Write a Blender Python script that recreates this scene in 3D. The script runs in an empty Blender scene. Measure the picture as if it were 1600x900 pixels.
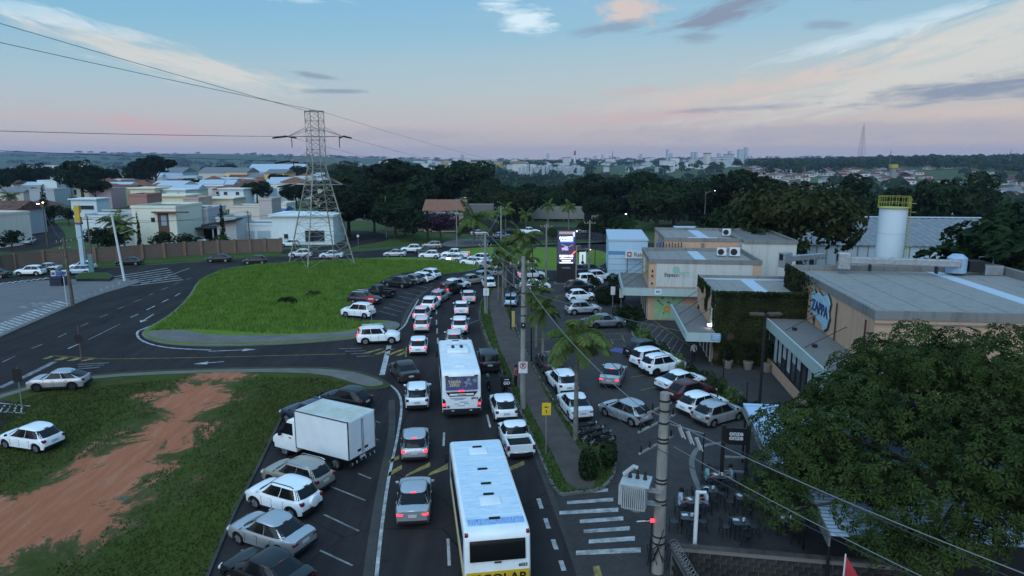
import bpy, bmesh, math, random
from mathutils import Vector, Matrix, noise as mnoise
random.seed(11)
R = math.radians
scene = bpy.context.scene
COL = scene.collection

# ------------------------------------------------------------------ camera
CAM_H, FOC, HOR = 16.5, 1067.0, 250.0          # drone height (m), focal length and horizon of the 1600x900 frame
TP = (450 - HOR) / FOC
PITCH = math.atan(TP); SP, CP = math.sin(PITCH), math.cos(PITCH)
cam = bpy.data.cameras.new('camera'); cam.sensor_width = 36; cam.lens = 36 * FOC / 1600
cam.clip_start = .5; cam.clip_end = 30000
camo = bpy.data.objects.new('camera', cam); COL.objects.link(camo)
camo.location = (0, 0, CAM_H); camo.rotation_euler = (math.pi / 2 - PITCH, 0, 0)
scene.camera = camo
scene.render.resolution_x, scene.render.resolution_y = 1024, 576

# ------------------------------------------------------------------ sky: dusk, sun just gone behind the camera
HAZE = 8.5e-5
SUN_EL, SUN_AZ = R(38), R(200)
world = bpy.data.worlds.new('World'); scene.world = world; world.use_nodes = True
wn = world.node_tree; N = wn.nodes; LK = wn.links
N.clear()
def wnode(t, **kw):
    n = N.new(t)
    for k, v in kw.items(): setattr(n, k, v)
    return n
wout = wnode('ShaderNodeOutputWorld'); wbg = wnode('ShaderNodeBackground'); LK.new(wbg.outputs[0], wout.inputs[0])
tc = wnode('ShaderNodeTexCoord'); sep = wnode('ShaderNodeSeparateXYZ'); LK.new(tc.outputs['Generated'], sep.inputs[0])
sky = wnode('ShaderNodeTexSky', sky_type='NISHITA'); sky.sun_disc = False
sky.sun_elevation = R(1.5); sky.sun_rotation = SUN_AZ
sky.air_density = 1.2; sky.dust_density = 1.5; sky.ozone_density = 2.5
def ramp(stops, fac, interp='EASE'):
    r = wnode('ShaderNodeValToRGB'); r.color_ramp.interpolation = interp
    e = r.color_ramp.elements
    while len(e) < len(stops): e.new(.5)
    for el, (p, c) in zip(e, stops): el.position = p; el.color = (*c, 1) if len(c) == 3 else c
    LK.new(fac, r.inputs[0]); return r
def wmath(op, a, b=None, c=None, clamp=False):
    m = wnode('ShaderNodeMath', operation=op); m.use_clamp = clamp
    for i, v in enumerate((a, b, c)):
        if v is None: continue
        if isinstance(v, (int, float)): m.inputs[i].default_value = v
        else: LK.new(v, m.inputs[i])
    return m.outputs[0]
def wmix(f, a, b):
    m = wnode('ShaderNodeMix', data_type='RGBA')
    if isinstance(f, (int, float)): m.inputs[0].default_value = f
    else: LK.new(f, m.inputs[0])
    for i, v in ((6, a), (7, b)):
        if isinstance(v, tuple): m.inputs[i].default_value = (*v, 1)
        else: LK.new(v, m.inputs[i])
    return m.outputs[2]
Z = sep.outputs['Z']
grad = ramp([(0, (.40, .375, .37)), (.02, (.41, .375, .365)), (.05, (.37, .375, .395)), (.10, (.255, .37, .445)), (.17, (.145, .32, .45)),
             (.27, (.085, .26, .45)), (.5, (.16, .36, .60)), (1, (.22, .45, .72))], Z, 'LINEAR')
# warmer afterglow low in the right half, cooler to the left
warm = wmath('MULTIPLY', wmath('MULTIPLY_ADD', sep.outputs['X'], .8, .42, clamp=True), ramp([(0, (.9,)*3), (.09, (1,)*3), (.2, (.35,)*3), (.35, (0, 0, 0))], Z).outputs[0])
base = wmix(wmath('MULTIPLY', warm, .5), grad.outputs[0], (.45, .375, .32))
skymul = wnode('ShaderNodeMix', data_type='RGBA', blend_type='ADD'); skymul.inputs[0].default_value = .10
LK.new(base, skymul.inputs[6]); LK.new(sky.outputs[0], skymul.inputs[7])
# clouds lie on a high plane: direction / height
den = wmath('ADD', wmath('MAXIMUM', Z, 0.0), .07)
cx = wmath('DIVIDE', sep.outputs['X'], den); cy = wmath('DIVIDE', sep.outputs['Y'], den)
def cloud(sx, sy, ox, oy, det, dist, lo, hi, rough=.6, rot=0):
    cb = wnode('ShaderNodeCombineXYZ'); LK.new(cx, cb.inputs[0]); LK.new(cy, cb.inputs[1])
    mp = wnode('ShaderNodeMapping'); LK.new(cb.outputs[0], mp.inputs[0])
    mp.inputs['Scale'].default_value = (sx, sy, 1); mp.inputs['Location'].default_value = (ox, oy, 0); mp.inputs['Rotation'].default_value = (0, 0, rot)
    nz = wnode('ShaderNodeTexNoise'); LK.new(mp.outputs[0], nz.inputs['Vector'])
    nz.inputs['Scale'].default_value = 1; nz.inputs['Detail'].default_value = det; nz.inputs['Roughness'].default_value = rough; nz.inputs['Distortion'].default_value = dist
    return ramp([(lo, (0, 0, 0)), (hi, (1, 1, 1))], nz.outputs[0]).outputs[0]
fade = ramp([(.08, (.0,)*3), (.13, (.4,)*3), (.2, (1, 1, 1)), (.55, (.8,)*3), (1, (.5,)*3)], Z).outputs[0]
cir2 = wmath('MULTIPLY', wmath('MULTIPLY', cloud(.13, 1.0, 7.3, .4, 8, .5, .53, .72, .62, R(-10)), fade), .3)
ccol = ramp([(0, (.40, .27, .30)), (.10, (.47, .36, .36)), (.18, (.50, .50, .49)), (.4, (.55, .63, .67))], Z).outputs[0]
s3 = wmix(cir2, skymul.outputs[2], ccol)
AZ = wmath('ARCTAN2', sep.outputs['X'], sep.outputs['Y']); EL = wmath('ARCSINE', Z)
def field(rot, la, lc, det, dist, seed):
    """streaky noise in bearing / elevation, la and lc degrees long and across"""
    cs, sn = math.cos(R(rot)), math.sin(R(rot)); cb = wnode('ShaderNodeCombineXYZ')
    LK.new(wmath('ADD', wmath('MULTIPLY', AZ, cs / R(la)), wmath('MULTIPLY', EL, sn / R(la))), cb.inputs[0]); LK.new(wmath('SUBTRACT', wmath('MULTIPLY', EL, cs / R(lc)), wmath('MULTIPLY', AZ, sn / R(lc))), cb.inputs[1]); cb.inputs[2].default_value = seed
    nz_ = wnode('ShaderNodeTexNoise'); LK.new(cb.outputs[0], nz_.inputs['Vector']); nz_.inputs['Scale'].default_value = 1; nz_.inputs['Detail'].default_value = det; nz_.inputs['Roughness'].default_value = .64; nz_.inputs['Distortion'].default_value = dist
    return wmath('MULTIPLY', nz_.outputs[0], 1.2)
F_up, F_dn, F_lv, F_pf = field(12, 4, .75, 8, .6, 1.), field(-13, 4, .7, 8, .6, 5.), field(2, 3.0, .6, 8, .5, 9.), field(0, 1.6, .8, 8, .4, 3.)
def patch(col, az, el, rx, ry, rot, amt, c, f, soft=(.50, .86)):
    """one cloud of the evening sky, at its bearing and elevation (degrees)"""
    du = wmath('SUBTRACT', AZ, R(az)); dv = wmath('SUBTRACT', EL, R(el)); cs, sn = math.cos(R(rot)), math.sin(R(rot))
    p = wmath('MULTIPLY_ADD', du, cs / R(rx), wmath('MULTIPLY', dv, sn / R(rx))); q = wmath('MULTIPLY_ADD', dv, cs / R(ry), wmath('MULTIPLY', du, -sn / R(ry)))
    rr = wmath('SQRT', wmath('MULTIPLY_ADD', p, p, wmath('MULTIPLY', q, q)))
    m = wmath('MULTIPLY', wmath('SMOOTH_MIN', wmath('DIVIDE', wmath('SUBTRACT', wmath('ADD', f, wmath('MULTIPLY_ADD', rr, -.68, .42)), soft[0]), soft[1] - soft[0], clamp=True), 1., .1), amt, clamp=True)
    return wmix(m, col, c)
WARM, CREAM, PINK, SLATE, WHITE_, MAUVE = (.56, .45, .40), (.56, .54, .49), (.50, .36, .35), (.19, .23, .305), (.60, .71, .77), (.36, .335, .36)
for a in ((31, 6.2, 25, 2.6, 12, .7, CREAM, F_up), (36, 9.4, 17, 1.8, 13, .75, CREAM, F_up), (18, 5.2, 16, 1.6, 8, .6, WARM, F_up), (27, 8.8, 11, .9, 12, .5, WHITE_, F_up), (10, 3.4, 15, .8, 2, .5, PINK, F_lv), (33, 3.2, 14, .9, 2, .45, WARM, F_lv), (-26, 7.2, 14, 1.7, -13, .8, CREAM, F_dn), (-34, 9.6, 12, .9, -10, .4, WHITE_, F_dn),
          (-.8, 13.2, 2.9, 2.2, 0, .9, WHITE_, F_lv), (1.0, 10.8, 3.4, 1.6, -8, .85, WHITE_, F_lv), (9.3, 11.5, 3.8, 1.7, 0, .85, WARM, F_pf), (8.2, 10.2, 5.2, .8, 6, .6, SLATE, F_lv), (16.5, 10.9, 6.5, 1.4, 13, .95, SLATE, F_up), (14.5, 9.2, 2.6, .7, 2, .6, SLATE, F_lv), (23.5, 9.6, 3, .6, 0, .5, SLATE, F_lv),
          (29, 11.6, 6, .9, 4, .5, SLATE, F_lv), (34, 4.7, 13, 1.2, 3, .9, SLATE, F_lv), (-18, 12.0, 7, .6, -3, .5, WHITE_, F_dn), (-27, 2.3, 5.5, 1.2, -8, .9, PINK, F_pf), (-33, 3.0, 8, .4, 0, .35, PINK, F_lv), (-15.5, 6.4, 3, .35, -6, .7, SLATE, F_lv), (-14, 5.3, 3.6, .3, 0, .7, SLATE, F_lv),
          (26, 2.1, 30, 1.2, 0, .7, MAUVE, F_lv), (-10, 2.0, 13, .9, 0, .6, MAUVE, F_lv), (18, 3.9, 8, .4, 2, .55, SLATE, F_lv), (10, 5.4, 5, .5, 2, .45, PINK, F_pf),
          (62, 22, 24, 5, 12, .5, CREAM, F_up), (-62, 20, 24, 4, -10, .5, CREAM, F_dn), (10, 30, 20, 5, 10, .4, WHITE_, F_up), (-30, 34, 18, 5, -6, .4, WHITE_, F_dn)): s3 = patch(s3, *a)
LK.new(s3, wbg.inputs[0]); wbg.inputs[1].default_value = 1.0
world.cycles.sampling_method = 'MANUAL'; world.cycles.sample_map_resolution = 256

sun = bpy.data.lights.new('sun', 'SUN'); sun.energy = 1.5; sun.angle = R(70); sun.color = (.71, .87, 1)
suno = bpy.data.objects.new('sun', sun); COL.objects.link(suno)
suno.rotation_euler = (math.pi / 2 - SUN_EL, 0, math.pi - SUN_AZ)
suno.location = (0, -20, 60)
vs = scene.view_settings; vs.view_transform = 'Standard'; vs.look = 'None'; vs.exposure = .42; vs.gamma = 1; vs.use_curve_mapping = False
try:
    scene.cycles.use_denoising = True; scene.cycles.max_bounces = 6; scene.cycles.transparent_max_bounces = 8
    scene.cycles.volume_bounces = 0
except Exception: pass

# ------------------------------------------------------------------ survey helpers
def P(px, py, z=0.0):
    """world point at height z seen along a sight line of the survey photograph"""
    k = (py - 450) / FOC
    zc = (CAM_H - z) / (SP + k * CP)
    return Vector((zc * (px - 800) / FOC, zc * (CP - k * SP), z))
def smooth(t): t = max(0., min(1., t)); return t * t * (3 - 2 * t)
def terrain(x, y):
    r = math.hypot(x, y)
    if y < 60 or r < 135: return 0.
    a = x / max(y, 1)
    rt = smooth((a + .19) / .2)
    qr = smooth((a - .25) / .12); z = -25 * smooth((y - 150 + 18 * qr) / (330 - 130 * qr)) * rt * (1 - smooth((y - 520) / (1600 - 850 * smooth((a - .2) / .15))))
    z += smooth((y - 900) / 1400) * 6 * smooth((a - .15) / .25) + 9 * smooth((y - 1050) / 600) * smooth((a - .42) / .2)
    z += -14 * (1 - rt) * smooth((y - 750) / 600) * (1 - smooth((y - 2200) / 2500))
    z += smooth((y - 2500) / 3000) * (24 + 62 * smooth((-a - .05) / .5)) * (.8 + .45 * mnoise.noise((x / 1500, y / 1900, 3)))
    z += smooth((r - 400) / 800) * 3.5 * mnoise.noise((x / 260, y / 260, 1))
    return z

# ------------------------------------------------------------------ materials
MATS = {}
def mat(name, col=(.5, .5, .5), rough=.7, metal=0., var=.12, scale=3., bump=0., bscale=40., coat=0., spec=.4, emit=None, es=1., col2=None, detail=5, objvar=0., alpha=None, stretch=None):
    if name in MATS: return MATS[name]
    m = bpy.data.materials.new(name); m.use_nodes = True; MATS[name] = m
    t = m.node_tree; b = t.nodes['Principled BSDF']
    b.inputs['Roughness'].default_value = rough; b.inputs['Metallic'].default_value = metal
    b.inputs['Coat Weight'].default_value = coat; b.inputs['Coat Roughness'].default_value = .06
    b.inputs['Specular IOR Level'].default_value = spec if rough < .6 else min(spec, .12)
    L = t.links
    c2 = col2 if col2 else tuple(max(0, c * (1 - var * 2)) for c in col)
    if var > 0 or col2:
        co = t.nodes.new('ShaderNodeTexCoord'); nz = t.nodes.new('ShaderNodeTexNoise')
        src = co.outputs['Object']
        if stretch:
            mp = t.nodes.new('ShaderNodeMapping'); mp.inputs['Scale'].default_value = stretch; L.new(src, mp.inputs[0]); src = mp.outputs[0]
        L.new(src, nz.inputs['Vector']); nz.inputs['Scale'].default_value = scale; nz.inputs['Detail'].default_value = detail; nz.inputs['Roughness'].default_value = .65
        rp = t.nodes.new('ShaderNodeValToRGB'); rp.color_ramp.elements[0].position = .32; rp.color_ramp.elements[1].position = .68
        rp.color_ramp.elements[0].color = (*c2, 1); rp.color_ramp.elements[1].color = (*[min(1, c * (1 + (var if not col2 else 0) * .5)) for c in col], 1)
        L.new(nz.outputs[0], rp.inputs[0]); out = rp.outputs[0]
        if objvar:
            oi = t.nodes.new('ShaderNodeObjectInfo'); hs = t.nodes.new('ShaderNodeHueSaturation')
            mr = t.nodes.new('ShaderNodeMapRange'); mr.inputs[3].default_value = 1 - objvar; mr.inputs[4].default_value = 1 + objvar
            L.new(oi.outputs['Random'], mr.inputs[0]); L.new(mr.outputs[0], hs.inputs['Value'])
            mr2 = t.nodes.new('ShaderNodeMapRange'); mr2.inputs[3].default_value = .5 - objvar * .09; mr2.inputs[4].default_value = .5 + objvar * .05
            ml = t.nodes.new('ShaderNodeMath'); ml.operation = 'FRACT'; m7 = t.nodes.new('ShaderNodeMath'); m7.operation = 'MULTIPLY'; m7.inputs[1].default_value = 7.31
            L.new(oi.outputs['Random'], m7.inputs[0]); L.new(m7.outputs[0], ml.inputs[0]); L.new(ml.outputs[0], mr2.inputs[0]); L.new(mr2.outputs[0], hs.inputs['Hue'])
            L.new(out, hs.inputs['Color']); out = hs.outputs[0]
        L.new(out, b.inputs['Base Color'])
        if bump:
            bp = t.nodes.new('ShaderNodeBump'); n2 = t.nodes.new('ShaderNodeTexNoise'); n2.inputs['Scale'].default_value = bscale; n2.inputs['Detail'].default_value = 6
            L.new(src, n2.inputs['Vector']); L.new(n2.outputs[0], bp.inputs['Height']); bp.inputs['Strength'].default_value = bump; bp.inputs['Distance'].default_value = .05
            L.new(bp.outputs[0], b.inputs['Normal'])
    else:
        b.inputs['Base Color'].default_value = (*col, 1)
    if emit:
        b.inputs['Emission Color'].default_value = (*emit, 1); b.inputs['Emission Strength'].default_value = es
    if alpha is not None: b.inputs['Alpha'].default_value = alpha
    return m
def leafmat(name, col, col2, objvar=.25, trans=.25, scale=.7):
    if name in MATS: return MATS[name]
    m = mat(name, col, .55, var=.2, scale=scale, col2=col2, objvar=objvar, spec=.06)
    t = m.node_tree; b = t.nodes['Principled BSDF']; o = t.nodes['Material Output']
    tr = t.nodes.new('ShaderNodeBsdfTranslucent'); mx = t.nodes.new('ShaderNodeMixShader'); mx.inputs[0].default_value = trans
    src = b.inputs['Base Color'].links[0].from_socket
    t.links.new(src, tr.inputs[0]); t.links.new(b.outputs[0], mx.inputs[1]); t.links.new(tr.outputs[0], mx.inputs[2]); t.links.new(mx.outputs[0], o.inputs[0])
    return m

# ------------------------------------------------------------------ mesh builder
class MB:
    def __init__(s): s.v = []; s.f = []; s.m = []
    def add(s, vs, fs, mi=0):
        o = len(s.v); s.v += [tuple(v) for v in vs]; s.f += [tuple(i + o for i in f) for f in fs]; s.m += [mi] * len(fs); return s
    def box(s, c, d, rz=0., mi=0, rot=None):
        x, y, z = d[0] / 2, d[1] / 2, d[2] / 2
        M = rot if rot is not None else Matrix.Rotation(rz, 3, 'Z')
        vs = [M @ Vector((a * x, b * y, e * z)) + Vector(c) for e in (-1, 1) for a, b in ((-1, -1), (1, -1), (1, 1), (-1, 1))]
        return s.add(vs, [(3, 2, 1, 0), (4, 5, 6, 7), (0, 1, 5, 4), (1, 2, 6, 5), (2, 3, 7, 6), (3, 0, 4, 7)], mi)
    def b0(s, x0, x1, y0, y1, z0, z1, mi=0): return s.box(((x0 + x1) / 2, (y0 + y1) / 2, (z0 + z1) / 2), (abs(x1 - x0), abs(y1 - y0), abs(z1 - z0)), 0, mi)
    def tube(s, pts, rad, n=8, mi=0, cap=True):
        pts = [Vector(p) for p in pts]; rs = rad if isinstance(rad, (list, tuple)) else [rad] * len(pts)
        vs = []; up = Vector((0, 0, 1)); 
        for i, p in enumerate(pts):
            d = (pts[min(i + 1, len(pts) - 1)] - pts[max(i - 1, 0)]).normalized()
            a = d.cross(up); a = d.cross(Vector((1, 0, 0))) if a.length < 1e-3 else a
            a.normalize(); b = d.cross(a)
            vs += [p + (a * math.cos(2 * math.pi * k / n) + b * math.sin(2 * math.pi * k / n)) * rs[i] for k in range(n)]
        fs = [(i * n + k, i * n + (k + 1) % n, (i + 1) * n + (k + 1) % n, (i + 1) * n + k) for i in range(len(pts) - 1) for k in range(n)]
        if cap: fs += [tuple(range(n))[::-1], tuple(range((len(pts) - 1) * n, len(pts) * n))]
        return s.add(vs, fs, mi)
    def bar(s, a, b, w, mi=0): return s.tube([a, b], w * .7, 4, mi)
    def cyl(s, c, r, h, n=16, mi=0, r2=None): return s.tube([c, Vector(c) + Vector((0, 0, h))], [r, r if r2 is None else r2], n, mi)
    def quad(s, a, b, c, d, mi=0): return s.add([a, b, c, d], [(0, 1, 2, 3)], mi)
    def prism(s, poly, z0, z1, mi=0, mtop=None):
        n = len(poly); vs = [(p[0], p[1], z0) for p in poly] + [(p[0], p[1], z1) for p in poly]
        s.add(vs, [(i, (i + 1) % n, (i + 1) % n + n, i + n) for i in range(n)], mi)
        return s.add(vs[n:], [tuple(range(n))], mi if mtop is None else mtop)
    def extr_x(s, prof, x0, x1, mi=0):
        """profile of (y,z) points pushed along x"""
        n = len(prof); vs = [(x0, p[0], p[1]) for p in prof] + [(x1, p[0], p[1]) for p in prof]
        return s.add(vs, [(i, (i + 1) % n, (i + 1) % n + n, i + n) for i in range(n)] + [tuple(range(n))[::-1], tuple(range(n, 2 * n))], mi)
    def xf(s, M):
        s.v = [tuple(M @ Vector(v)) for v in s.v]; return s
    def mesh(s, name, mats, smooth_ang=None, bevel=0., seg=2, fixn=True):
        me = bpy.data.meshes.new(name); me.from_pydata(s.v, [], s.f)
        for m in (mats if isinstance(mats, (list, tuple)) else [mats]): me.materials.append(m)
        if any(s.m): me.polygons.foreach_set('material_index', s.m)
        if bevel or fixn:
            bm = bmesh.new(); bm.from_mesh(me)
            if fixn: bmesh.ops.recalc_face_normals(bm, faces=bm.faces)
            if bevel:
                es = [e for e in bm.edges if len(e.link_faces) == 2 and e.calc_face_angle(0) > .4]
                bmesh.ops.bevel(bm, geom=es, offset=bevel, segments=seg, profile=.5, affect='EDGES', clamp_overlap=True)
            bm.to_mesh(me); bm.free()
        if smooth_ang:
            me.polygons.foreach_set('use_smooth', [True] * len(me.polygons)); me.set_sharp_from_angle(angle=R(smooth_ang))
        me.update(); return me
    def build(s, name, mats, parent=None, smooth_ang=None, bevel=0., seg=2, fixn=True, loc=None, rz=0):
        return link(name, s.mesh(name, mats, smooth_ang, bevel, seg, fixn), parent, loc, rz)
def link(name, me, parent=None, loc=None, rz=0, matl=None):
    o = bpy.data.objects.new(name, me); COL.objects.link(o)
    if parent: o.parent = parent
    if loc is not None: o.location = loc
    if rz: o.rotation_euler = (0, 0, rz)
    if matl:
        o.material_slots[0].link = 'OBJECT'; o.material_slots[0].material = matl
    return o
def tag(o, label, cat, group=None, kind=None):
    if label: o['label'] = label
    if cat: o['category'] = cat
    if group: o['group'] = group
    if kind: o['kind'] = kind
    return o
def empty(name, loc, rz=0, label=None, cat=None, group=None):
    o = bpy.data.objects.new(name, None); COL.objects.link(o); o.location = loc; o.rotation_euler = (0, 0, rz)
    o.empty_display_size = .2
    return tag(o, label, cat, group)
def copy_tree(o, parent=None):
    c = o.copy(); COL.objects.link(c); c.parent = parent
    for ch in o.children: copy_tree(ch, c)
    return c
def chaikin(pts, n=2, closed=True):
    for _ in range(n):
        q = []; m = len(pts)
        for i in range(m if closed else m - 1):
            a, b = Vector(pts[i]), Vector(pts[(i + 1) % m]); q += [a * .75 + b * .25, a * .25 + b * .75]
        if not closed: q = [Vector(pts[0])] + q + [Vector(pts[-1])]
        pts = q
    return pts
def text_mesh(s, size, depth=.01, bold=0.):
    cu = bpy.data.curves.new('txt', 'FONT'); cu.body = s; cu.size = size; cu.extrude = depth; cu.offset = bold; cu.align_x = 'CENTER'; cu.align_y = 'CENTER'; cu.resolution_u = 3
    o = bpy.data.objects.new('txt', cu); COL.objects.link(o)
    bpy.context.view_layer.update()
    me = bpy.data.meshes.new_from_object(o.evaluated_get(bpy.context.evaluated_depsgraph_get())); bpy.data.objects.remove(o); bpy.data.curves.remove(cu); return me
def lettering(name, s, size, m, parent, loc, rot, depth=.01, bold=0., sx=1.):
    me = text_mesh(s, size, depth, bold); me.materials.clear(); me.materials.append(m)
    o = bpy.data.objects.new(name, me); COL.objects.link(o); o.parent = parent; o.location = loc; o.rotation_euler = rot; o.scale = (sx, 1, 1); return o
# ================================================================== SETTING: ground, roads, islands
def nodes_of(m): return m.node_tree.nodes, m.node_tree.links
def surf(name, rough, build):
    """material whose base colour / normal come from build(nodes, links, objectcoord, bsdf)"""
    m = bpy.data.materials.new(name); m.use_nodes = True; MATS[name] = m
    n, l = nodes_of(m); b = n['Principled BSDF']; b.inputs['Roughness'].default_value = rough; b.inputs['Specular IOR Level'].default_value = .06
    co = n.new('ShaderNodeTexCoord'); build(n, l, co.outputs['Object'], b); return m
def nz(n, l, v, scale, det=6, rough=.65, dist=0):
    t = n.new('ShaderNodeTexNoise'); l.new(v, t.inputs['Vector']); t.inputs['Scale'].default_value = scale; t.inputs['Detail'].default_value = det
    t.inputs['Roughness'].default_value = rough; t.inputs['Distortion'].default_value = dist; return t.outputs[0]
def rp(n, l, f, stops):
    r = n.new('ShaderNodeValToRGB'); e = r.color_ramp.elements
    while len(e) < len(stops): e.new(.5)
    for el, (p, c) in zip(e, stops): el.position = p; el.color = (*c, 1) if len(c) == 3 else (c[0], c[0], c[0], 1)
    l.new(f, r.inputs[0]); return r.outputs[0]
def mx(n, l, f, a, b, bt='MIX'):
    m = n.new('ShaderNodeMix'); m.data_type = 'RGBA'; m.blend_type = bt
    for i, v in ((0, f), (6, a), (7, b)):
        if isinstance(v, (int, float)): m.inputs[i].default_value = v
        elif isinstance(v, tuple): m.inputs[i].default_value = (*v, 1)
        else: l.new(v, m.inputs[i])
    return m.outputs[2]
def mth(n, l, op, a, b=None, clamp=False):
    m = n.new('ShaderNodeMath'); m.operation = op; m.use_clamp = clamp
    for i, v in enumerate((a, b)):
        if v is None: continue
        if isinstance(v, (int, float)): m.inputs[i].default_value = v
        else: l.new(v, m.inputs[i])
    return m.outputs[0]
def bmp(n, l, h, b, s=.4, d=.03):
    p = n.new('ShaderNodeBump'); p.inputs['Strength'].default_value = s; p.inputs['Distance'].default_value = d; l.new(h, p.inputs['Height']); l.new(p.outputs[0], b.inputs['Normal'])

def f_ground(n, l, co, b):
    big = nz(n, l, co, .0022, 4, .5, .6); mid = nz(n, l, co, .02, 6); fine = nz(n, l, co, .6, 6)
    c = rp(n, l, big, [(.34, (.035, .055, .03)), (.45, (.06, .095, .032)), (.52, (.12, .15, .05)), (.6, (.05, .085, .03)), (.7, (.17, .15, .06))])
    c = mx(n, l, .55, c, rp(n, l, mid, [(.35, (.02, .035, .015)), (.62, (.09, .12, .045))]))
    c = mx(n, l, .45, c, rp(n, l, fine, [(.3, (.035, .05, .02)), (.7, (.11, .13, .06))]))
    l.new(c, b.inputs['Base Color'])
M_ground = surf('open_country', .95, f_ground)
def f_asph(n, l, co, b):
    f = nz(n, l, co, 9, 8, .75); w = nz(n, l, co, .22, 5, .6, .5); p = nz(n, l, co, .06, 3)
    mp = n.new('ShaderNodeMapping'); mp.inputs['Scale'].default_value = (.9, .05, 1); mp.inputs['Rotation'].default_value = (0, 0, R(-7)); l.new(co, mp.inputs[0])
    st = nz(n, l, mp.outputs[0], 1.2, 4)
    c = rp(n, l, f, [(.25, (.019, .0175, .0185)), (.75, (.042, .038, .0385))])
    c = mx(n, l, .55, c, rp(n, l, w, [(.35, (.021, .0185, .019)), (.65, (.042, .037, .038))]))
    c = mx(n, l, .35, c, rp(n, l, st, [(.4, (.019, .0165, .0175)), (.62, (.046, .040, .040))]))
    c = mx(n, l, rp(n, l, p, [(.55, (0,)), (.72, (.35,))]), c, (.065, .06, .058))
    vo = n.new('ShaderNodeTexVoronoi'); vo.feature = 'DISTANCE_TO_EDGE'; vo.inputs['Scale'].default_value = .16; wv = mx(n, l, .5, co, nz(n, l, co, .7, 5), 'ADD'); l.new(wv, vo.inputs['Vector'])
    c = mx(n, l, rp(n, l, vo.outputs['Distance'], [(.0, (.75,)), (.006, (0,))]), c, (.008, .008, .009))
    oil = nz(n, l, co, 1.6, 4, .6); c = mx(n, l, rp(n, l, oil, [(.63, (0,)), (.74, (.6,))]), c, (.012, .012, .013))
    l.new(c, b.inputs['Base Color']); bmp(n, l, f, b, .3, .01)
M_asph = surf('worn_asphalt', .85, f_asph)
def f_paver(n, l, co, b):
    mp = n.new('ShaderNodeMapping'); mp.inputs['Rotation'].default_value = (0, 0, R(-7)); l.new(co, mp.inputs[0])
    br = n.new('ShaderNodeTexBrick'); l.new(mp.outputs[0], br.inputs[0]); br.inputs['Scale'].default_value = 1.0
    br.inputs['Brick Width'].default_value = .24; br.inputs['Row Height'].default_value = .12; br.inputs['Mortar Size'].default_value = .009; br.inputs['Mortar Smooth'].default_value = .3
    br.inputs['Color1'].default_value = (.074, .068, .066, 1); br.inputs['Color2'].default_value = (.052, .047, .047, 1); br.inputs['Mortar'].default_value = (.02, .019, .019, 1)
    w = nz(n, l, co, .35, 6, .65, .4); w2 = nz(n, l, co, 3, 5)
    c = mx(n, l, .5, br.outputs[0], rp(n, l, w, [(.35, (.034, .032, .032)), (.68, (.08, .073, .07))]))
    c = mx(n, l, .3, c, rp(n, l, w2, [(.3, (.024, .023, .023)), (.7, (.07, .065, .063))]))
    l.new(c, b.inputs['Base Color']); bmp(n, l, br.outputs[1], b, -.35, .01)
M_paver = surf('interlocking_pavers', .8, f_paver)
M_walk = surf('brown_path_pavers', .85, lambda n, l, co, b: (f_paver(n, l, co, b), l.new(mx(n, l, .55, b.inputs['Base Color'].links[0].from_socket, rp(n, l, nz(n, l, co, .8, 6), [(.3, (.085, .068, .062)), (.7, (.15, .12, .108))])), b.inputs['Base Color']))[0])
def f_grass(lo, hi, dry, dryamt):
    def f(n, l, co, b):
        a = nz(n, l, co, .16, 5, .6, .3); m = nz(n, l, co, 1.3, 7, .7, .4); f = nz(n, l, co, 13, 6, .75)
        c = rp(n, l, m, [(.3, lo), (.7, hi)])
        c = mx(n, l, .45, c, rp(n, l, f, [(.3, tuple(x * .45 for x in lo)), (.7, tuple(x * 1.25 for x in hi))]))
        c = mx(n, l, rp(n, l, a, [(.45, (0,)), (.75, (dryamt,))]), c, dry)
        l.new(c, b.inputs['Base Color']); h = mth(n, l, 'ADD', f, m); bmp(n, l, h, b, .9, .12)
    return f
M_lush = surf('lush_grass', .9, f_grass((.07, .135, .015), (.18, .275, .045), (.115, .145, .04), .6))
M_verge = surf('verge_grass', .9, f_grass((.028, .055, .014), (.075, .12, .03), (.12, .11, .055), .6))
def f_conc(lo, hi):
    def f(n, l, co, b):
        a = nz(n, l, co, .5, 7, .7, .3); f_ = nz(n, l, co, 7, 5)
        c = mx(n, l, .4, rp(n, l, a, [(.3, lo), (.7, hi)]), rp(n, l, f_, [(.3, lo), (.7, hi)])); l.new(c, b.inputs['Base Color']); bmp(n, l, f_, b, .2, .01)
    return f
M_conc = surf('pavement_concrete', .85, f_conc((.10, .095, .09), (.20, .185, .17)))
M_kerb = surf('kerb_concrete', .85, f_conc((.10, .098, .095), (.21, .20, .19)))
M_gut = surf('gutter_concrete', .9, f_conc((.04, .038, .036), (.085, .08, .075)))
M_fore = surf('forecourt_paving', .85, f_conc((.125, .118, .122), (.19, .18, .18)))
M_white = mat('road_paint_white', (.46, .46, .45), .7, var=.35, scale=1.6, detail=9)
M_worn = mat('road_paint_worn', (.30, .30, .30), .75, var=.4, scale=1.8, col2=(.06, .06, .064), detail=10)
M_yel = mat('road_paint_yellow', (.36, .27, .07), .75, var=.3, scale=1.8, col2=(.08, .07, .05), detail=10)
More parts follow.
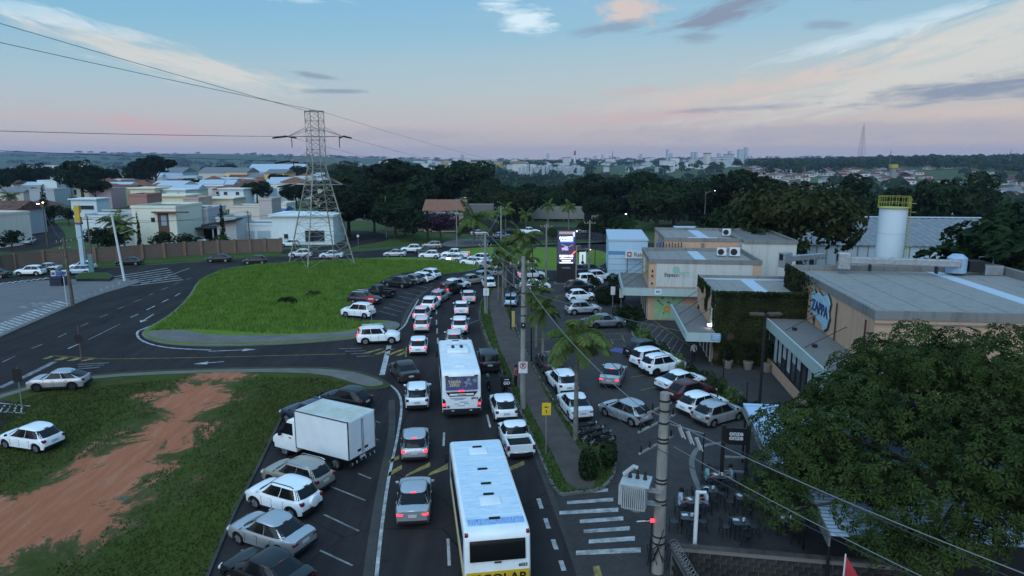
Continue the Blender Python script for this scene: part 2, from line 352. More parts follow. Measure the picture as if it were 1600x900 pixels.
def f_lot(n, l, co, b):
    """grass with a worn track of red soil along a curving line"""
    sp = n.new('ShaderNodeSeparateXYZ'); l.new(co, sp.inputs[0])
    t = mth(n, l, 'DIVIDE', mth(n, l, 'SUBTRACT', sp.outputs['Y'], 20.), 40., True)
    def curve(pts):
        c = n.new('ShaderNodeFloatCurve'); cm = c.mapping.curves[0]
        while len(cm.points) < len(pts): cm.points.new(.5, .5)
        for p, (x, y) in zip(cm.points, pts): p.location = (x, y)
        c.mapping.update(); l.new(t, c.inputs['Value']); return c.outputs[0]
    tr = TRACK
    cen = mth(n, l, 'SUBTRACT', mth(n, l, 'MULTIPLY', curve([((y - 20) / 40, (x + 40) / 40) for x, y, w in tr]), 40.), 40.)
    wid = mth(n, l, 'MULTIPLY', curve([((y - 20) / 40, w / 10) for x, y, w in tr]), 10.)
    d = mth(n, l, 'SUBTRACT', mth(n, l, 'ABSOLUTE', mth(n, l, 'SUBTRACT', sp.outputs['X'], cen)), wid)
    e = mth(n, l, 'MULTIPLY', mth(n, l, 'SUBTRACT', nz(n, l, co, .3, 10, .74, .8), .5), 15.)
    e2 = mth(n, l, 'MULTIPLY', mth(n, l, 'SUBTRACT', nz(n, l, co, 3., 7, .75, .4), .5), 2.6)
    dd = mth(n, l, 'ADD', mth(n, l, 'ADD', d, e), e2)
    mask = rp(n, l, mth(n, l, 'MULTIPLY_ADD' if False else 'ADD', mth(n, l, 'MULTIPLY', dd, -.5), .5), [(.30, (0,)), (.62, (1,))])
    f = nz(n, l, co, 12, 6, .75); m = nz(n, l, co, 1.1, 7, .7, .4); a = nz(n, l, co, .12, 4)
    g = rp(n, l, m, [(.3, (.034, .042, .011)), (.7, (.088, .102, .026))])
    g = mx(n, l, .45, g, rp(n, l, f, [(.3, (.017, .02, .006)), (.7, (.088, .098, .026))]))
    g = mx(n, l, rp(n, l, a, [(.42, (0,)), (.62, (.5,))]), g, (.058, .092, .015))
    dry = rp(n, l, mth(n, l, 'ADD', mth(n, l, 'MULTIPLY', dd, -.16), .55), [(.3, (0,)), (.62, (.75,))])
    g = mx(n, l, dry, g, mx(n, l, f, (.12, .10, .06), (.18, .115, .075)))
    mp = n.new('ShaderNodeMapping'); mp.inputs['Rotation'].default_value = (0, 0, R(38)); mp.inputs['Scale'].default_value = (2.6, .35, 1); l.new(co, mp.inputs[0])
    s = nz(n, l, mp.outputs[0], .8, 8, .7, .4)
    so = rp(n, l, s, [(.3, (.32, .10, .05)), (.52, (.44, .145, .075)), (.72, (.50, .25, .17))])
    so = mx(n, l, .35, so, rp(n, l, f, [(.3, (.25, .092, .042)), (.7, (.48, .205, .12))]))
    c = mx(n, l, mask, g, so); l.new(c, b.inputs['Base Color']); bmp(n, l, mth(n, l, 'ADD', f, m), b, .8, .09)
TRACK = []
for px, py, w in ((-40, 850, 4.2), (60, 812, 3.8), (140, 770, 2.7), (205, 720, 2.0), (255, 680, 1.9), (290, 648, 1.7), (300, 625, 2.3), (322, 604, 1.5), (350, 586, .6)):
    p = P(px, py); TRACK.append((p.x, p.y, w))
TRACK.sort(key=lambda q: q[1])
M_lot = surf('lot_grass_and_red_soil', .95, f_lot)

def structure(o): o['kind'] = 'structure'; return o
# terrain sheet: rings round the place out to the horizon, leaving no gap
def make_ground():
    rad = [0.] + [6 * 1.11 ** i for i in range(74)]; nA = 220
    mb = MB(); vs = [(0, 0, 0)]
    for r in rad[1:]:
        for k in range(nA):
            a = 2 * math.pi * k / nA; x, y = r * math.sin(a), r * math.cos(a); vs.append((x, y, terrain(x, y) - .03))
    fs = [(0, 1 + (k + 1) % nA, 1 + k) for k in range(nA)]
    for i in range(len(rad) - 2):
        for k in range(nA): fs.append((1 + i * nA + k, 1 + i * nA + (k + 1) % nA, 1 + (i + 1) * nA + (k + 1) % nA, 1 + (i + 1) * nA + k))
    mb.add(vs, fs); o = mb.build('ground', M_ground, smooth_ang=60); return structure(o)
make_ground()

def sheet(name, pts, z, m, parent=None, cha=0):
    pts = [Vector((p[0], p[1], 0)) for p in pts]
    if cha: pts = chaikin(pts, cha)
    mb = MB(); mb.add([(p.x, p.y, z) for p in pts], [tuple(range(len(pts)))])
    me = mb.mesh(name, m, fixn=False); bm = bmesh.new(); bm.from_mesh(me); bmesh.ops.triangulate(bm, faces=bm.faces)
    for f in bm.faces:
        if f.normal.z < 0: f.normal_flip()
    bm.to_mesh(me); bm.free(); return link(name, me, parent)
def PX(l): return [P(x, y) for x, y in l]
def island(name, pts, h, top, kerb_w=.16, cha=2, kerb=None, side=None):
    pts = chaikin([Vector((p[0], p[1], 0)) for p in pts], cha)
    bm = bmesh.new(); vs = [bm.verts.new((p.x, p.y, h)) for p in pts]; f = bm.faces.new(vs); f.normal_update()
    if f.normal.z < 0: f.normal_flip()
    r = bmesh.ops.extrude_face_region(bm, geom=[f])
    for v in [g for g in r['geom'] if isinstance(g, bmesh.types.BMVert)]: pass
    topf = [g for g in r['geom'] if isinstance(g, bmesh.types.BMFace)][0]
    for v in vs: v.co.z = 0.
    for v in topf.verts: v.co.z = h
    bmesh.ops.inset_individual(bm, faces=[topf], thickness=kerb_w, use_even_offset=True)
    bm.faces.ensure_lookup_table()
    for q in bm.faces: q.material_index = 0 if q == topf else 1
    for q in list(bm.faces):
        if q.is_valid and len(q.verts) > 4 and q != topf and q.normal.z < .5: bm.faces.remove(q)
    bmesh.ops.triangulate(bm, faces=[q for q in bm.faces if len(q.verts) > 4])
    me = bpy.data.meshes.new(name); bm.to_mesh(me); bm.free(); me.materials.append(top); me.materials.append(kerb or M_kerb)
    return structure(link(name, me))
def ribbon(name, pts, w, z, m, parent=None, cha=2):
    pts = [Vector((p[0], p[1], 0)) for p in pts]
    if cha and len(pts) > 2: pts = chaikin(pts, cha, False)
    L, Rr = [], []
    for i, p in enumerate(pts):
        d = (pts[min(i + 1, len(pts) - 1)] - pts[max(i - 1, 0)]).normalized(); nrm = Vector((-d.y, d.x, 0)) * w / 2
        L.append(p + nrm); Rr.append(p - nrm)
    mb = MB(); n = len(pts)
    mb.add([(p.x, p.y, z) for p in L] + [(p.x, p.y, z) for p in Rr], [(i + n, i + 1 + n, i + 1, i) for i in range(n - 1)])
    return mb.build(name, m, parent, fixn=False)

road = structure(sheet('road', PX([(-420, 700), (-420, 462), (0, 434), (130, 421), (300, 410), (440, 401), (560, 393), (640, 387), (700, 383), (760, 383), (960, 386), (972, 432), (1100, 600), (1330, 1000), (520, 1150), (100, 1150)]), .004, M_asph))
far_road = structure(ribbon('far_road', PX([(1100, 384), (960, 384), (880, 380), (820, 384), (760, 384)]), 9., .006, M_asph))
loop_road = structure(sheet('side_road', PX([(520, 396), (555, 384), (590, 379), (608, 374), (606, 367), (585, 362), (555, 360), (500, 362), (520, 366), (550, 370), (545, 376), (520, 384), (470, 388), (430, 392), (440, 398)]), .006, M_asph, cha=2))
round_road = structure(sheet('roundabout_road', PX([(640, 384), (700, 377), (740, 379), (765, 377), (760, 371), (745, 366), (690, 363), (700, 358), (770, 355), (860, 353), (960, 360), (1010, 366), (1010, 377), (960, 381), (850, 384), (800, 386), (700, 388)]), .006, M_asph, cha=2))
res_street = structure(sheet('residential_street', PX([(20, 392), (90, 388), (106, 372), (92, 352), (78, 344), (62, 345), (52, 356), (20, 372), (-30, 384), (-30, 394)]), .006, M_asph, cha=1))
lot = island('dirt_lot', PX([(-260, 690), (-60, 636), (0, 616), (60, 598), (150, 585), (300, 577), (480, 574), (545, 578), (588, 589), (613, 603), (606, 607), (575, 612), (520, 607), (478, 626), (446, 645), (425, 690), (400, 742), (372, 795), (348, 850), (322, 915), (250, 1100), (-250, 1100)]), .10, M_lot, kerb=M_gut)
lotwalk = structure(sheet('pavement', PX([(-60, 639), (0, 619), (62, 601), (150, 588), (300, 580), (478, 577), (545, 581), (584, 592), (604, 602), (578, 607), (552, 600), (505, 586), (420, 583), (300, 584.5), (150, 592), (60, 606), (0, 625), (-60, 646)]), .112, M_conc, cha=1))
isl = island('grass_island', PX([(218, 520), (228, 531), (262, 539), (330, 542), (440, 539), (540, 532), (612, 521), (630, 507), (600, 501), (545, 505), (524, 494), (545, 478), (573, 452), (612, 432), (650, 423), (690, 430), (754, 421), (752, 414), (705, 408), (640, 402), (560, 405), (480, 409), (400, 414), (345, 422), (308, 440), (296, 464), (266, 494)]), .13, M_lush)
islwalk = structure(sheet('pavement', PX([(226, 521), (236, 529), (268, 536), (330, 539), (440, 536), (540, 529), (609, 518), (626, 507), (604, 504), (585, 512), (530, 522), (440, 526), (330, 526), (290, 518), (256, 517)]), .142, M_conc, cha=1))
round_isl = island('grass_island', PX([(690, 394), (735, 388), (800, 386), (880, 388), (948, 392), (952, 410), (930, 420), (860, 424), (812, 419), (785, 410), (752, 403)]), .13, M_lush)
dry_isl = island('grass_island', PX([(804, 381), (850, 376), (945, 375), (952, 378), (880, 381), (810, 385)]), .13, M_verge)
tip_isl = island('pavement_island', PX([(686, 385), (700, 376), (742, 373), (768, 376), (760, 383), (725, 386)]), .13, M_conc)
median = island('median', PX([(770, 444), (757, 462), (747, 480), (752, 512), (767, 548), (792, 602), (817, 657), (846, 722), (868, 778), (898, 773), (945, 768), (966, 738), (958, 702), (918, 690), (882, 652), (838, 582), (806, 512), (795, 470), (788, 446)]), .13, M_verge)
path = structure(sheet('footpath', PX([(771, 450), (764, 470), (766, 492), (778, 540), (806, 602), (838, 662), (868, 722), (890, 769), (936, 767), (915, 722), (885, 672), (850, 615), (818, 545), (796, 500), (784, 465), (783, 450)]), .142, M_walk, cha=1))
lot2 = structure(sheet('parking_forecourt', PX([(786, 447), (880, 438), (965, 426), (1012, 420)]) + [Vector((16, 100, 0)), Vector((24, 96, 0)), Vector((27, 58, 0)), Vector((27, 16, 0)), Vector((3.9, 16, 0))] + PX([(916, 915), (892, 850), (872, 790), (858, 752)]) + PX([(800, 600), (760, 500)]), .010, M_paver))
fore = island('station_forecourt', PX([(-300, 660), (-60, 556), (0, 528), (105, 482), (150, 463), (205, 447), (224, 440), (190, 437), (80, 438), (0, 446), (-300, 470)]), .13, M_fore, cha=1)
wallverge = structure(sheet('verge', PX([(-420, 455), (0, 432), (130, 419), (300, 408), (440, 400), (438, 392), (300, 401), (130, 411), (0, 424), (-420, 440)]), .02, M_verge))
hedge_bed = island('planting_bed', [Vector((11.2, 66, 0)), Vector((13.2, 66, 0)), Vector((13.6, 56, 0)), Vector((16.4, 42, 0)), Vector((14.6, 41.5, 0)), Vector((12.2, 54, 0))], .12, M_verge, cha=1)
far_verge = structure(sheet('verge', PX([(560, 388), (640, 383), (690, 374), (690, 366), (640, 362), (610, 362), (612, 375), (596, 381), (560, 386)]), .02, M_verge, cha=1))

# ---- painted markings: every dash / bar is a piece of its road
def dash(par, a, b, w=.14, m=None, name='lane_dash', z=.009): return ribbon(name, [a, b], w, z, m or M_white, par, 0)
for (x0, y0, x1, y1) in ((4, 566, 24, 556), (49, 545, 66, 538), (91, 527, 104, 521), (126, 510, 138, 504.5), (156, 496, 168, 491), (184, 483, 194, 479), (209, 472, 219, 468), (232, 461.6, 240, 458), (252, 453, 262, 449), (272, 444.4, 280, 441), (291, 437, 299, 434)):
    dash(road, P(x0, y0), P(x1, y1), .13, M_worn)
for (x0, y0, x1, y1) in ((106, 545, 122, 538), (204, 496, 216, 491), (229, 484.4, 242, 478), (253, 472.4, 263, 467.6), (273, 463, 282, 458)):
    dash(road, P(x0, y0), P(x1, y1), .15)
ribbon('edge_line', PX([(138, 531), (160, 520), (188, 506)]), .12, .009, M_worn, road, 0)
for (x0, y0, x1, y1) in ((693, 697, 694, 676), (702, 884, 700, 842), (682, 491, 682, 484), (682, 507, 682, 500), (683, 521, 683, 513), (684, 537, 684, 528), (683, 478, 683, 473), (752, 628, 748, 610), (766, 668, 761, 648)):
    dash(road, P(x0, y0), P(x1, y1), .13)
for (x, y) in ((844, 787), (855, 818), (867, 851), (879, 884)):
    dash(road, P(x + 2.5, y + 8), P(x - 3, y - 8), .2)
ribbon('edge_line', PX([(735, 560), (734, 540), (731, 528)]), .12, .009, M_white, road, 0)
ribbon('edge_line', PX([(500, 577), (552, 582), (596, 594), (620, 608), (629, 630), (622, 680), (607, 745), (596, 825), (588, 900), (580, 1000)]), .16, .009, M_white, road)
ribbon('gutter', PX([(612, 625), (613, 680), (598, 745), (585, 825), (575, 900), (565, 1000)]), .42, .008, M_gut, road)
ribbon('gutter', PX([(628, 512), (634, 490), (650, 466), (675, 448)]), .4, .008, M_gut, road)
ribbon('edge_line', PX([(600, 529), (632, 512), (640, 492), (654, 468)]), .16, .009, M_white, road)
ribbon('edge_line', PX([(300, 470), (268, 497), (226, 513), (212, 519), (219, 533), (258, 544), (330, 547)]), .2, .009, M_white, road)
ribbon('edge_line', PX([(748, 500), (735, 505), (722, 507)]), .1, .009, M_worn, road, 0)
ribbon('gutter', PX([(748, 482), (753, 513), (766, 548), (790, 602), (815, 657), (843, 722), (870, 795), (893, 855), (918, 930)]), .36, .008, M_gut, road)
# bay lines
for (x0, y0, x1, y1) in ((500, 860, 551, 884), (506, 804, 561, 830), (516, 760, 571, 782), (560, 740, 580, 748), (585, 685, 592, 688), (588, 658, 594, 661), (545, 925, 580, 945)):
    dash(road, P(x0, y0), P(x1, y1), .1, M_worn, 'bay_line')
for i in range(9):
    f = i / 8; dash(road, P(592 + f * 62, 480 - f * 47 + 6), P(622 + f * 55, 490 - f * 50 + 4), .09, M_worn, 'bay_line')
# yellow gore bars
def bars(quads, m, nm):
    for q in quads: sheet(nm, PX(q), .009, m, road)
bars([[(607, 724), (609, 719), (624, 711), (624, 717)], [(606, 745), (608, 738), (628, 726), (628, 733)], [(632, 746), (636, 741), (672, 722), (672, 729)], [(668, 744), (672, 739), (700, 724), (700, 733)], [(786, 718), (789, 712), (796, 708), (797, 714)], [(792, 738), (794, 731), (818, 720), (820, 726)]], M_yel, 'chevron_bar')
bars([[(566, 552), (572, 553), (600, 545), (592, 545)], [(584, 554), (591, 554), (617, 545), (609, 545)], [(602, 555), (610, 555), (633, 546), (626, 546)], [(617, 556), (625, 556), (634, 551), (634, 548)], [(633, 558), (635, 558), (636, 542), (634, 542)]], M_yel, 'chevron_bar')
bars([[(66, 561), (74, 561), (84, 557), (80, 556)], [(84, 563), (96, 563), (108, 559), (98, 558)], [(104, 564), (114, 564), (128, 560), (120, 559)], [(126, 564), (134, 564), (148, 561), (140, 560)]], M_yel, 'chevron_bar')
ribbon('edge_line', PX([(84, 556), (170, 561), (300, 559), (420, 556), (540, 553)]), .1, .009, M_yel, road, 0)
for y in (568, 571.5, 575): dash(road, P(122, y + 1.5), P(170 - (y - 568) * 2, y - 1), .16, M_worn, 'stop_bar')
ribbon('stop_bar', PX([(0, 606), (40, 588), (86, 565)]), .5, .009, M_worn, road, 0)
for k in range(4): dash(road, P(530 + k * 9, 545 + k * 4), P(566 + k * 6, 544 + k * 4), .13, M_worn, 'crossing_bar')
dash(road, P(597, 586), P(608, 540), .42, M_white, 'stop_bar')
def arrow(par, tip, tail, w=.16):
    d = (tip - tail); L = d.length; d.normalize(); n = Vector((-d.y, d.x, 0)); nk = tip - d * 1.1
    mb = MB(); z = Vector((0, 0, .009))
    mb.add([tail + n * w / 2 + z, tail - n * w / 2 + z, nk - n * w / 2 + z, nk - n * .42 + z, tip + z, nk + n * .42 + z, nk + n * w / 2 + z], [(0, 1, 2, 6), (2, 3, 4, 5, 6)])
    return mb.build('lane_arrow', M_white, par)
arrow(road, P(219, 504), P(240, 491)); arrow(road, P(302, 569), P(350, 565)); arrow(road, P(400, 546), P(326, 549))
# hatched strips on the left avenue and by the forecourt kerb
for i in range(22):
    f = i / 21; a = P(-30 + f * 138, 537 - f * 60); b = P(-52 + f * 138 , 529 - f * 57); dash(fore, a, b, .30, M_white, 'crossing_bar', .142)
for i in range(9):
    f = i / 8; dash(fore, P(116 + f * 70, 475 - f * 28), P(110 + f * 76, 470 - f * 28), .3, M_worn, 'crossing_bar', .142)
for i in range(7): dash(road, P(150 + i * 9, 437 + i * 1.6), P(262 + i * 4, 419 + i * 3), .32, M_white, 'hatch_bar')
ribbon('edge_line', PX([(296, 419), (250, 436), (214, 446)]), .14, .009, M_white, road, 0)
for i in range(10): dash(fore, P(-10 + i * 9.5, 447 - i * 1.1), P(-2 + i * 9.5, 444 - i * 1.1), .35, M_white, 'crossing_bar', .142)
for c in ((44, 481), (60, 476.5)):
    p = P(*c); sheet('painted_disc', [p + Vector((math.cos(a) * 1.1, math.sin(a) * .9, 0)) for a in [k * .5236 for k in range(12)]], .142, M_worn, fore)
# zebra crossing over the forecourt entrance
for (x0, x1, y, w) in ((890, 950, 769, 6), (886, 958, 784, 7), (874, 966, 800, 8), (906, 974, 813.5, 8), (912, 984, 829, 8), (920, 992, 845, 9), (900, 1001, 863, 10)):
    s = w * .5
    sheet('crosswalk_stripe', PX([(x0, y + s * .6 + 2), (x0, y - s + 3), (x1, y - s - 2.5), (x1, y + s * .6 - 2.5)]), .015, M_white, lot2)
sheet('yellow_mark', PX([(926, 886), (936, 884), (941, 900), (930, 902)]), .015, M_yel, lot2)
# parking lines in front of the shops
ribbon('bay_line', PX([(960, 478), (1000, 510), (1065, 565)]), .1, .015, M_yel, lot2, 0)
ribbon('bay_line', PX([(975, 471), (1020, 500), (1085, 546)]), .1, .015, M_yel, lot2, 0)
for i in range(11): f = i / 10; dash(lot2, P(974 + f * 82, 489 + f * 68), P(990 + f * 78, 484 + f * 52), .07, M_worn, 'bay_line', .015)
for (x0, y0, x1, y1) in ((928, 522, 1010, 521), (945, 533, 975, 529), (955, 530, 958, 538), (972, 524, 976, 534), (800, 532, 925, 527), (985, 590, 1020, 584), (1000, 610, 1040, 602)):
    dash(lot2, P(x0, y0), P(x1, y1), .08, M_yel, 'bay_line', .015)
M_blue = mat('painted_blue', (.10, .12, .28), .7, var=.2)
sheet('disabled_bay_mark', PX([(950, 548), (962, 543), (982, 546), (972, 552)]), .015, M_blue, lot2)
sheet('disabled_bay_mark', PX([(905, 499), (915, 496), (925, 498), (918, 502)]), .015, M_worn, lot2)
# small corner car park at the far left
patch = structure(sheet('parking_patch', PX([(-80, 655), (-20, 632), (10, 628), (52, 637), (30, 651), (-20, 690), (-80, 720)]), .106, M_asph))
for i in range(6): dash(patch, P(-10 + i * 9, 634 + i * .6), P(-22 + i * 11, 644 + i * .6), .12, M_white, 'bay_line', .113)
ribbon('bay_line', PX([(-30, 644), (40, 648)]), .12, .113, M_white, patch, 0); ribbon('bay_line', PX([(-20, 630), (48, 637)]), .12, .113, M_white, patch, 0)
sheet('manhole_cover', PX([(181, 784), (190, 779), (204, 778), (196, 786)]), .104, mat('rusty_iron', (.09, .1, .07), .8), lot)
# ================================================================== VEHICLES
def paint(name, c, metal=0., rough=.32): return mat('paint_' + name, c, rough, metal, var=.03, scale=2, coat=.8 if c[1] > .15 else .35, spec=.5 if c[1] > .15 else .3)
PA = dict(white=paint('white', (.80, .83, .85)), pearl=paint('pearl', (.62, .63, .62), .15), silver=paint('silver', (.44, .45, .47), .55, .34), grey=paint('grey', (.20, .205, .22), .5, .34),
          beige=paint('beige', (.36, .33, .28), .45, .36), black=paint('black', (.012, .012, .014)), blue=paint('navy', (.035, .05, .085), .3), purple=paint('plum', (.04, .026, .045), .3),
          red=paint('dark_red', (.09, .022, .024), .3), brown=paint('brown', (.055, .048, .047), .4), steel=paint('blue_grey', (.28, .31, .36), .5), green=paint('dark_green', (.03, .06, .045), .2), sky=paint('pale_blue', (.34, .48, .60), .2))
M_glass = mat('tinted_glass', (.008, .009, .011), .12, var=0, spec=.28)
M_tyre = mat('tyre_rubber', (.016, .016, .017), .85, var=.2, scale=6)
M_rim = mat('alloy', (.42, .43, .45), .35, .8, var=.05)
M_rimd = mat('dark_alloy', (.05, .05, .053), .4, .6, var=.05)
M_trim = mat('black_trim', (.018, .018, .02), .6, var=.1)
M_tail = mat('tail_lens', (.16, .008, .01), .2, var=0, coat=.6)
M_tailon = mat('tail_lens_lit', (.5, .02, .03), .25, var=0, emit=(1, .035, .06), es=2.3)
M_head = mat('head_lens', (.55, .58, .62), .12, var=0, coat=1)
M_headon = mat('head_lens_lit', (.8, .8, .8), .2, var=0, emit=(1, .95, .85), es=9)
M_plate = mat('number_plate', (.5, .51, .52), .5, var=.1, scale=30)
M_chrome = mat('chrome', (.5, .5, .52), .2, 1., var=0)
KIND = dict(
 hatch=dict(L=3.95, W=1.72, H=1.50, belt=.93, r=.31, wb=2.50, fo=.80, hood=.88, nose=.64, yfb=1.18, yft=.22, yrb=-1.90, yrt=-1.36, deck=None, wt=.80),
 sedan=dict(L=4.36, W=1.76, H=1.46, belt=.93, r=.315, wb=2.60, fo=.86, hood=.88, nose=.63, yfb=1.28, yft=.36, yrb=-1.74, yrt=-.86, deck=1.0, wt=.76),
 suv=dict(L=4.28, W=1.79, H=1.62, belt=1.02, r=.35, wb=2.60, fo=.84, hood=.98, nose=.74, yfb=1.18, yft=.34, yrb=-2.04, yrt=-1.50, deck=None, wt=.81, rails=True, clad=True),
 boxy=dict(L=4.24, W=1.81, H=1.70, belt=1.10, r=.35, wb=2.57, fo=.82, hood=1.10, nose=.84, yfb=.95, yft=.50, yrb=-2.02, yrt=-1.84, deck=None, wt=.87, rails=True, clad=True),
 ecosport=dict(L=4.05, W=1.77, H=1.66, belt=1.05, r=.34, wb=2.52, fo=.80, hood=1.02, nose=.76, yfb=1.20, yft=.30, yrb=-1.92, yrt=-1.56, deck=None, wt=.82, rails=True, clad=True, spare=True),
 mpv=dict(L=3.98, W=1.70, H=1.66, belt=1.00, r=.30, wb=2.50, fo=.78, hood=.98, nose=.70, yfb=1.30, yft=.46, yrb=-1.92, yrt=-1.66, deck=None, wt=.83),
 wagon=dict(L=4.20, W=1.72, H=1.56, belt=1.00, r=.32, wb=2.52, fo=.82, hood=.95, nose=.70, yfb=1.16, yft=.34, yrb=-2.0, yrt=-1.62, deck=None, wt=.82, rails=True),
 coupe=dict(L=4.27, W=1.76, H=1.50, belt=1.00, r=.335, wb=2.57, fo=.84, hood=.98, nose=.74, yfb=1.20, yft=.34, yrb=-2.06, yrt=-1.0, deck=None, wt=.78, clad=True),
 pickup=dict(L=4.48, W=1.74, H=1.60, belt=1.02, r=.33, wb=2.74, fo=.82, hood=.98, nose=.74, yfb=1.22, yft=.62, yrb=-.62, yrt=-.42, deck=None, wt=.81, bed=True, clad=True),
 bigpick=dict(L=5.25, W=1.86, H=1.80, belt=1.16, r=.38, wb=3.10, fo=.92, hood=1.14, nose=.86, yfb=1.36, yft=.74, yrb=-.90, yrt=-.70, deck=None, wt=.83, bed=True, clad=True))
def se(u, n): return max(0., 1 - abs(u) ** n) ** (1 / n)
PROTO = {}
def car_meshes(kind):
    if kind in PROTO: return PROTO[kind]
    k = KIND[kind]; L, W, H, belt, r = k['L'], k['W'], k['H'], k['belt'], k['r']; h = L / 2
    ya, yb = h - k['fo'], h - k['fo'] - k['wb']; ra = r + .07; sill = r - .07
    D = {}
    # --- lower body
    ys = [h, h - .03, h - .09, h - .2, h - .38, -h + .38, -h + .2, -h + .09, -h + .03, -h, k['yfb'], k['yrb'], (k['yfb'] + h) / 2, 0.]
    for w in (ya, yb): ys += [w + ra * c for c in (-1.01, -.985, -.9, -.74, -.5, -.2, .2, .5, .74, .9, .985, 1.01)]
    ys = sorted({round(y, 3) for y in ys if -h <= y <= h}, reverse=True)
    def ztop(y):
        if y > k['yfb']:
            t = (h - y) / (h - k['yfb']); return k['nose'] + (k['hood'] + .06 - k['nose']) * (1 - (1 - t) ** 2.6)
        if k.get('deck') and y < k['yrb'] + .2:
            t = (k['yrb'] + .2 - y) / (k['yrb'] + .2 + h); return k['deck'] - .05 * t * t
        if k.get('bed') and y < k['yrb'] - .06: return belt - .5
        if y < -h + .12: return belt - .25 * ((-h + .12 - y) / .12) ** 2
        return k['hood'] + .06 + (belt - k['hood'] - .06) * smooth((k['yfb'] - y) / .5)
    def hw(y):
        e = max(0, abs(y) - (h - .75)) / .75; return W / 2 * (1 - (.2 if y > 0 else .14) * e ** 2.2 - (.05 if abs(y) > h - .05 else 0))
    def zlow(y):
        z = sill + (.12 * max(0, abs(y) - h + .12) / .12)
        for w in (ya, yb):
            d = abs(y - w)
            if d < ra: z = max(z, r + math.sqrt(ra * ra - d * d) * .98)
        return z
    rows = []
    for y in ys:
        w, zt, zl = hw(y), ztop(y), zlow(y); zl = min(zl, zt - .12); zm = max(zl + .02, min(zt - .14, .62 * belt)); en = 1 if abs(y) < h - .01 else 0
        rows.append([(w * .90, zl - .0), (w * .975, zl + .015), (w, zm), (w * .985, max(zm + .02, zt - .13)), (w * .93, zt - .045), (w * .76, zt - .006), (w * .42, zt + .022 * en), (0, zt + .03 * en)])
    mb = MB(); np_ = 8; vs = []
    for y, rw in zip(ys, rows):
        vs += [(x, y, z) for x, z in rw] + [(-x, y, z) for x, z in rw[-2::-1]]
    m = 2 * np_ - 1
    fs = [(i * m + j, i * m + j + 1, (i + 1) * m + j + 1, (i + 1) * m + j) for i in range(len(ys) - 1) for j in range(m - 1)]
    fs += [tuple(range(m)), tuple(range((len(ys) - 1) * m, len(ys) * m))[::-1]]
    mb.add(vs, fs)
    # --- cabin shell
    ym, hl_ = (k['yft'] + k['yrt']) / 2 + .12, (k['yft'] - k['yrt']) / 2
    def adj(p):
        s = max(0., min(1.1, (p[2] - belt) / (H - belt))); q = (p[1] - ym) / hl_; q = q * q if q < 0 or True else q
        q = min(q, 2.2); return (p[0] * (1 - .045 * q * s), p[1], p[2] - .062 * min(q, 1.5) * s)
    n = 4.6; wb_ = W / 2 * .955; wt_ = W / 2 * k['wt']; zb = belt - .03
    def out(t):
        s = t ** .92
        f = k['yfb'] + (k['yft'] - k['yfb']) * s; b = k['yrb'] + (k['yrt'] - k['yrb']) * (t ** 1.25); w = wb_ + (wt_ - wb_) * (t ** 1.15)
        return (f + b) / 2, (f - b) / 2, w, zb + (H - zb) * t
    ring = []; NP = 48
    levels = [0, .2, .4, .6, .78, .9]
    def ring_pts(t, shrink=1., dz=0.):
        yc, hy, w, z = out(t); q = []
        for i in range(NP):
            a = 2 * math.pi * i / NP; ca, sa = math.cos(a), math.sin(a)
            q.append(adj((w * shrink * math.copysign(abs(ca) ** (2 / n), ca), yc + hy * (1 - (1 - shrink) * .8) * math.copysign(abs(sa) ** (2 / n), sa), z + dz)))
        return q
    rings = [ring_pts(t) for t in levels]
    _, _, _, zr = out(.9); top = H - zr
    rings += [ring_pts(.95, .965, top * .12), ring_pts(.97, .91, top * .24), ring_pts(.98, .8, top * .3 + .012), ring_pts(.98, .45, top * .3 + .03), ring_pts(.98, .12, top * .3 + .034)]
    vs = [p for q in rings for p in q]
    fs = [(i * NP + j, i * NP + (j + 1) % NP, (i + 1) * NP + (j + 1) % NP, (i + 1) * NP + j) for i in range(len(rings) - 1) for j in range(NP)] + [tuple(range((len(rings) - 1) * NP, len(rings) * NP))]
    mb.add(vs, fs)
    if k.get('bed'):
        y0, y1 = -h + .04, k['yrb'] - .05; bw = W / 2
        for s in (-1, 1): mb.box((s * (bw - .08), (y0 + y1) / 2, belt - .27), (.13, y1 - y0, .56))
        mb.box((0, y0 + .05, belt - .3), (W - .18, .09, .56)); mb.box((0, y1, belt - .25), (W * .9, .08, .5))
    D['body'] = mb.mesh('body', PA['white'], 32, fixn=True)
    if k.get('bed'):
        D['bed_liner'] = MB().b0(-W / 2 + .15, W / 2 - .15, -h + .1, k['yrb'] - .09, belt - .49, belt - .16).mesh('bed_liner', M_trim)
    # --- glass
    def fr_pt(u, t, sgn, off=.012):
        yc, hy, w, z = out(t); x = w * u; return adj((x * 1.0, yc + sgn * (hy * se(u, n) + off), z + off * .8))
    def glass_end(sgn, u0, t0, t1):
        g = MB(); nu, nt = 10, 4; vs = []
        for a in range(nt + 1):
            t = t0 + (t1 - t0) * a / nt; uu = u0 - .0 * t
            for b in range(nu + 1):
                vs.append(fr_pt(-uu + 2 * uu * b / nu, t, sgn))
        g.add(vs, [(a * (nu + 1) + b, a * (nu + 1) + b + 1, (a + 1) * (nu + 1) + b + 1, (a + 1) * (nu + 1) + b) for a in range(nt) for b in range(nu)])
        return g
    D['windscreen'] = glass_end(1, .955, .05, .93).mesh('windscreen', M_glass, 60)
    D['rear_window'] = glass_end(-1, .90, .12 if not k.get('deck') else .06, .90).mesh('rear_window', M_glass, 60)
    def side_pt(v, t, s, off=.012):
        yc, hy, w, z = out(t); return adj((s * (w * se(v, n) + off), yc + hy * v, z))
    spans = [(-.05, .91), (-.91, -.085)] if not k.get('bed') else [(-.08, .82), (-.86, -.14)]
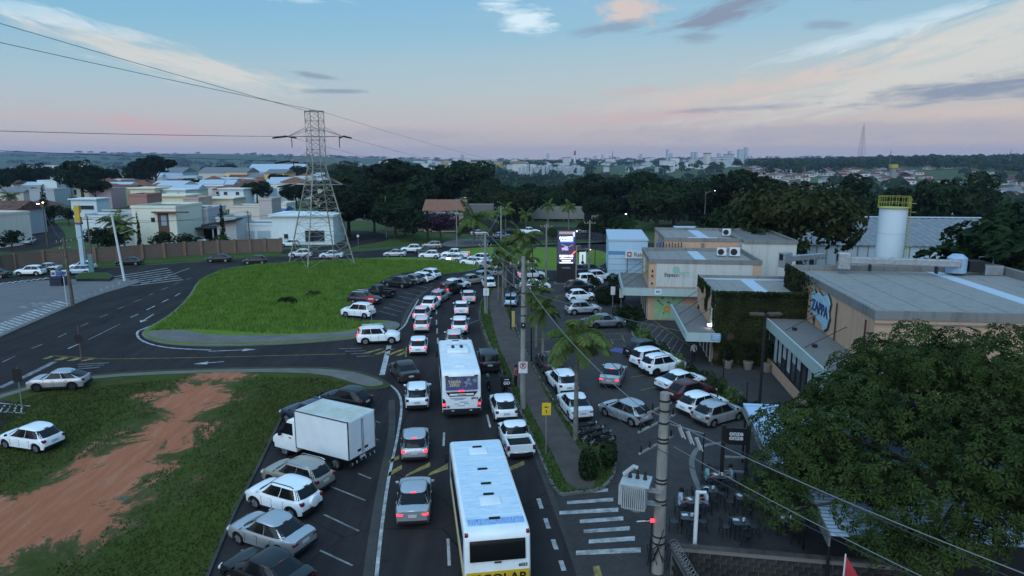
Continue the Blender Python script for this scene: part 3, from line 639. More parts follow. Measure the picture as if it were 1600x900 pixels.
    for i, (v0, v1) in enumerate(spans):
        for s in (-1, 1):
            g = MB(); vs = []; nt, nv = 4, 4
            for a in range(nt + 1):
                t = .07 + (.90 - .07) * a / nt
                for b in range(nv + 1): vs.append(side_pt(v0 + (v1 - v0) * b / nv, t, s))
            g.add(vs, [(a * 5 + b, a * 5 + b + 1, (a + 1) * 5 + b + 1, (a + 1) * 5 + b) for a in range(nt) for b in range(nv)])
            D['side_window%d%d' % (i, s)] = g.mesh('side_window', M_glass, 60)
    # --- lamps, plate, trim
    wr = hw(-h + .06); zl_ = belt - .17
    for s in (-1, 1):
        tl = MB()
        if k.get('deck'): tl.b0(s * wr * .60, s * (wr + .008), -h - .012, -h + .16, belt - .21, belt - .09)
        elif k.get('bed'): tl.b0(s * (W / 2 - .16), s * (W / 2 + .006), -h + .0, -h + .1, belt - .34, belt - .04)
        else: tl.b0(s * wr * .74, s * (wr + .012), -h - .014, -h + .2, belt - .23, belt - .05)
        D['tail_light%d' % s] = tl.mesh('tail_light', M_tail, 40, bevel=.03)
        wf = hw(h - .2); hl = MB(); hl.box((s * wf * .78, h - .15, k['nose'] - .02), (wf * .42, .26, .13), s * -.42)
        D['headlight%d' % s] = hl.mesh('headlight', M_head, 40, bevel=.03)
        mi = MB(); mi.box((s * (W / 2 + .07), k['yfb'] - .32, belt + .08), (.18, .10, .13)); D['mirror%d' % s] = mi.mesh('mirror', PA['white'], 40, bevel=.03)
    zp = .72 * belt if not k.get('bed') else .5
    D['number_plate'] = MB().box((0, -h - .018, zp if not k.get('deck') else .70), (.42, .03, .14)).mesh('number_plate', M_plate)
    bu = MB(); bu.box((0, -h + .02, sill + .13), (W * .84, .12, .16 if not k.get('clad') else .26)); D['bumper'] = bu.mesh('bumper', M_trim, 40, bevel=.03)
    fb = MB(); fb.box((0, h - .05, sill + .15), (W * .72, .13, .18)); D['grille'] = fb.mesh('grille', M_trim, 40, bevel=.03)
    D['brake_light'] = MB().box((0, k['yrt'] - .03 + (-.02 if not k.get('deck') else -.05), H - .09 if not k.get('deck') else H - .12), (.26, .06, .035)).mesh('brake_light', M_tail)
    ub = MB(); ub.b0(-W / 2 + .26, W / 2 - .26, -h + .12, h - .12, sill - .06, belt - .3); ub.b0(-W / 2 + .05, W / 2 - .05, yb + ra + .02, ya - ra - .02, sill - .03, sill + .1)
    D['underbody'] = ub.mesh('underbody', M_trim)
    if k.get('rails'):
        for s in (-1, 1):
            a = MB(); _, _, w, _ = out(.93); a.tube([(s * w * .9, k['yft'] - .12, H - .01), (s * w * .9, k['yft'] - .3, H + .055), (s * w * .9, k['yrt'] + .35, H + .05), (s * w * .9, k['yrt'] + .15, H - .02)], .022, 6)
            D['roof_rail%d' % s] = a.mesh('roof_rail', M_chrome if kind != 'ecosport' else M_trim, 40)
    if k.get('clad'):
        for s in (-1, 1):
            c = MB(); c.b0(s * (W / 2 - .03), s * (W / 2 + .012), yb + ra, ya - ra, sill - .02, sill + .11)
            for w in (ya, yb):
                pts = [(w + math.cos(a) * (ra + .03), r + math.sin(a) * (ra + .03) * .98) for a in [math.pi * q / 10 for q in range(11)]]
                for (y0, z0), (y1, z1) in zip(pts, pts[1:]):
                    c.add([(s * (W / 2 + .014), y0, z0), (s * (W / 2 + .014), y1, z1), (s * (W / 2 - .05), y1, z1), (s * (W / 2 - .05), y0, z0),
                           (s * (W / 2 + .014), w + (y0 - w) * .86, r + (z0 - r) * .86), (s * (W / 2 + .014), w + (y1 - w) * .86, r + (z1 - r) * .86)], [(0, 1, 2, 3), (0, 1, 5, 4)])
            D['cladding%d' % s] = c.mesh('cladding', M_trim, 30)
    for i, yy in enumerate((ya - ra - .12, (ya + yb) / 2 + .02, yb + ra + .1)):
        for s in (-1, 1): D['door_seam%d%d' % (i, s)] = MB().b0(s * (W / 2 - .03), s * (W / 2 + .003), yy - .008, yy + .008, sill + .12, belt - .16).mesh('door_seam', M_trim)
    for i, (yy) in enumerate((.12, -.86)):
        for s in (-1, 1): D['door_handle%d%d' % (i, s)] = MB().box((s * (W / 2 + .006), yy * L / 4.2, belt - .13), (.03, .17, .035)).mesh('door_handle', PA['white'])
    D['wheels'] = [(s * (W / 2 - .115), w, r) for w in (ya, yb) for s in (-1, 1)]
    D['k'] = k; PROTO[kind] = D; return D
def wheel_mesh(r, w=.21):
    key = 'wheel%.3f' % r
    if key in PROTO: return PROTO[key]
    t = MB(); n = 22; prof = [(-w / 2, r * .66), (-w / 2, r * .93), (-w / 2 + .03, r), (w / 2 - .03, r), (w / 2, r * .93), (w / 2, r * .66)]
    vs = [(x, q * math.cos(2 * math.pi * i / n), q * math.sin(2 * math.pi * i / n)) for i in range(n) for x, q in prof]; m = len(prof)
    t.add(vs, [(i * m + j, i * m + (j + 1) % m, ((i + 1) % n) * m + (j + 1) % m, ((i + 1) % n) * m + j) for i in range(n) for j in range(m)])
    tm = t.mesh('wheel', M_tyre, 35)
    q = MB()
    for i in range(5):
        a = 2 * math.pi * i / 5
        for s in (-1, 1):
            M = Matrix.Rotation(a, 3, 'X'); q.box(M @ Vector((s * (w / 2 - .02), 0, r * .34)), (.03, r * .2, r * .64), rot=M)
    q.tube([(-w / 2 + .012, 0, 0), (w / 2 - .012, 0, 0)], r * .2, 10); q.tube([(-w / 2 + .05, 0, 0), (w / 2 - .05, 0, 0)], r * .64, 18, cap=True)
    rm = q.mesh('rim', M_rim, 35); PROTO[key] = (tm, rm); return PROTO[key]
CS = .91
def car(kind, col, px, py, head, label, ref='c', lit=False, headlit=False, group=None, far=False, darkrim=False, name=None, z=.012, cat=None):
    D = car_meshes(kind); k = D['k']; p = P(px, py, z); th = R(head); f = Vector((math.sin(th), math.cos(th), 0))
    if ref == 'r': p = p + f * (k['L'] / 2 * CS)
    nm = name or {'hatch': 'hatchback', 'sedan': 'sedan', 'suv': 'suv', 'boxy': 'suv', 'ecosport': 'suv', 'mpv': 'minivan', 'wagon': 'station_wagon', 'coupe': 'suv', 'pickup': 'pickup_truck', 'bigpick': 'pickup_truck'}[kind]
    o = empty(nm, p, -th, label, cat or {'pickup': 'pickup', 'bigpick': 'pickup'}.get(kind, 'car'), group); m = PA[col]; o.scale = (CS,) * 3
    for key, me in D.items():
        if key in ('k', 'wheels'): continue
        base = key.rstrip('-0123456789')
        if far and base in ('door_handle', 'door_seam', 'grille', 'underbody', 'roof_rail', 'bumper', 'brake_light') : continue
        mm = None
        if base in ('body', 'mirror', 'door_handle'): mm = m
        if base == 'mirror' and kind in ('boxy', 'pickup', 'hatch'): mm = M_trim
        if base in ('tail_light', 'brake_light') and lit: mm = M_tailon
        if base == 'headlight' and headlit: mm = M_headon
        link(base, me, o, matl=mm)
    tm, rm = wheel_mesh(k['r'])
    for w in D['wheels']:
        wo = link('wheel', tm, o, w); link('rim', rm, wo, matl=M_rimd if darkrim else None)
    if k.get('spare') and not far:
        sp = MB(); sp.tube([(0, -k['L'] / 2 + .02, .86), (0, -k['L'] / 2 - .2, .86)], .31, 20).build('spare_wheel_cover', m, o, 40, bevel=.05)
    return o
G1, G2, G3, G4 = 'cars queuing on the main road', 'cars parked in the bay beside the grass lot', 'cars parked beside the grass island', 'cars in the shop car park'
# --- main road, left lane (tails to us)
car('sedan', 'silver', 645, 827, -5.5, 'silver sedan with red brake lights directly left of the yellow and white school bus', 'r', True, group=G1)
car('hatch', 'silver', 648, 725, -6.5, 'silver hatchback with lit brake lights just crossing the yellow road bars', 'r', True, group=G1)
car('suv', 'white', 652, 644, -7, 'white compact suv just left of the white city bus rear', 'r', group=G1)
car('sedan', 'brown', 643, 601, -24, 'dark brown sedan turning left beside the front of the city bus', 'r', group=G1)
car('hatch', 'white', 653, 557, -5, 'white hatchback with lit brake lights left of the city bus front', 'r', True, group=G1)
car('wagon', 'pearl', 658, 522, -3, 'pearl white car with glowing tail lights, second in the left lane past the junction', 'r', True, group=G1)
car('hatch', 'pearl', 655, 503, 4, 'pale hatchback mostly hidden behind another at the parking bay kerb', 'r', True, group=G1)
car('suv', 'white', 667, 488, 8, 'white suv with lit lamps in the left lane at the bay kerb end', 'r', True, group=G1)
car('wagon', 'silver', 679, 475, 14, 'silver wagon with bright red tail lights in the left lane', 'r', True, group=G1)
car('boxy', 'black', 692, 463, 26, 'black boxy off-roader with red lamps in the left lane queue', 'r', True, group=G1)
car('suv', 'white', 714, 452, 42, 'white suv angled right where the queue bends around the island', lit=True, group=G1)
car('sedan', 'beige', 738, 443, 55, 'beige sedan next in the bend past the white suv', lit=True, group=G1, far=True)
car('hatch', 'steel', 757, 437, 40, 'blue grey hatchback in the bend beside the tall street pole', group=G1, far=True)
# --- right lane
car('sedan', 'pearl', 733, 476, -6, 'pale sedan farthest ahead in the right lane before the kerb', 'r', True, group=G1)
car('sedan', 'white', 721, 495, -4, 'white sedan with pink tail lights, second from far in the right lane', 'r', True, group=G1)
car('suv', 'white', 718, 524, -3, 'white crossover with dark bumper in front of the pearl car by the bus', 'r', True, group=G1)
car('wagon', 'pearl', 710, 547, -5, 'pale car with high brake light right ahead of the city bus', 'r', True, group=G1)
car('boxy', 'black', 766, 585, -8, 'black suv with roof rails right of the city bus', 'r', group=G1, darkrim=True)
car('hatch', 'white', 792, 661, -9, 'white car between the motorcycles and the small white pickup', 'r', group=G1)
car('pickup', 'white', 815, 720, -10, 'small white pickup truck with an empty black bed by the kerb', 'r', group=G1)
# --- bay beside the dirt lot
car('sedan', 'black', 418, 912, -62, 'black sedan cut off by the bottom edge of the picture', group=G2)
car('sedan', 'silver', 425, 848, -64, 'silver blue sedan parked between the black sedan and the white suv', group=G2)
car('ecosport', 'white', 444, 792, -64, 'white suv with a spare wheel on its tailgate', group=G2)
car('wagon', 'beige', 466, 757, -64, 'beige grey station wagon with roof rails squeezed beside the box truck', group=G2)
car('suv', 'blue', 484, 660, -62, 'dark blue suv half hidden behind the white box truck', group=G2)
car('hatch', 'black', 541, 634, -66, 'black hatchback at the far end of the bay beside white kerb paint', group=G2)
# --- dirt lot and junction
car('hatch', 'white', 50, 697, -74, 'white hatchback parked on the grass lot at the left edge', z=.11)
car('coupe', 'silver', 94, 606, -99, 'silver suv with dark wheels parked on the lot corner by the road sign', darkrim=True, z=.11)
car('boxy', 'white', 592, 535, 82, 'white boxy suv driving out of the junction onto the main road', lit=True)
# --- bay beside the grass island
car('mpv', 'white', 560, 494, -72, 'white minivan parked nearest of the island bay, behind a red round sign', group=G3)
car('wagon', 'purple', 570, 474, 104, 'dark plum station wagon parked nose out beside the white minivan', group=G3)
car('pickup', 'black', 592, 463, -66, 'black pickup truck parked in the island bay', group=G3)
car('suv', 'black', 622, 448, -64, 'black suv parked beside the black pickup in the island bay', group=G3)
car('hatch', 'grey', 642, 443, -62, 'dark grey hatchback wedged between a black suv and a white hatchback', group=G3)
car('hatch', 'white', 657, 440, -62, 'white hatchback second from the far end of the island bay', group=G3)
car('suv', 'white', 668, 435, -62, 'white suv at the far end of the island bay', group=G3)
# --- road behind the island
G5 = 'cars queuing behind the grass island'
car('sedan', 'black', 343, 409, -97, 'black sedan driving alone on the avenue beyond the island tip', far=True)
car('hatch', 'black', 399, 412, -98, 'small black hatchback at the island edge left of the pylon', far=True)
car('suv', 'pearl', 470, 402, -96, 'pale suv behind the left legs of the lattice pylon', far=True)
car('sedan', 'white', 518, 403, -96, 'white sedan behind the right legs of the lattice pylon', far=True)
car('hatch', 'white', 453, 385, -95, 'white hatchback parked by the end of the brick wall', far=True)
car('sedan', 'silver', 617, 401, -95, 'silver sedan leading the queue behind the island', group=G5, far=True)
car('suv', 'white', 643, 394, -94, 'white suv in the far lane above the leading silver sedan', group=G5, far=True)
car('wagon', 'beige', 675, 388, -94, 'beige wagon farthest back on the verge side of the queue', group=G5, far=True)
car('sedan', 'black', 666, 397, -90, 'black sedan boxed in between white cars in the island queue', group=G5, far=True)
car('hatch', 'white', 671, 403, -86, 'white hatchback beside the black sedan in the island queue', group=G5, far=True)
car('bigpick', 'white', 711, 403, -82, 'white pickup truck in the queue behind the island', group=G5, far=True, lit=True)
car('sedan', 'silver', 705, 409, -80, 'silver sedan on the island side of the white pickup', group=G5, far=True)
car('sedan', 'white', 738, 414, -68, 'white sedan on the inside of the roundabout bend', group=G5, far=True)
car('suv', 'white', 749, 409, -66, 'white suv on the outside of the roundabout bend', group=G5, far=True)
car('suv', 'silver', 766, 421, -45, 'silver suv behind the street pole on the roundabout bend', group=G5, far=True)
car('hatch', 'beige', 770, 430, -30, 'beige hatchback beside the palms on the roundabout bend', group=G5, far=True)
car('hatch', 'white', 767, 452, -12, 'white hatchback at the start of the median, seen from behind', 'r', group=G1)
# --- beyond the median
car('suv', 'white', 831, 435, 80, 'white suv passing left of the black led totem', lit=True, far=True)
car('sedan', 'white', 836, 452, 82, 'white sedan entering the shop car park by the median palms', far=True)
car('hatch', 'sky', 797, 481, 4, 'pale blue hatchback parked against the median by the street lamp', 'r')
car('hatch', 'black', 803, 461, 4, 'black hatchback parked ahead of the pale blue one by the median', far=True)
G6 = 'cars on the far roundabout'
car('bigpick', 'white', 826, 366, 88, 'white pickup with headlights on at the far roundabout', headlit=True, group=G6, far=True)
car('hatch', 'steel', 785, 372, 60, 'blue grey hatchback coming round the far roundabout', group=G6, far=True)
car('sedan', 'black', 797, 364, 80, 'black sedan beside the white pickup on the far roundabout', group=G6, far=True)
car('sedan', 'silver', 749, 368, 85, 'silver sedan at the tip of the paved island beyond the queue', group=G6, far=True)
car('hatch', 'grey', 913, 365, -88, 'grey hatchback with headlights on behind the led totem', headlit=True, group=G6, far=True)
car('sedan', 'black', 905, 395, 100, 'black sedan emerging just right of the led totem', headlit=True, far=True)
car('hatch', 'blue', 906, 427, 85, 'dark blue hatchback below the white vertical sign', far=True)
car('hatch', 'purple', 924, 426, 85, 'plum hatchback right of the pole by the white vertical sign', far=True)
# --- shop car park
car('mpv', 'white', 921, 444, 82, 'white minivan in the farthest row near the pale blue shop', group=G4, far=True)
car('suv', 'pearl', 936, 438, 82, 'pearl suv behind the white minivan near the pale blue shop', group=G4, far=True)
car('suv', 'black', 905, 455, 80, 'black suv parked behind the white hatchback in the shop row', group=G4, far=True)
car('hatch', 'white', 908, 469, 78, 'white hatchback parked beside the black suv in the shop row', group=G4)
car('suv', 'silver', 911, 490, 80, 'silver suv with bronze wheels parked in the shop row', group=G4)
car('coupe', 'grey', 946, 511, 82, 'grey coupe-roofed suv parked at the end of the shop row', group=G4, darkrim=True)
car('boxy', 'green', 917, 556, 14, 'dark green suv with a red lamp hidden behind the near palm', 'r', True, group=G4)
car('suv', 'brown', 866, 588, -9, 'brown grey suv parked along the median behind the palm', 'r', group=G4)
car('suv', 'white', 890, 620, -13, 'white suv parked along the median ahead of the white sedan', 'r', group=G4, darkrim=True)
car('sedan', 'white', 911, 661, -11, 'white sedan parked along the median nearest the motorcycles', 'r', group=G4)
car('sedan', 'silver', 951, 608, 17, 'silver sedan with red brake lights in the middle of the car park', 'r', True, group=G4)
car('hatch', 'silver', 976, 654, -38, 'silver hatchback turning left beside the transformer pole', group=G4)
car('suv', 'black', 1010, 556, 66, 'black suv with roof rails at the far end of the hedge row', group=G4)
car('mpv', 'white', 1018, 570, 64, 'white minivan second in the hedge row beside the black suv', group=G4)
car('ecosport', 'white', 1035, 581, 64, 'white suv with dark wheels in the hedge row', group=G4, darkrim=True)
car('sedan', 'white', 1064, 606, 62, 'white sedan in the hedge row beside the dark red hatchback', group=G4)
car('hatch', 'red', 1080, 622, 62, 'dark red hatchback in the hedge row', group=G4)
car('hatch', 'white', 1097, 642, 60, 'white hatchback in the hedge row beside the dark red one', group=G4)
car('hatch', 'silver', 1122, 657, 58, 'silver hatchback at the near end of the hedge row by the metal awning', group=G4)
# --- left streets
car('suv', 'white', 48, 430, -97, 'white suv on the cross street left of the station planter', far=True)
car('sedan', 'silver', 74, 424, -97, 'silver sedan half hidden behind the white suv by the brick wall', far=True)
car('hatch', 'white', 130, 421, -98, 'white hatchback by the brick wall behind the price totem', far=True)
car('hatch', 'sky', 124, 428, -98, 'pale blue hatchback in front of the white one by the price totem', far=True)
car('sedan', 'black', 203, 414, -98, 'black sedan below the brick wall left of the leaning white pole', far=True)
car('sedan', 'black', -8, 434, -98, 'black sedan cut off by the left edge on the cross street', far=True)
car('suv', 'white', 64, 361, 150, 'white suv parked up the residential street', far=True)
car('hatch', 'silver', 46, 381, 165, 'silver hatchback coming down the residential street', far=True)
car('hatch', 'silver', 311, 380, -95, 'silver hatchback in the dark carport of a house', far=True)

# ------------------------------------------------------------------ buses and truck
M_bus = mat('bus_white', (.76, .79, .81), .4, var=.06, scale=1.5, coat=.3)
M_busr = mat('bus_roof_chipped', (.66, .73, .78), .5, col2=(.40, .56, .70), scale=2.2, detail=9, stretch=(1, 3, 1))
M_bchip = mat('bare_blue_patch', (.06, .2, .52), .6, col2=(.45, .6, .72), scale=3, detail=9, stretch=(7, .8, 1))
M_byel = mat('school_yellow', (.55, .36, .02), .45, var=.1)
M_ink = mat('black_lettering', (.012, .012, .015), .5, var=0)
def rbox(mb_args, name, m, parent, bev=.06, ang=40, seg=3):
    mb = MB()
    for a in mb_args: mb.b0(*a)
    return mb.build(name, m, parent, ang, bevel=bev, seg=seg)
def bus(name, rear_px, rear_py, head, L, W, H, label, school):
    p = P(rear_px, rear_py); th = R(head); f = Vector((math.sin(th), math.cos(th), 0)); p = p + f * (L / 2); p.z = .012
    o = empty(name, p, -th, label, 'bus'); h = L / 2; w = W / 2
    mb = MB(); prof = [(-h, .42), (-h - .02, .9), (-h + .0, 1.5), (-h + .12, H - .25), (-h + .25, H - .06), (-h + .5, H), (h - .6, H), (h - .25, H - .08), (h - .08, H - .4), (h, 1.3), (h, .42)]
    mb.extr_x(prof, -w, w); mb.build('body', M_bus, o, 40, bevel=.11, seg=4)
    rf = MB(); rf.b0(-w + .14, w - .14, -h + .55, h - .65, H - .02, H + .012); ro = rf.build('roof', M_busr if school else M_bus, o, bevel=.005, seg=1)
    for q in range(6): MB().b0(-w + .16, w - .16, -h + 1.3 + q * (L - 2.6) / 5 - .012, -h + 1.3 + q * (L - 2.6) / 5 + .012, H + .008, H + .02).build('roof_seam', M_busr if not school else M_bus, ro)
    # side windows, one per bay
    nb = 6
    for s in (-1, 1):
        for i in range(nb):
            y0 = -h + .5 + i * (L - 1.2) / nb; rbox([(s * (w - .02), s * (w + .008), y0 + .04, y0 + (L - 1.2) / nb - .04, 1.45, H - .42)], 'side_window', M_glass, o, .02)
        rbox([(s * (w - .02), s * (w + .010), -h + .1, h - .1, .62, .84)], 'side_stripe', M_byel if school else M_trim, o, .005)
        for yy in (-h + 2.1, h - 2.2):
            tm, rm = wheel_mesh(.46, .28); wo = link('wheel', tm, o, (s * (w - .16), yy, .46)); link('rim', rm, wo)
        rbox([(s * (w + .06), s * (w + .24), h - .1, h + .14, 1.7, 2.2)], 'mirror', M_trim, o, .04)
    rbox([(-w + .1, w - .1, h - .02, h + .03, 1.25, H - .45)], 'windscreen', M_glass, o, .04)
    q = MB(); q.b0(-w + .03, w - .03, -h - .06, -h + .25, .32, .72); q.build('bumper', M_byel if school else M_trim, o, 40, bevel=.05)
    if school:
        q = MB(); a = R(-8); q.box((0, -h + .035, H - .73), (W * .84, .05, .80), rot=Matrix.Rotation(a, 3, 'X')); q.build('rear_window', M_glass, o, 40, bevel=.025)
        rbox([(-w + .06, w - .06, -h - .032, -h + .02, .80, 1.40)], 'yellow_band', M_byel, o, .004)
        lettering('lettering', 'ESCOLAR', .50, M_ink, o, (0, -h - .038, 1.10), (R(90), 0, 0), .004, .012, 1.05)
        lettering('fleet_number', '6053', .17, M_ink, o, (w - .3, -h - .022, 1.58), (R(90), 0, 0), .006, .004)
        rbox([(-.13, .13, -h - .02, -h + .03, 1.72, 1.77)], 'handle', M_trim, o, .005)
        for y, t in ((-h + 2.4, 1), (h - 1.8, 1)):
            rbox([(-.42, .42, y - .36, y + .36, H + .008, H + .06)], 'roof_hatch', M_bus, ro, .03)
        for y in (-h + 1.0, -h + 2.95, -h + 3.9, -h + 5.3, h - 1.3):
            rbox([(-.22, .22, y - .06, y + .06, H + .006, H + .07)], 'roof_vent', M_trim, ro, .02); 
        mb = MB(); mb.b0(-w + .2, w - .14, -h + .6, -h + 1.05, H + .008, H + .016); mb.build('worn_patch', M_bchip, ro)
        for s in (-1, 1): rbox([(s * (w - .16), s * (w - .03), -h + .14, -h + .3, H - .2, H - .08)], 'marker_lamp', M_tail, o, .02)
        for s in (-1, 1): rbox([(s * (w - .22), s * (w - .04), -h - .03, -h + .05, 1.0, 1.28)], 'tail_light', M_tail, o, .02)
    else:
        M_ad = mat('ad_dark', (.035, .038, .055), .3, col2=(.11, .12, .2), scale=2.6, detail=6, var=.3); M_adb = mat('ad_blue', (.06, .08, .32), .3, var=.1); M_gold = mat('ad_gold', (.5, .42, .3), .5, var=0)
        q = MB(); a = R(-7); q.box((0, -h + .0, H - .72), (W * .82, .05, .86), rot=Matrix.Rotation(a, 3, 'X')); ad = q.build('rear_window_advert', M_ad, o, bevel=.01, seg=1)
        q = MB(); q.box((0, -h - .075, H - 1.10), (W * .82, .02, .10), rot=Matrix.Rotation(a, 3, 'X')); q.build('advert_band', M_adb, ad)
        for s_, zz in (('TARIFA', H - .62), ('ZERO', H - .84)): lettering('lettering', s_, .25, M_gold, ad, (-.45, -h - .035 - (H - .72 - zz) * .13 * -1 - .02, zz), (R(90) - R(7), 0, 0), .004, .01)
        mbp = MB(); random.seed(4)
        for i in range(14): mbp.box((.2 + random.random() * .7, -h - .04 + (.02 if i < 7 else -.0), H - .98 + random.random() * .5), (.05 + random.random() * .16, .03, .05 + random.random() * .2), rot=Matrix.Rotation(random.random() - .5, 3, 'Y'))
        mbp.build('advert_picture', mat('ad_pale', (.32, .35, .48), .4, var=.3, scale=9), ad)
        q = MB(); q.add([(-1.02, -h - .035, 1.86), (1.02, -h - .035, 1.86), (.78, -h - .035, 1.56), (-.78, -h - .035, 1.56)], [(0, 1, 2, 3)]); q.build('engine_grille', M_trim, o)
        rbox([(-.78, .78, -h - .05, -h - .02, 1.62, 1.74)], 'grille_panel', M_bus, o, .01); rbox([(-.28, .28, -h - .06, -h - .02, 1.665, 1.70)], 'handle', M_trim, o, .005)
        rbox([(-.13, .13, -h - .05, -h + .02, 1.86, 1.96)], 'brake_light', M_tailon, o, .01)
        for s in (-1, 1):
            q = MB(); q.add([(s * (w - .02), -h - .03, .80), (s * (w - .26), -h - .03, .80), (s * (w - .2), -h - .03, 1.3), (s * (w - .02), -h - .03, 1.48)], [(0, 1, 2, 3)]); lb = q.build('lamp_cluster', M_trim, o)
            rbox([(s * (w - .20), s * (w - .03), -h - .055, -h - .02, .92, 1.12)], 'tail_light', M_tailon, lb, .02)
            rbox([(s * .5, s * .66, -h - .075, -h, .58, .64)], 'reflector', M_plate, o, .005)
            rbox([(s * (w - .42), s * (w - .18), -h + .02, -h + .1, H - .30, H - .22)], 'marker_lamp', M_tail, o, .01)
        lettering('fleet_number', '6916', .22, M_ink, o, (w - .42, -h - .035, 1.40), (R(90), 0, 0), .004, .006)
        for x, z, L_ in ((-.25, 1.42, 1.0), (-.2, 1.33, .6), (.12, 1.16, .5), (.3, 1.04, .35), (-.05, .92, .5), (-.3, 1.05, .3)): rbox([(x - L_ / 2, x + L_ / 2, -h - .03, -h - .024, z - .018, z + .018)], 'small_print', mat('print_blue', (.12, .17, .32), .6, var=.4, scale=22), o, .001)
        rbox([(-w + .3, -w + .46, -h - .032, -h - .02, .78, .94)], 'wheelchair_sticker', M_adb, o, .003)
        q = MB(); q.b0(-.78, .78, -.1, 1.75, H, H + .26); ac = q.build('roof_air_conditioner', M_bus, ro, 40, bevel=.09)
        for i in range(3):
            for s in (-1, 1): MB().cyl((s * .3, .72 + i * .26 - .05, H + .24), .13, .03, 14).build('fan', M_trim, ac)
        rbox([(-.34, .34, -h + 1.1, -h + 1.5, H + .005, H + .09)], 'roof_hatch', M_bus, ro, .03); rbox([(-.3, .3, h - 1.6, h - 1.2, H + .005, H + .09)], 'roof_hatch', M_bus, ro, .03); rbox([(-.25, .25, h - .9, h - .75, H + .0, H + .05)], 'roof_vent', M_trim, ro, .02)
    return o
bus('city_bus', 722, 655, -7.5, 8.6, 2.5, 3.15, 'white city bus with an advert across its rear window', False)
sb = bus('school_bus', 776, 960, -8.6, 9.0, 2.5, 2.95, 'school bus with scraped pale roof and yellow band in the foreground', True)
_p = P(776, 825, 2.95); _f = Vector((math.sin(R(-8.6)), math.cos(R(-8.6)), 0)); _q = _p + _f * 4.15; sb.location = (_q.x, _q.y, .012)

def truck(px, py, head, label):
    o = empty('box_truck', P(px, py, .012), -R(head), label, 'truck')
    M_box = mat('box_panel', (.70, .73, .75), .45, var=.05, scale=1.2); M_btop = mat('box_top_stained', (.60, .62, .60), .6, col2=(.42, .42, .34), scale=.9, detail=8)
    w = 1.08
    cb = MB(); cb.extr_x([(1.35, .42), (3.15, .42), (3.2, .95), (3.0, 1.2), (2.55, 1.35), (1.98, 2.22), (1.75, 2.34), (1.35, 2.36)], -.98, .98); c = cb.build('cab', PA['white'], o, 40, bevel=.08, seg=3)
    bx_ = MB(); bx_.b0(-w, w, -2.55, 1.22, .82, 2.98); b = bx_.build('cargo_box', M_box, o, bevel=.015, seg=1)
    MB().b0(-w + .06, w - .06, -2.5, 1.17, 2.975, 2.992).build('box_top', M_btop, b)
    for s in (-1, 1):
        for e in ((s * w, -2.56, 0), (s * w, 1.22, 0)): MB().box((e[0] * 1.003, e[1], 1.9), (.05, .05, 2.2)).build('corner_strip', M_chrome, b)
        MB().box((s * w * 1.003, -.66, 2.96), (.05, 3.8, .06)).build('edge_strip', M_chrome, b)
        MB().box((s * .52, -2.57, 1.9), (1.0, .03, 2.05)).build('rear_door', M_box, b, bevel=.01, seg=1)
        MB().box((s * .28, -2.59, 1.15), (.26, .03, .13)).build('door_latch', M_trim, b)
        MB().tube([(s * .06, -2.6, .95), (s * .06, -2.6, 2.85)], .018, 6).build('lock_rod', M_chrome, b)
        q = MB(); q.add([(s * .992, 2.5, 1.40), (s * .992, 1.55, 1.40), (s * .992, 1.55, 2.1), (s * .992, 2.02, 2.1)], [(0, 1, 2, 3)]); q.build('side_window', M_glass, c)
        rbox([(s * 1.0, s * 1.2, 2.38, 2.5, 1.3, 1.65)], 'mirror', M_trim, c, .03); rbox([(s * .98, s * 1.0, 1.7, 1.86, 1.2, 1.26)], 'door_handle', M_trim, c, .005)
        rbox([(s * .6, s * .9, 3.1, 3.2, .82, 1.04)], 'headlight', M_head, c, .03)
        for yy in (2.35, -1.45):
            tm, rm = wheel_mesh(.37, .24); wo = link('wheel', tm, o, (s * .84, yy, .37)); link('rim', rm, wo)
    q = MB(); q.add([(-.85, 2.575, 1.38), (.85, 2.575, 1.38), (.8, 2.05, 2.16), (-.8, 2.05, 2.16)], [(0, 1, 2, 3)]); q.build('windscreen', M_glass, c)
    rbox([(-.99, .99, 3.0, 3.26, .36, .78)], 'bumper', M_trim, c, .06)
    MB().b0(-.45, .45, -2.4, 2.2, .5, .8).build('chassis', M_trim, o)
    for i in range(12): MB().box((-1.0 + i * .182, -2.52, .52), (.092, .05, .13)).build('bumper_stripe', M_white if i % 2 else M_trim, o)
    for i in range(11): MB().box((-.91 + i * .182, -2.522, .52), (.09, .05, .13)).build('bumper_stripe', M_plate if i % 2 else M_trim, o) if i % 2 == 0 else None
    MB().box((.0, -2.55, .70), (.42, .03, .14)).build('number_plate', M_plate, o)
    return o
truck(512, 716, -62, 'white box truck parked nose to the grass in the bay')

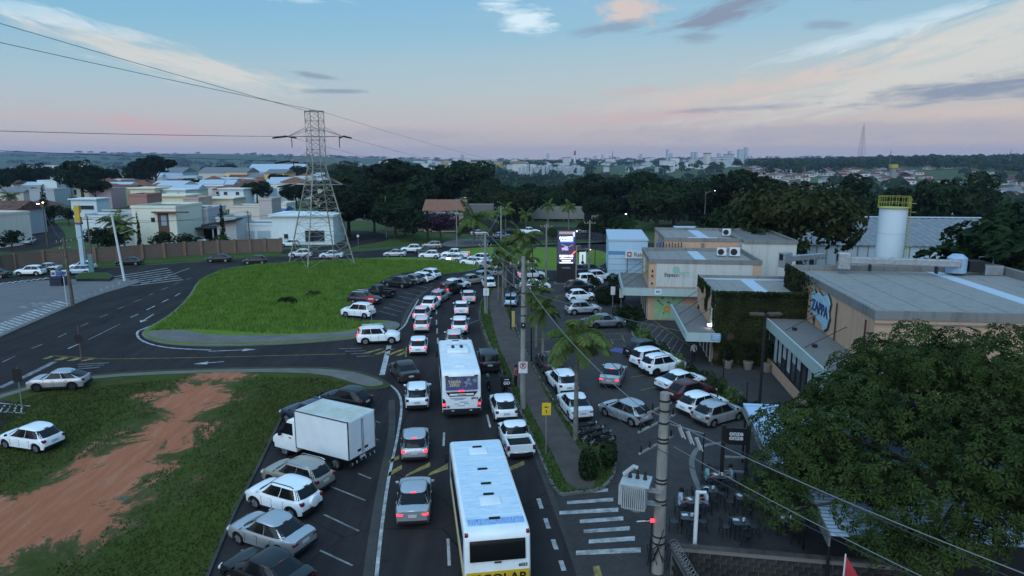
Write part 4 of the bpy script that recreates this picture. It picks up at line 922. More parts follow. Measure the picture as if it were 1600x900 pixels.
# ------------------------------------------------------------------ motorcycles
def moto(px, py, head, label, group, box=None, lean=0, z=.012):
    o = empty('motorcycle', P(px, py, z), -R(head), label, 'motorcycle', group); o.rotation_euler[1] = lean
    tm = 'mw'
    if tm not in PROTO:
        t = MB(); n = 18
        for i in range(n):
            a, b = 2 * math.pi * i / n, 2 * math.pi * (i + 1) / n
            t.tube([(0, .28 * math.cos(a), .28 * math.sin(a)), (0, .28 * math.cos(b), .28 * math.sin(b))], .045, 6, cap=False)
        s = MB(); s.tube([(-.06, 0, 0), (.06, 0, 0)], .05, 8)
        for i in range(6): a = math.pi * i / 3; s.bar((0, 0, 0), (0, .26 * math.cos(a), .26 * math.sin(a)), .025)
        f = MB(); f.tube([(0, .62, .32), (0, .40, .78), (0, .36, .98)], .03, 6); f.tube([(0, .3, .72), (0, -.1, .42), (0, -.62, .32)], .035, 6); f.tube([(0, -.1, .42), (0, -.35, .7), (0, .3, .74)], .03, 6)
        eng = MB(); eng.box((0, .06, .42), (.26, .4, .3)); eng.tube([(.14, .1, .3), (.16, -.7, .36)], [.035, .055], 8)
        tank = MB(); tank.box((0, .16, .84), (.27, .46, .2)); seat = MB(); seat.box((0, -.38, .80), (.25, .72, .09)); hb = MB(); hb.tube([(-.36, .28, 1.02), (-.2, .36, 1.04), (.2, .36, 1.04), (.36, .28, 1.02)], .017, 6)
        fen = MB(); fen.extr_x([(.62 + .33 * math.cos(a), .31 + .33 * math.sin(a)) for a in [.5 + q * .25 for q in range(9)]] + [(.62 + .31 * math.cos(a), .31 + .31 * math.sin(a)) for a in [2.5 - q * .25 for q in range(9)]], -.06, .06)
        PROTO[tm] = (t.mesh('wheel', M_tyre, 60), s.mesh('spokes', M_rim), dict(frame=f.mesh('frame', M_trim, 60), engine=eng.mesh('engine', M_rimd, 40, bevel=.03), fuel_tank=tank.mesh('fuel_tank', PA['black'], 60, bevel=.07, seg=3), seat=seat.mesh('seat', M_trim, 40, bevel=.03), handlebar=hb.mesh('handlebar', M_trim, 60), fender=fen.mesh('fender', PA['black'], 40),
              headlight=MB().tube([(0, .5, .92), (0, .4, .92)], [.085, .06], 12).mesh('headlight', M_head, 40), tail_light=MB().box((0, -.76, .78), (.14, .06, .07)).mesh('tail_light', M_tail)))
    w, sp, parts = PROTO[tm]
    for y in (.62, -.62):
        wo = link('wheel', w, o, (0, y, .32)); link('spokes', sp, wo)
    for kx, me in parts.items(): link(kx, me, o)
    for s in (-1, 1): MB().tube([(s * .3, .3, 1.03), (s * .3, .26, 1.16)], .01, 5).box((s * .32, .26, 1.18), (.11, .03, .07)).build('mirror', M_trim, o)
    if box: MB().b0(-.25, .25, -.95, -.48, .86, 1.34).build('delivery_box', M_trim, o, 40, bevel=.03)
    return o
moto(763, 607, -8, 'motorcycle standing behind the black suv in the turning lane', None)
rider_bike = moto(788, 616, -10, 'delivery motorcycle ridden beside the no parking sign pole', None)
for i, (x, y, h_, lb) in enumerate(((918, 682, 72, 'motorcycle parked closest to the white sedan by the round bush'), (928, 690, 70, 'motorcycle in the middle of the row by the round bush'), (940, 696, 68, 'motorcycle at the near end of the row by the round bush'))): moto(x, y, h_, lb, 'motorcycles parked by the round bush', lean=.14, z=.02)
# ================================================================== BUILDINGS BESIDE THE CAR PARK
SH = -math.atan(.114)
def f_brickwall(c1, c2, mort):
    def f(n, l, co, b):
        mp = n.new('ShaderNodeMapping'); l.new(co, mp.inputs[0]); mp.inputs['Rotation'].default_value = (R(90), 0, 0)
        sx = n.new('ShaderNodeSeparateXYZ'); l.new(co, sx.inputs[0]); cb = n.new('ShaderNodeCombineXYZ'); l.new(mth(n, l, 'ADD', sx.outputs[0], sx.outputs[1]), cb.inputs[0]); l.new(sx.outputs[2], cb.inputs[1])
        br = n.new('ShaderNodeTexBrick'); l.new(cb.outputs[0], br.inputs[0]); br.inputs['Scale'].default_value = 1; br.inputs['Brick Width'].default_value = .25; br.inputs['Row Height'].default_value = .08; br.inputs['Mortar Size'].default_value = .008
        br.inputs['Color1'].default_value = (*c1, 1); br.inputs['Color2'].default_value = (*c2, 1); br.inputs['Mortar'].default_value = (*mort, 1)
        w = nz(n, l, co, .5, 7, .7, .4); mp2 = n.new('ShaderNodeMapping'); mp2.inputs['Scale'].default_value = (1.5, 1.5, .12); l.new(co, mp2.inputs[0]); st = nz(n, l, mp2.outputs[0], 1.2, 6, .7)
        c = mx(n, l, rp(n, l, w, [(.35, (.0,)), (.75, (.45,))]), br.outputs[0], tuple(x * .55 for x in c1))
        c = mx(n, l, rp(n, l, st, [(.52, (0,)), (.75, (.45,))]), c, (.12, .10, .085)); l.new(c, b.inputs['Base Color']); bmp(n, l, br.outputs[1], b, -.2, .01)
    return f
M_peach = surf('peach_brick', .85, f_brickwall((.60, .365, .24), (.52, .32, .215), (.5, .37, .275)))
M_redbr = surf('weathered_red_brick', .9, f_brickwall((.185, .125, .095), (.145, .105, .085), (.15, .125, .105)))
def stained(name, c, dark=(.14, .13, .12), amt=.6):
    def f(n, l, co, b):
        mp2 = n.new('ShaderNodeMapping'); mp2.inputs['Scale'].default_value = (1.2, 1.2, .15); l.new(co, mp2.inputs[0]); st = nz(n, l, mp2.outputs[0], 1.5, 7, .7); w = nz(n, l, co, .6, 7, .7, .4)
        cc = mx(n, l, rp(n, l, st, [(.5, (0,)), (.8, (amt,))]), c, dark); cc = mx(n, l, rp(n, l, w, [(.5, (0,)), (.8, (amt * .5,))]), cc, tuple(x * .7 for x in c)); l.new(cc, b.inputs['Base Color'])
    return surf(name, .8, f)
M_wht = stained('white_render', (.50, .49, .46)); M_cap = stained('grey_parapet', (.21, .205, .195), (.06, .058, .055), .8); M_green = stained('pale_green_fascia', (.36, .44, .42), (.2, .24, .23), .4)
M_metal = stained('grey_roof_sheet', (.265, .25, .235), (.12, .11, .10), .6); M_mlight = stained('pale_roof_sheet', (.42, .49, .56), (.25, .27, .29), .4); M_sheet = stained('zinc_sheet', (.40, .46, .52), (.25, .27, .3), .3)
M_slab = stained('grey_slab', (.17, .158, .15), (.085, .078, .072), .6); M_pblue = stained('pale_blue_cladding', (.40, .55, .66), (.3, .4, .48), .3); M_rust = mat('rusty_pipe', (.12, .06, .045), .7, .3)
M_dark = mat('dark_interior', (.015, .015, .016), .8, var=0); M_steel = mat('dark_steel', (.03, .03, .032), .5, .5, var=.1); M_galv = mat('galvanised', (.36, .37, .38), .5, .6, var=.15)
M_pane = mat('shop_glass', (.05, .055, .06), .08, var=0, spec=.7); M_blind = mat('white_blind', (.42, .44, .44), .7, var=.15)
M_signw = mat('sign_white', (.6, .62, .64), .5, var=.05); M_lamp = mat('lit_lamp', (.9, .9, .9), .4, var=0, emit=(.9, .95, 1), es=6); M_lampw = mat('lit_lamp_warm', (.9, .8, .6), .4, var=0, emit=(1, .75, .4), es=8)
def onplane(px, py, p0, nr):
    a = P(px, py, 0) if py > HOR + 2 else None
    k = (py - 450) / FOC; d = Vector(((px - 800) / FOC, CP - k * SP, -SP - k * CP)); o = Vector((0, 0, CAM_H)); t = (Vector(p0) - o).dot(Vector(nr)) / d.dot(Vector(nr)); return o + d * t
def shop(name, x, y, label): return empty(name, (x, y, .01), SH, label, 'building')
def loc_of(o, p):
    c, s = math.cos(-o.rotation_euler[2]), math.sin(-o.rotation_euler[2]); dx, dy = p[0] - o.location[0], p[1] - o.location[1]; return (dx * c - dy * s, dx * s + dy * c, p[2])
def roof_sheets(o, x0, x1, y0, y1, z, m, w=1.1, slope=0., ml=None, lights=()):
    n = max(1, int((x1 - x0) / w)); w = (x1 - x0) / n; par = MB().b0(x0, x1, y0, y1, z - 1.1, z - .75).build('roof', m, o)
    for i in range(n):
        dz = -abs(i + .5 - n / 2) * slope; MB().b0(x0 + i * w + .006, x0 + (i + 1) * w - .006, y0, y1, z - .05 + dz, z + dz + (.012 if i % 2 else 0)).build('roof_sheet', ml if i in lights else m, par)
    return par
def parapet(o, x0, x1, y0, y1, z0, z1, m, t=.22):
    for a in ((x0, x1, y0, y0 + t), (x0, x1, y1 - t, y1), (x0, x0 + t, y0 + t, y1 - t), (x1 - t, x1, y0 + t, y1 - t)): MB().b0(*a, z0, z1).build('parapet', m, o)

# ---- the sign restaurant
zp = shop('restaurant', 22.0, 40.3, 'long peach brick restaurant with a shaped blue and white wall sign'); LZ = 18.6
MB().b0(0, 27, 0, LZ, 0, 7.0).build('wall', M_peach, zp)
parapet(zp, -.06, 27, -.06, LZ, 7.0, 7.55, M_cap); roof_sheets(zp, .3, 26.7, .3, LZ - .3, 7.18, M_metal, 1.2, .010, M_mlight, (9, 17))
MB().b0(-.08, 27, -.09, -.062, 6.72, 6.8).build('string_course', M_cap, zp)
for yy in (1.2, 6.3, 10.8, 15.4): MB().tube([(-.07, yy, 4.0), (-.07, yy, 6.7)], .05, 6).build('downpipe', M_rust, zp)
MB().tube([(12.6, -.08, 2), (12.6, -.08, 6.7)], .06, 6).build('downpipe', M_rust, zp)
MB().b0(12.8, 13.5, -.2, -.1, 6.6, 7.6).build('roof_spout', M_peach, zp)
# lean-to with glazed front
lt = MB().b0(-2.8, -.01, -9, 15.8, 0, .95).build('lean_to_wall', M_peach, zp)
MB().b0(-2.2, -.02, -9, 15.8, .95, 3.3).build('dark_room', M_dark, lt)
MB().b0(-3.05, -.02, -9.2, 16.0, 3.95, 4.02).build('lean_to_roof', M_slab, zp)
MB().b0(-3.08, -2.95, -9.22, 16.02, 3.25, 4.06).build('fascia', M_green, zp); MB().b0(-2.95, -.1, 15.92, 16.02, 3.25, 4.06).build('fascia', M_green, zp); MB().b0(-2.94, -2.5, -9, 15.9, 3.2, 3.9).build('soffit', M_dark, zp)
yy = -8.8; i = 0; random.seed(5)
while yy < 15.4:
    w = 1.18; MB().b0(-2.74, -2.70, yy + .08, yy + w - .08, .95, 3.25).build('window_pane', M_pane, lt); MB().b0(-2.80, -2.64, yy - .05, yy + .05, .95, 3.25).build('mullion', M_steel, lt)
    if i % 7 != 3: 
        d = random.choice((1.0, 1.25, .9, 1.9, 2.2)); MB().b0(-2.775, -2.75, yy + .14, yy + w - .3, 3.25 - d, 3.24).build('blind', M_blind, lt)
    yy += w; i += 1
MB().b0(-2.82, -2.6, -9, 15.6, .93, .99).build('sill', M_steel, lt)
for yy in (-5.5, -.5, 4.2, 8.9, 13.4): MB().tube([(-.05, yy, 5.5), (-2.7, yy - .2, 4.06)], .025, 5).build('tie_rod', M_steel, zp); MB().box((-2.0, yy, 4.15), (.3, .25, .16)).build('flood_lamp', M_steel, zp)
MB().tube([(-2.7, 14.6, 4.08), (-1.2, 15.2, 4.09)], .05, 6).build('loose_conduit', M_signw, zp)
MB().b0(-2.2, -.02, -5.6, -2.8, 4.03, 4.9).build('roof_kiosk', M_wht, zp); MB().b0(-2.4, 0, -5.8, -2.6, 4.9, 4.98).build('kiosk_roof', M_slab, zp)
# shaped sign
def wall_sign():
    fr = empty('wall_sign', (0, 0, 0), 0, 'shaped blue and white sign reading ZAPPA on the peach wall', 'sign'); fr.location = zp.matrix_basis @ Vector((-.16, 9.4, 5.62)); fr.rotation_euler = (0, 0, SH); fr.scale = (1, 1.3, 1.18)
    out = [(1.55, .75), (1.2, .95), (.9, .72), (.5, .98), (-.2, .8), (-.9, 1.1), (-1.25, .9), (-1.5, .6), (-1.35, .1), (-1.5, -.3), (-1.25, -.95), (-.8, -1.2), (-.5, -.9), (.3, -.75), (1.0, -.6), (1.45, -.5), (1.62, 0)]
    def plate(sc, x0, x1, m, nm):
        mb = MB(); n = len(out); vs = [(x0, a * sc, b * sc) for a, b in out] + [(x1, a * sc, b * sc) for a, b in out]; mb.add(vs, [(i, (i + 1) % n, (i + 1) % n + n, i + n) for i in range(n)] + [tuple(range(n))[::-1], tuple(range(n, 2 * n))]); mb.build(nm, m, fr)
    plate(1.06, .05, .16, mat('sign_dark_green', (.02, .05, .045), .5), 'backing'); plate(1.0, 0, .05, mat('sign_pale_blue', (.38, .55, .66), .5, var=.1), 'panel')
    lettering('lettering', 'ZAPPA', 1.0, mat('sign_navy', (.03, .05, .13), .5, var=0), fr, (-.03, 0, -.02), (R(90), 0, R(-90)), .02, .018, .92)
wall_sign()
# ducts on the roof
def duct(name, a, b, w, h, label):
    o = empty(name, (a[0], a[1], a[2]), 0, label, 'duct'); d = Vector(b) - Vector(a); L = d.length; rz = math.atan2(d.y, d.x); o.rotation_euler[2] = rz
    MB().b0(0, L, -w / 2, w / 2, 0, h).build('trunk', M_galv, o, bevel=.06); n = int(L / 1.4)
    for i in range(n + 1): MB().box((i * L / n, 0, h / 2), (.05, w + .06, h + .06)).build('flange', M_galv, o)
    MB().b0(-.9, .1, -w / 2 - .1, w / 2 + .1, -.5, h + .35).build('outlet_hood', M_galv, o, bevel=.08); MB().b0(-.915, -.89, -w / 2 + .05, w / 2 - .05, h * .3, h + .2).build('outlet_mouth', M_dark, o)
    for i in (1, n - 1): MB().box((i * L / n, 0, -.3), (.12, w * .9, .6)).build('support', M_steel, o)
duct('ventilation_duct', (28.2, 56.6, 8.0), (36.2, 54.6, 8.0), .6, .55, 'long galvanised duct lying across the restaurant roof')
duct('exhaust_duct', (24.7, 60.4, 7.6), (28.6, 62.2, 7.6), .5, .5, 'short galvanised duct with an open hood behind the roof')
def ac_unit(x, y, z, rz, label, s=1.):
    o = empty('air_conditioner', (x, y, z), rz, label, 'air conditioner'); MB().b0(-.45 * s, .45 * s, -.2 * s, .2 * s, .04, .8 * s).build('casing', M_signw, o, bevel=.03); MB().tube([(-.1 * s, -.21 * s, .42 * s), (-.1 * s, -.225 * s, .42 * s)], .3 * s, 16).build('fan_grille', M_steel, o); MB().box((0, 0, .02), (.9 * s, .3 * s, .04)).build('foot', M_steel, o)
ac_unit(38.6, 49.2, 7.25, .1, 'white outdoor unit alone near the rear edge of the restaurant roof', 1.3)
fanh = empty('roof_fan', (36.6, 55.6, 7.3), 0, 'blue and white roof fan housing by the silo foot', 'fan'); MB().tube([(0, 0, .1), (0, 0, 1.3), (0, 0, 1.6)], [.75, .75, .4], 16).build('drum', mat('fan_blue', (.3, .42, .55), .5), fanh, 40); MB().b0(.8, 2.0, -.5, .5, .2, 1.1).build('motor_box', M_steel, fanh, bevel=.04); MB().b0(2.1, 3.6, -.5, .5, -.1, .7).build('outlet_box', M_galv, fanh, bevel=.04); MB().tube([(2.2, .6, .7), (2.2, .6, 1.3), (3.4, .6, 1.3), (3.4, .6, .7)], .03, 5).build('handrail', M_galv, fanh)
rear = shop('rear_annex', 36, 56.5, 'low dark stained annex wall behind the restaurant roof'); MB().b0(4.5, 5.0, -22, 3, 0, 7.8).build('wall', M_cap, rear); MB().b0(-8, 4.4, 3, 3.4, 0, 7.3).build('wall', M_cap, rear)

# ---- ivy shop
iv = shop('ivy_shop', 16.4, 53.9, 'flat-roofed shop whose walls are covered in ivy'); MB().b0(0, 8.6, 0, 9.1, 0, 5.5).build('wall', M_peach, iv); MB().b0(.02, 8.4, -.045, -.01, .05, 5.48).build('stem_covered_panel', mat('ivy_stems', (.075, .058, .045), .9, col2=(.03, .026, .02), scale=3, detail=9), iv); parapet(iv, -.05, 8.6, -.05, 9.15, 5.5, 5.95, M_cap); roof_sheets(iv, .2, 8.3, .2, 8.9, 5.62, M_metal, 1.15, .02, M_mlight, (3,))
MB().b0(.3, 8.3, 8.6, 8.85, 5.6, 5.72).build('ridge_flashing', M_mlight, iv)
for (y0, y1) in ((1.0, 2.3), (2.6, 3.9), (4.2, 5.5), (6.0, 8.2)): MB().b0(-.05, -.02, y0, y1, .2, 2.5).build('shop_window', M_pane, iv); MB().b0(-.1, -.01, y0 - .18, y0 - .04, 0, 2.7).build('pillar', M_wht, iv)
MB().b0(-2.3, -.06, -1.6, 9.4, 2.72, 2.95).build('canopy', M_slab, iv); MB().b0(-2.42, -2.31, -1.72, 9.42, 2.35, 3.05).build('canopy_fascia', M_green, iv); MB().b0(-2.3, .2, -1.72, -1.61, 2.35, 3.05).build('canopy_fascia', M_green, iv)
for yy in (1, 5, 8.5): MB().tube([(-.05, yy, 4.6), (-2.2, yy, 3.0)], .025, 5).build('tie_rod', M_steel, iv)
MB().b0(-.5, .25, -1.75, -1.73, 2.5, 3.0).build('sign_board', mat('sign_blue', (.12, .3, .55), .5), iv)
for z_ in (2.62, 2.78, 2.92): MB().b0(-.42, .15, -1.765, -1.752, z_ - .03, z_ + .03).build('sign_print', M_signw, iv)
MB().b0(-.16, -.05, .5, 1.0, 2.95, 4.6).build('lit_sign_box', M_wht, iv); MB().box((-.3, .35, 3.25), (.3, .3, .14)).build('flood_lamp', M_lamp, iv)

# ---- shop with a blank white side wall
ws = shop('white_walled_shop', 14.2, 69.9, 'shop with a broad white side wall and green pet logo'); MB().b0(0, 11.2, 0, 9.6, 0, 6.0).build('wall', M_peach, ws); MB().b0(.75, 10.4, -.05, -.01, 3.56, 5.98).build('white_panel', M_wht, ws)
parapet(ws, -.06, 11.3, -.08, 9.7, 6.0, 6.45, M_cap); roof_sheets(ws, .2, 11, .2, 9.4, 6.12, M_metal, 1.2, .02, M_mlight, (4,))
MB().b0(-2.6, -.02, -.9, 9.6, 3.2, 3.4).build('canopy', M_slab, ws); MB().b0(-2.72, -2.61, -1.0, 9.6, 2.75, 3.55).build('canopy_fascia', M_green, ws); MB().b0(-2.6, 11.2, -1.0, -.89, 2.75, 3.55).build('canopy_fascia', M_green, ws); MB().b0(-.01, 11.2, -.88, -.06, 3.2, 3.38).build('canopy', M_slab, ws)
for i in range(30): MB().b0(-2.4 + i * .45, -2.2 + i * .45, -1.02, -.88, 3.55, 3.62).build('canopy_rib', M_galv, ws)
MB().b0(.55, 1.25, -1.03, -1.005, 2.9, 3.5).build('sign_board', M_signw, ws); lettering('lettering', 'ao', .4, mat('sign_violet', (.08, .07, .25), .5, var=0), ws, (.9, -1.04, 3.24), (R(90), 0, 0), .006, .01)
MB().b0(.6, 3.6, -.06, -.02, .15, 2.6).build('mural', mat('mural_green', (.30, .42, .32), .7, col2=(.18, .36, .12), scale=1.2), ws)
mu = MB(); random.seed(3)
for i in range(16): mu.tube([(1.2 + random.random() * 1.7, -.075, .7 + random.random() * 1.5), (1.2 + random.random() * 1.7, -.065, .7)], .001, 3) if False else mu.box((1.0 + random.random() * 2.2, -.07, .7 + random.random() * 1.7), (.14, .02, .13), rot=Matrix.Rotation(random.random() * 2, 3, 'Y'))
mu.build('mural_spots', M_ink, ws); MB().tube([(2.0, -.06, 1.2), (2.0, -.085, 1.2)], .38, 14).build('mural_figure', mat('mural_ochre', (.45, .26, .06), .7), ws)
lettering('lettering', 'Espaço', .52, M_ink, ws, (2.3, -.07, 4.82), (R(90), 0, R(0)), .006, .006); lettering('lettering', 'PET', .72, mat('logo_green', (.25, .42, .32), .6, var=0), ws, (3.6, -.065, 4.86), (R(90), 0, 0), .004, .012)
MB().tube([(2.75, -.055, 5.35), (2.75, -.07, 5.35)], .38, 16).build('logo_disc', MATS['logo_green'], ws)
for z_ in (3.9, 4.7, 5.2): MB().box((.35, -.1, z_), (.16, .1, .2)).build('wall_lamp', M_steel, ws)
MB().b0(-.05, -.02, 1.5, 4.0, 4.2, 5.8).build('banner', mat('banner_yellow', (.42, .38, .1), .6, col2=(.3, .28, .12)), ws); MB().b0(-.05, -.02, 4.6, 7.0, 4.2, 5.8).build('banner', M_signw, ws)
for yy in (.5, 3, 5.5, 8): MB().b0(-.1, 0, yy, yy + .25, 0, 3.2).build('pillar', M_wht, ws); MB().b0(-.04, -.01, yy + .4, yy + 2.2, .2, 2.6).build('shop_window', M_pane, ws)
for yy in (1, 4.5, 8): MB().tube([(-.05, yy, 5.0), (-2.4, yy, 3.42)], .025, 5).build('tie_rod', M_steel, ws)
ac_unit(23.0, 74.4, 6.15, SH, 'white air conditioner pair member left on the white-walled shop roof', 1.1); ac_unit(24.3, 74.0, 6.15, SH, 'white air conditioner nearest the corner on the white-walled shop roof', 1.2)
# ---- tall peach block behind it
tb = shop('peach_block', 18.0, 80.2, 'taller peach block with posters behind the white-walled shop'); MB().b0(0, 8.6, 0, 12.5, 0, 7.1).build('wall', M_peach, tb); MB().b0(8.6, 14.6, -1.5, 12.5, 0, 7.1).build('white_wing', M_wht, tb)
parapet(tb, -.06, 8.7, -.08, 12.5, 7.1, 7.5, M_cap); parapet(tb, 8.72, 14.7, -1.6, 12.5, 7.1, 7.5, M_cap); roof_sheets(tb, .2, 8.4, .2, 12.2, 7.2, M_metal, 1.3, .02, M_mlight, (3,)); roof_sheets(tb, 9, 14.4, -1.3, 12.2, 7.2, M_slab, 1.3)
M_post = mat('poster_violet', (.22, .24, .42), .5, col2=(.42, .3, .4), scale=1.5)
for i, y0 in enumerate((.8, 3.4, 6.4)): MB().b0(-.05, -.02, y0, y0 + 1.9, 5.1, 6.9).build('poster', M_post, tb); MB().b0(-.06, -.03, y0 - .35, y0 - .1, 5.0, 7.0).build('poster_frame', M_ink, tb)
for i in range(9): MB().box((-.9 + i * .35, -.5, 6.55), (.1, .1, .75 + (i % 3) * .1)).build('roof_stub', M_steel, tb)
MB().b0(-1.2, 2.2, -.6, -.1, 6.1, 6.2).build('sign_frame', M_steel, tb)
MB().b0(4.2, 4.6, -.06, -.01, 4.5, 6.9).build('stained_pier', M_cap, tb); MB().b0(3.0, 4.4, 1.5, 2.4, 7.25, 7.32).build('skylight', M_signw, tb); MB().b0(5.0, 6.4, 1.5, 2.4, 7.25, 7.32).build('skylight', M_signw, tb)
ac_unit(26.6, 84.5, 7.25, SH, 'white outdoor unit on the taller peach block roof', 1.1)
pl = shop('plant_shed', 27, 96, 'pale low shed roof behind the peach block'); MB().b0(-3, 9, 0, 10, 0, 6.2).build('wall', M_wht, pl); roof_sheets(pl, -3.1, 9.1, -.1, 10, 6.4, M_sheet, 1.5); MB().b0(5.8, 8.4, 1, 4, 6.4, 8.0).build('tank_box', M_pblue, pl)
# ---- pale blue pharmacy
ph = shop('pharmacy', 13.8, 97.0, 'pale blue clad pharmacy with red and green sign'); MB().b0(0, 5.5, 0, 14, 0, 5.2).build('wall', M_pblue, ph); MB().b0(-.02, 5.5, -.04, -.005, 3.2, 3.7).build('blue_band', mat('band_blue', (.12, .27, .42), .6, var=.1), ph); MB().b0(-.1, 5.6, -.12, 14.1, 5.2, 5.42).build('roof', M_mlight, ph)
for z_ in (.9, 1.8, 2.6): MB().b0(-.01, 5.5, -.03, -.004, z_, z_ + .025).build('cladding_joint', M_cap, ph)
sg = empty('shop_sign', (16.0, 95.6, 2.9), SH, 'white sign reading Raia with a red emblem', 'sign'); MB().b0(0, 2.9, -.15, .1, 0, 1.05).build('panel', M_signw, sg); MB().box((.55, -.17, .55), (.62, .03, .68)).build('emblem', mat('emblem_red', (.35, .07, .05), .5, var=.1), sg); MB().tube([(.55, -.185, .55), (.55, -.2, .55)], .18, 14).build('emblem_dot', M_signw, sg); lettering('lettering', 'Raia', .85, mat('letter_green', (.07, .17, .11), .5, var=0), sg, (1.85, -.17, .52), (R(90), 0, 0), .01, .01)
for xx in (.3, 2.6): MB().tube([(xx, 0, 0), (xx, 0, -2.89)], .06, 6).build('post', M_steel, sg)
# ---- warehouse and silo
wh = shop('warehouse', 52, 104, 'large grey corrugated warehouse behind the white silo'); MB().b0(-7, 27, 0, 34, 0, 3.55).build('wall', M_sheet, wh)
rf = MB(); 
wr = MB().b0(-7.1, 27.1, -.2, 34, 3.55, 3.62).build('roof', M_sheet, wh)
for i in range(30):
    x0 = -7.2 + i * 1.12; mb = MB(); mb.add([(x0, -.4, 3.64), (x0 + 1.08, -.4, 3.64), (x0 + 1.08, 17, 6.5), (x0, 17, 6.5), (x0, 34.4, 3.64), (x0 + 1.08, 34.4, 3.64), (x0 + .54, -.4, 3.76), (x0 + .54, 17, 6.6), (x0 + .54, 34.4, 3.76)], [(0, 6, 7, 3), (6, 1, 2, 7), (3, 7, 8, 4), (7, 2, 5, 8)]); mb.build('roof_sheet', mat('warehouse_roof', (.22, .23, .245), .8, var=.15, scale=1), wr)
for i in range(26): MB().b0(-7.06, -7.0, i * 1.3 + .1, i * 1.3 + .25, 0, 3.5).build('wall_rib', M_cap, wh)
for i in range(19): MB().b0(-6.6 + i * 1.5, -6.45 + i * 1.5, -.06, 0, 0, 3.5).build('wall_rib', M_cap, wh)
MB().b0(-7, 27, 16.8, 17.2, 6.62, 6.8).build('ridge_cap', M_mlight, wh)
so = empty('silo_tower', (42.3, 76, 0), 0, 'tall white silo tower with a yellow railing on top', 'tower'); M_silo = stained('silo_white', (.58, .65, .70), (.45, .5, .54), .3); M_syel = mat('rail_yellow', (.40, .37, .07), .5, var=.1)
MB().tube([(0, 0, 0), (0, 0, 11.3)], 1.42, 28).build('shell', M_silo, so, 40)
for z_ in (2.9, 5.7, 8.5): MB().tube([(0, 0, z_), (0, 0, z_ + .04)], 1.435, 28).build('seam', M_sheet, so, 40)
MB().tube([(0, 0, 11.3), (0, 0, 11.36)], 1.6, 28).build('deck', M_syel, so)
for i in range(16):
    a = 2 * math.pi * i / 16; MB().tube([(1.58 * math.cos(a), 1.58 * math.sin(a), 11.4), (1.58 * math.cos(a), 1.58 * math.sin(a), 12.6)], .022, 5).build('rail_post', M_syel, so)
for z_ in (11.9, 12.55):
    for i in range(16):
        a, b = 2 * math.pi * i / 16, 2 * math.pi * (i + 1) / 16; MB().tube([(1.58 * math.cos(a), 1.58 * math.sin(a), z_), (1.58 * math.cos(b), 1.58 * math.sin(b), z_)], .02, 5).build('rail', M_syel, so)
for s in (-.22, .22): MB().tube([(1.5, -.5 + s, 2), (1.5, -.5 + s, 12.4)], .03, 5).build('ladder_stile', M_syel, so)
for i in range(26): MB().tube([(1.5, -.72, 2.2 + i * .38), (1.5, -.28, 2.2 + i * .38)], .02, 4).build('ladder_rung', M_syel, so)
for i in range(9):
    z_ = 4.2 + i * .95; MB().tube([(1.5 + .55 * math.sin(a) * 1.2, -.5 - .4 * math.cos(a), z_) for a in [q * math.pi / 8 for q in range(9)]], .02, 4).build('cage_hoop', M_syel, so)
for s in (-.24, .24): MB().tube([(.2 + s, -1.47, .5), (.2 + s, -1.47, 5.5)], .025, 5).build('ladder_stile', M_silo, so)
for i in range(13): MB().tube([(-.04, -1.47, .8 + i * .36), (.44, -1.47, .8 + i * .36)], .018, 4).build('ladder_rung', M_silo, so)

# ---- bar patio: awnings, walls, sign
def awning(name, x0, x1, y0, y1, z0, z1, label, rz=SH):
    o = empty(name, (x0, y0, 0), rz, label, 'awning'); W_, D_ = x1 - x0, y1 - y0; n = int(D_ / .21)
    for i in range(n):
        a, b = i / n, (i + .82) / n; m_ = (i + .41) / n; zz = lambda t: z0 + (z1 - z0) * t
        mb = MB(); mb.add([(0, a * D_, zz(a)), (W_, a * D_, zz(a)), (W_, m_ * D_, zz(m_) + .05), (0, m_ * D_, zz(m_) + .05), (0, b * D_, zz(b)), (W_, b * D_, zz(b))], [(0, 1, 2, 3), (3, 2, 5, 4)]); mb.build('roof_sheet', M_aw, o, fixn=False)
    MB().quad((0, 0, z0 - .02), (W_, 0, z0 - .02), (W_, D_, z1 - .02), (0, D_, z1 - .02)).build('roof_deck', M_sheet, o)
    mb = MB(); mb.add([(-.02, -.1, z0 + .08), (-.02, D_ + .1, z1 + .08), (-.02, D_ + .1, z1 - .4), (-.02, -.1, z0 - .4), (.04, -.1, z0 + .08), (.04, D_ + .1, z1 + .08), (.04, D_ + .1, z1 - .4), (.04, -.1, z0 - .4)], [(0, 1, 2, 3), (4, 5, 6, 7), (0, 1, 5, 4), (2, 3, 7, 6), (0, 3, 7, 4), (1, 2, 6, 5)]); mb.build('gable_board', M_galv, o)
    for x in (.1, W_ * .5, W_ - .1):
        for y, z in ((.1, z0), (D_ - .1, z1)): MB().tube([(x, y, 0), (x, y, z - .03)], .06, 6).build('post', M_steel, o)
    MB().box((W_ / 2, D_, z1 + .06), (W_, .3, .12)).build('ridge_cap', M_aw, o)
M_aw = stained('awning_zinc_blue', (.38, .52, .68), (.25, .33, .42), .25)
awning('metal_awning', 12.0, 22.5, 29.6, 35.6, 2.7, 3.25, 'pale blue corrugated awning beside the bar sign')
awning('metal_awning', 12.1, 19.6, 23.9, 27.0, 2.4, 2.9, 'lower corrugated awning half under the big leafy tree')
bs = empty('bar_sign', (11.55, 33.2, 0), SH, 'black sign reading onze onze on dark posts', 'sign'); MB().b0(-.55, .55, -.05, .05, 2.05, 2.95).build('panel', M_ink, bs)
for t_, z_ in (('onze', 2.66), ('onze', 2.43)): lettering('lettering', t_, .36, M_signw, bs, (0, -.06, z_), (R(90), 0, 0), .004, .012)
for s in (-.62, .62): MB().b0(s - .09, s + .09, -.08, .08, 0, 3.1).build('post', M_steel, bs)
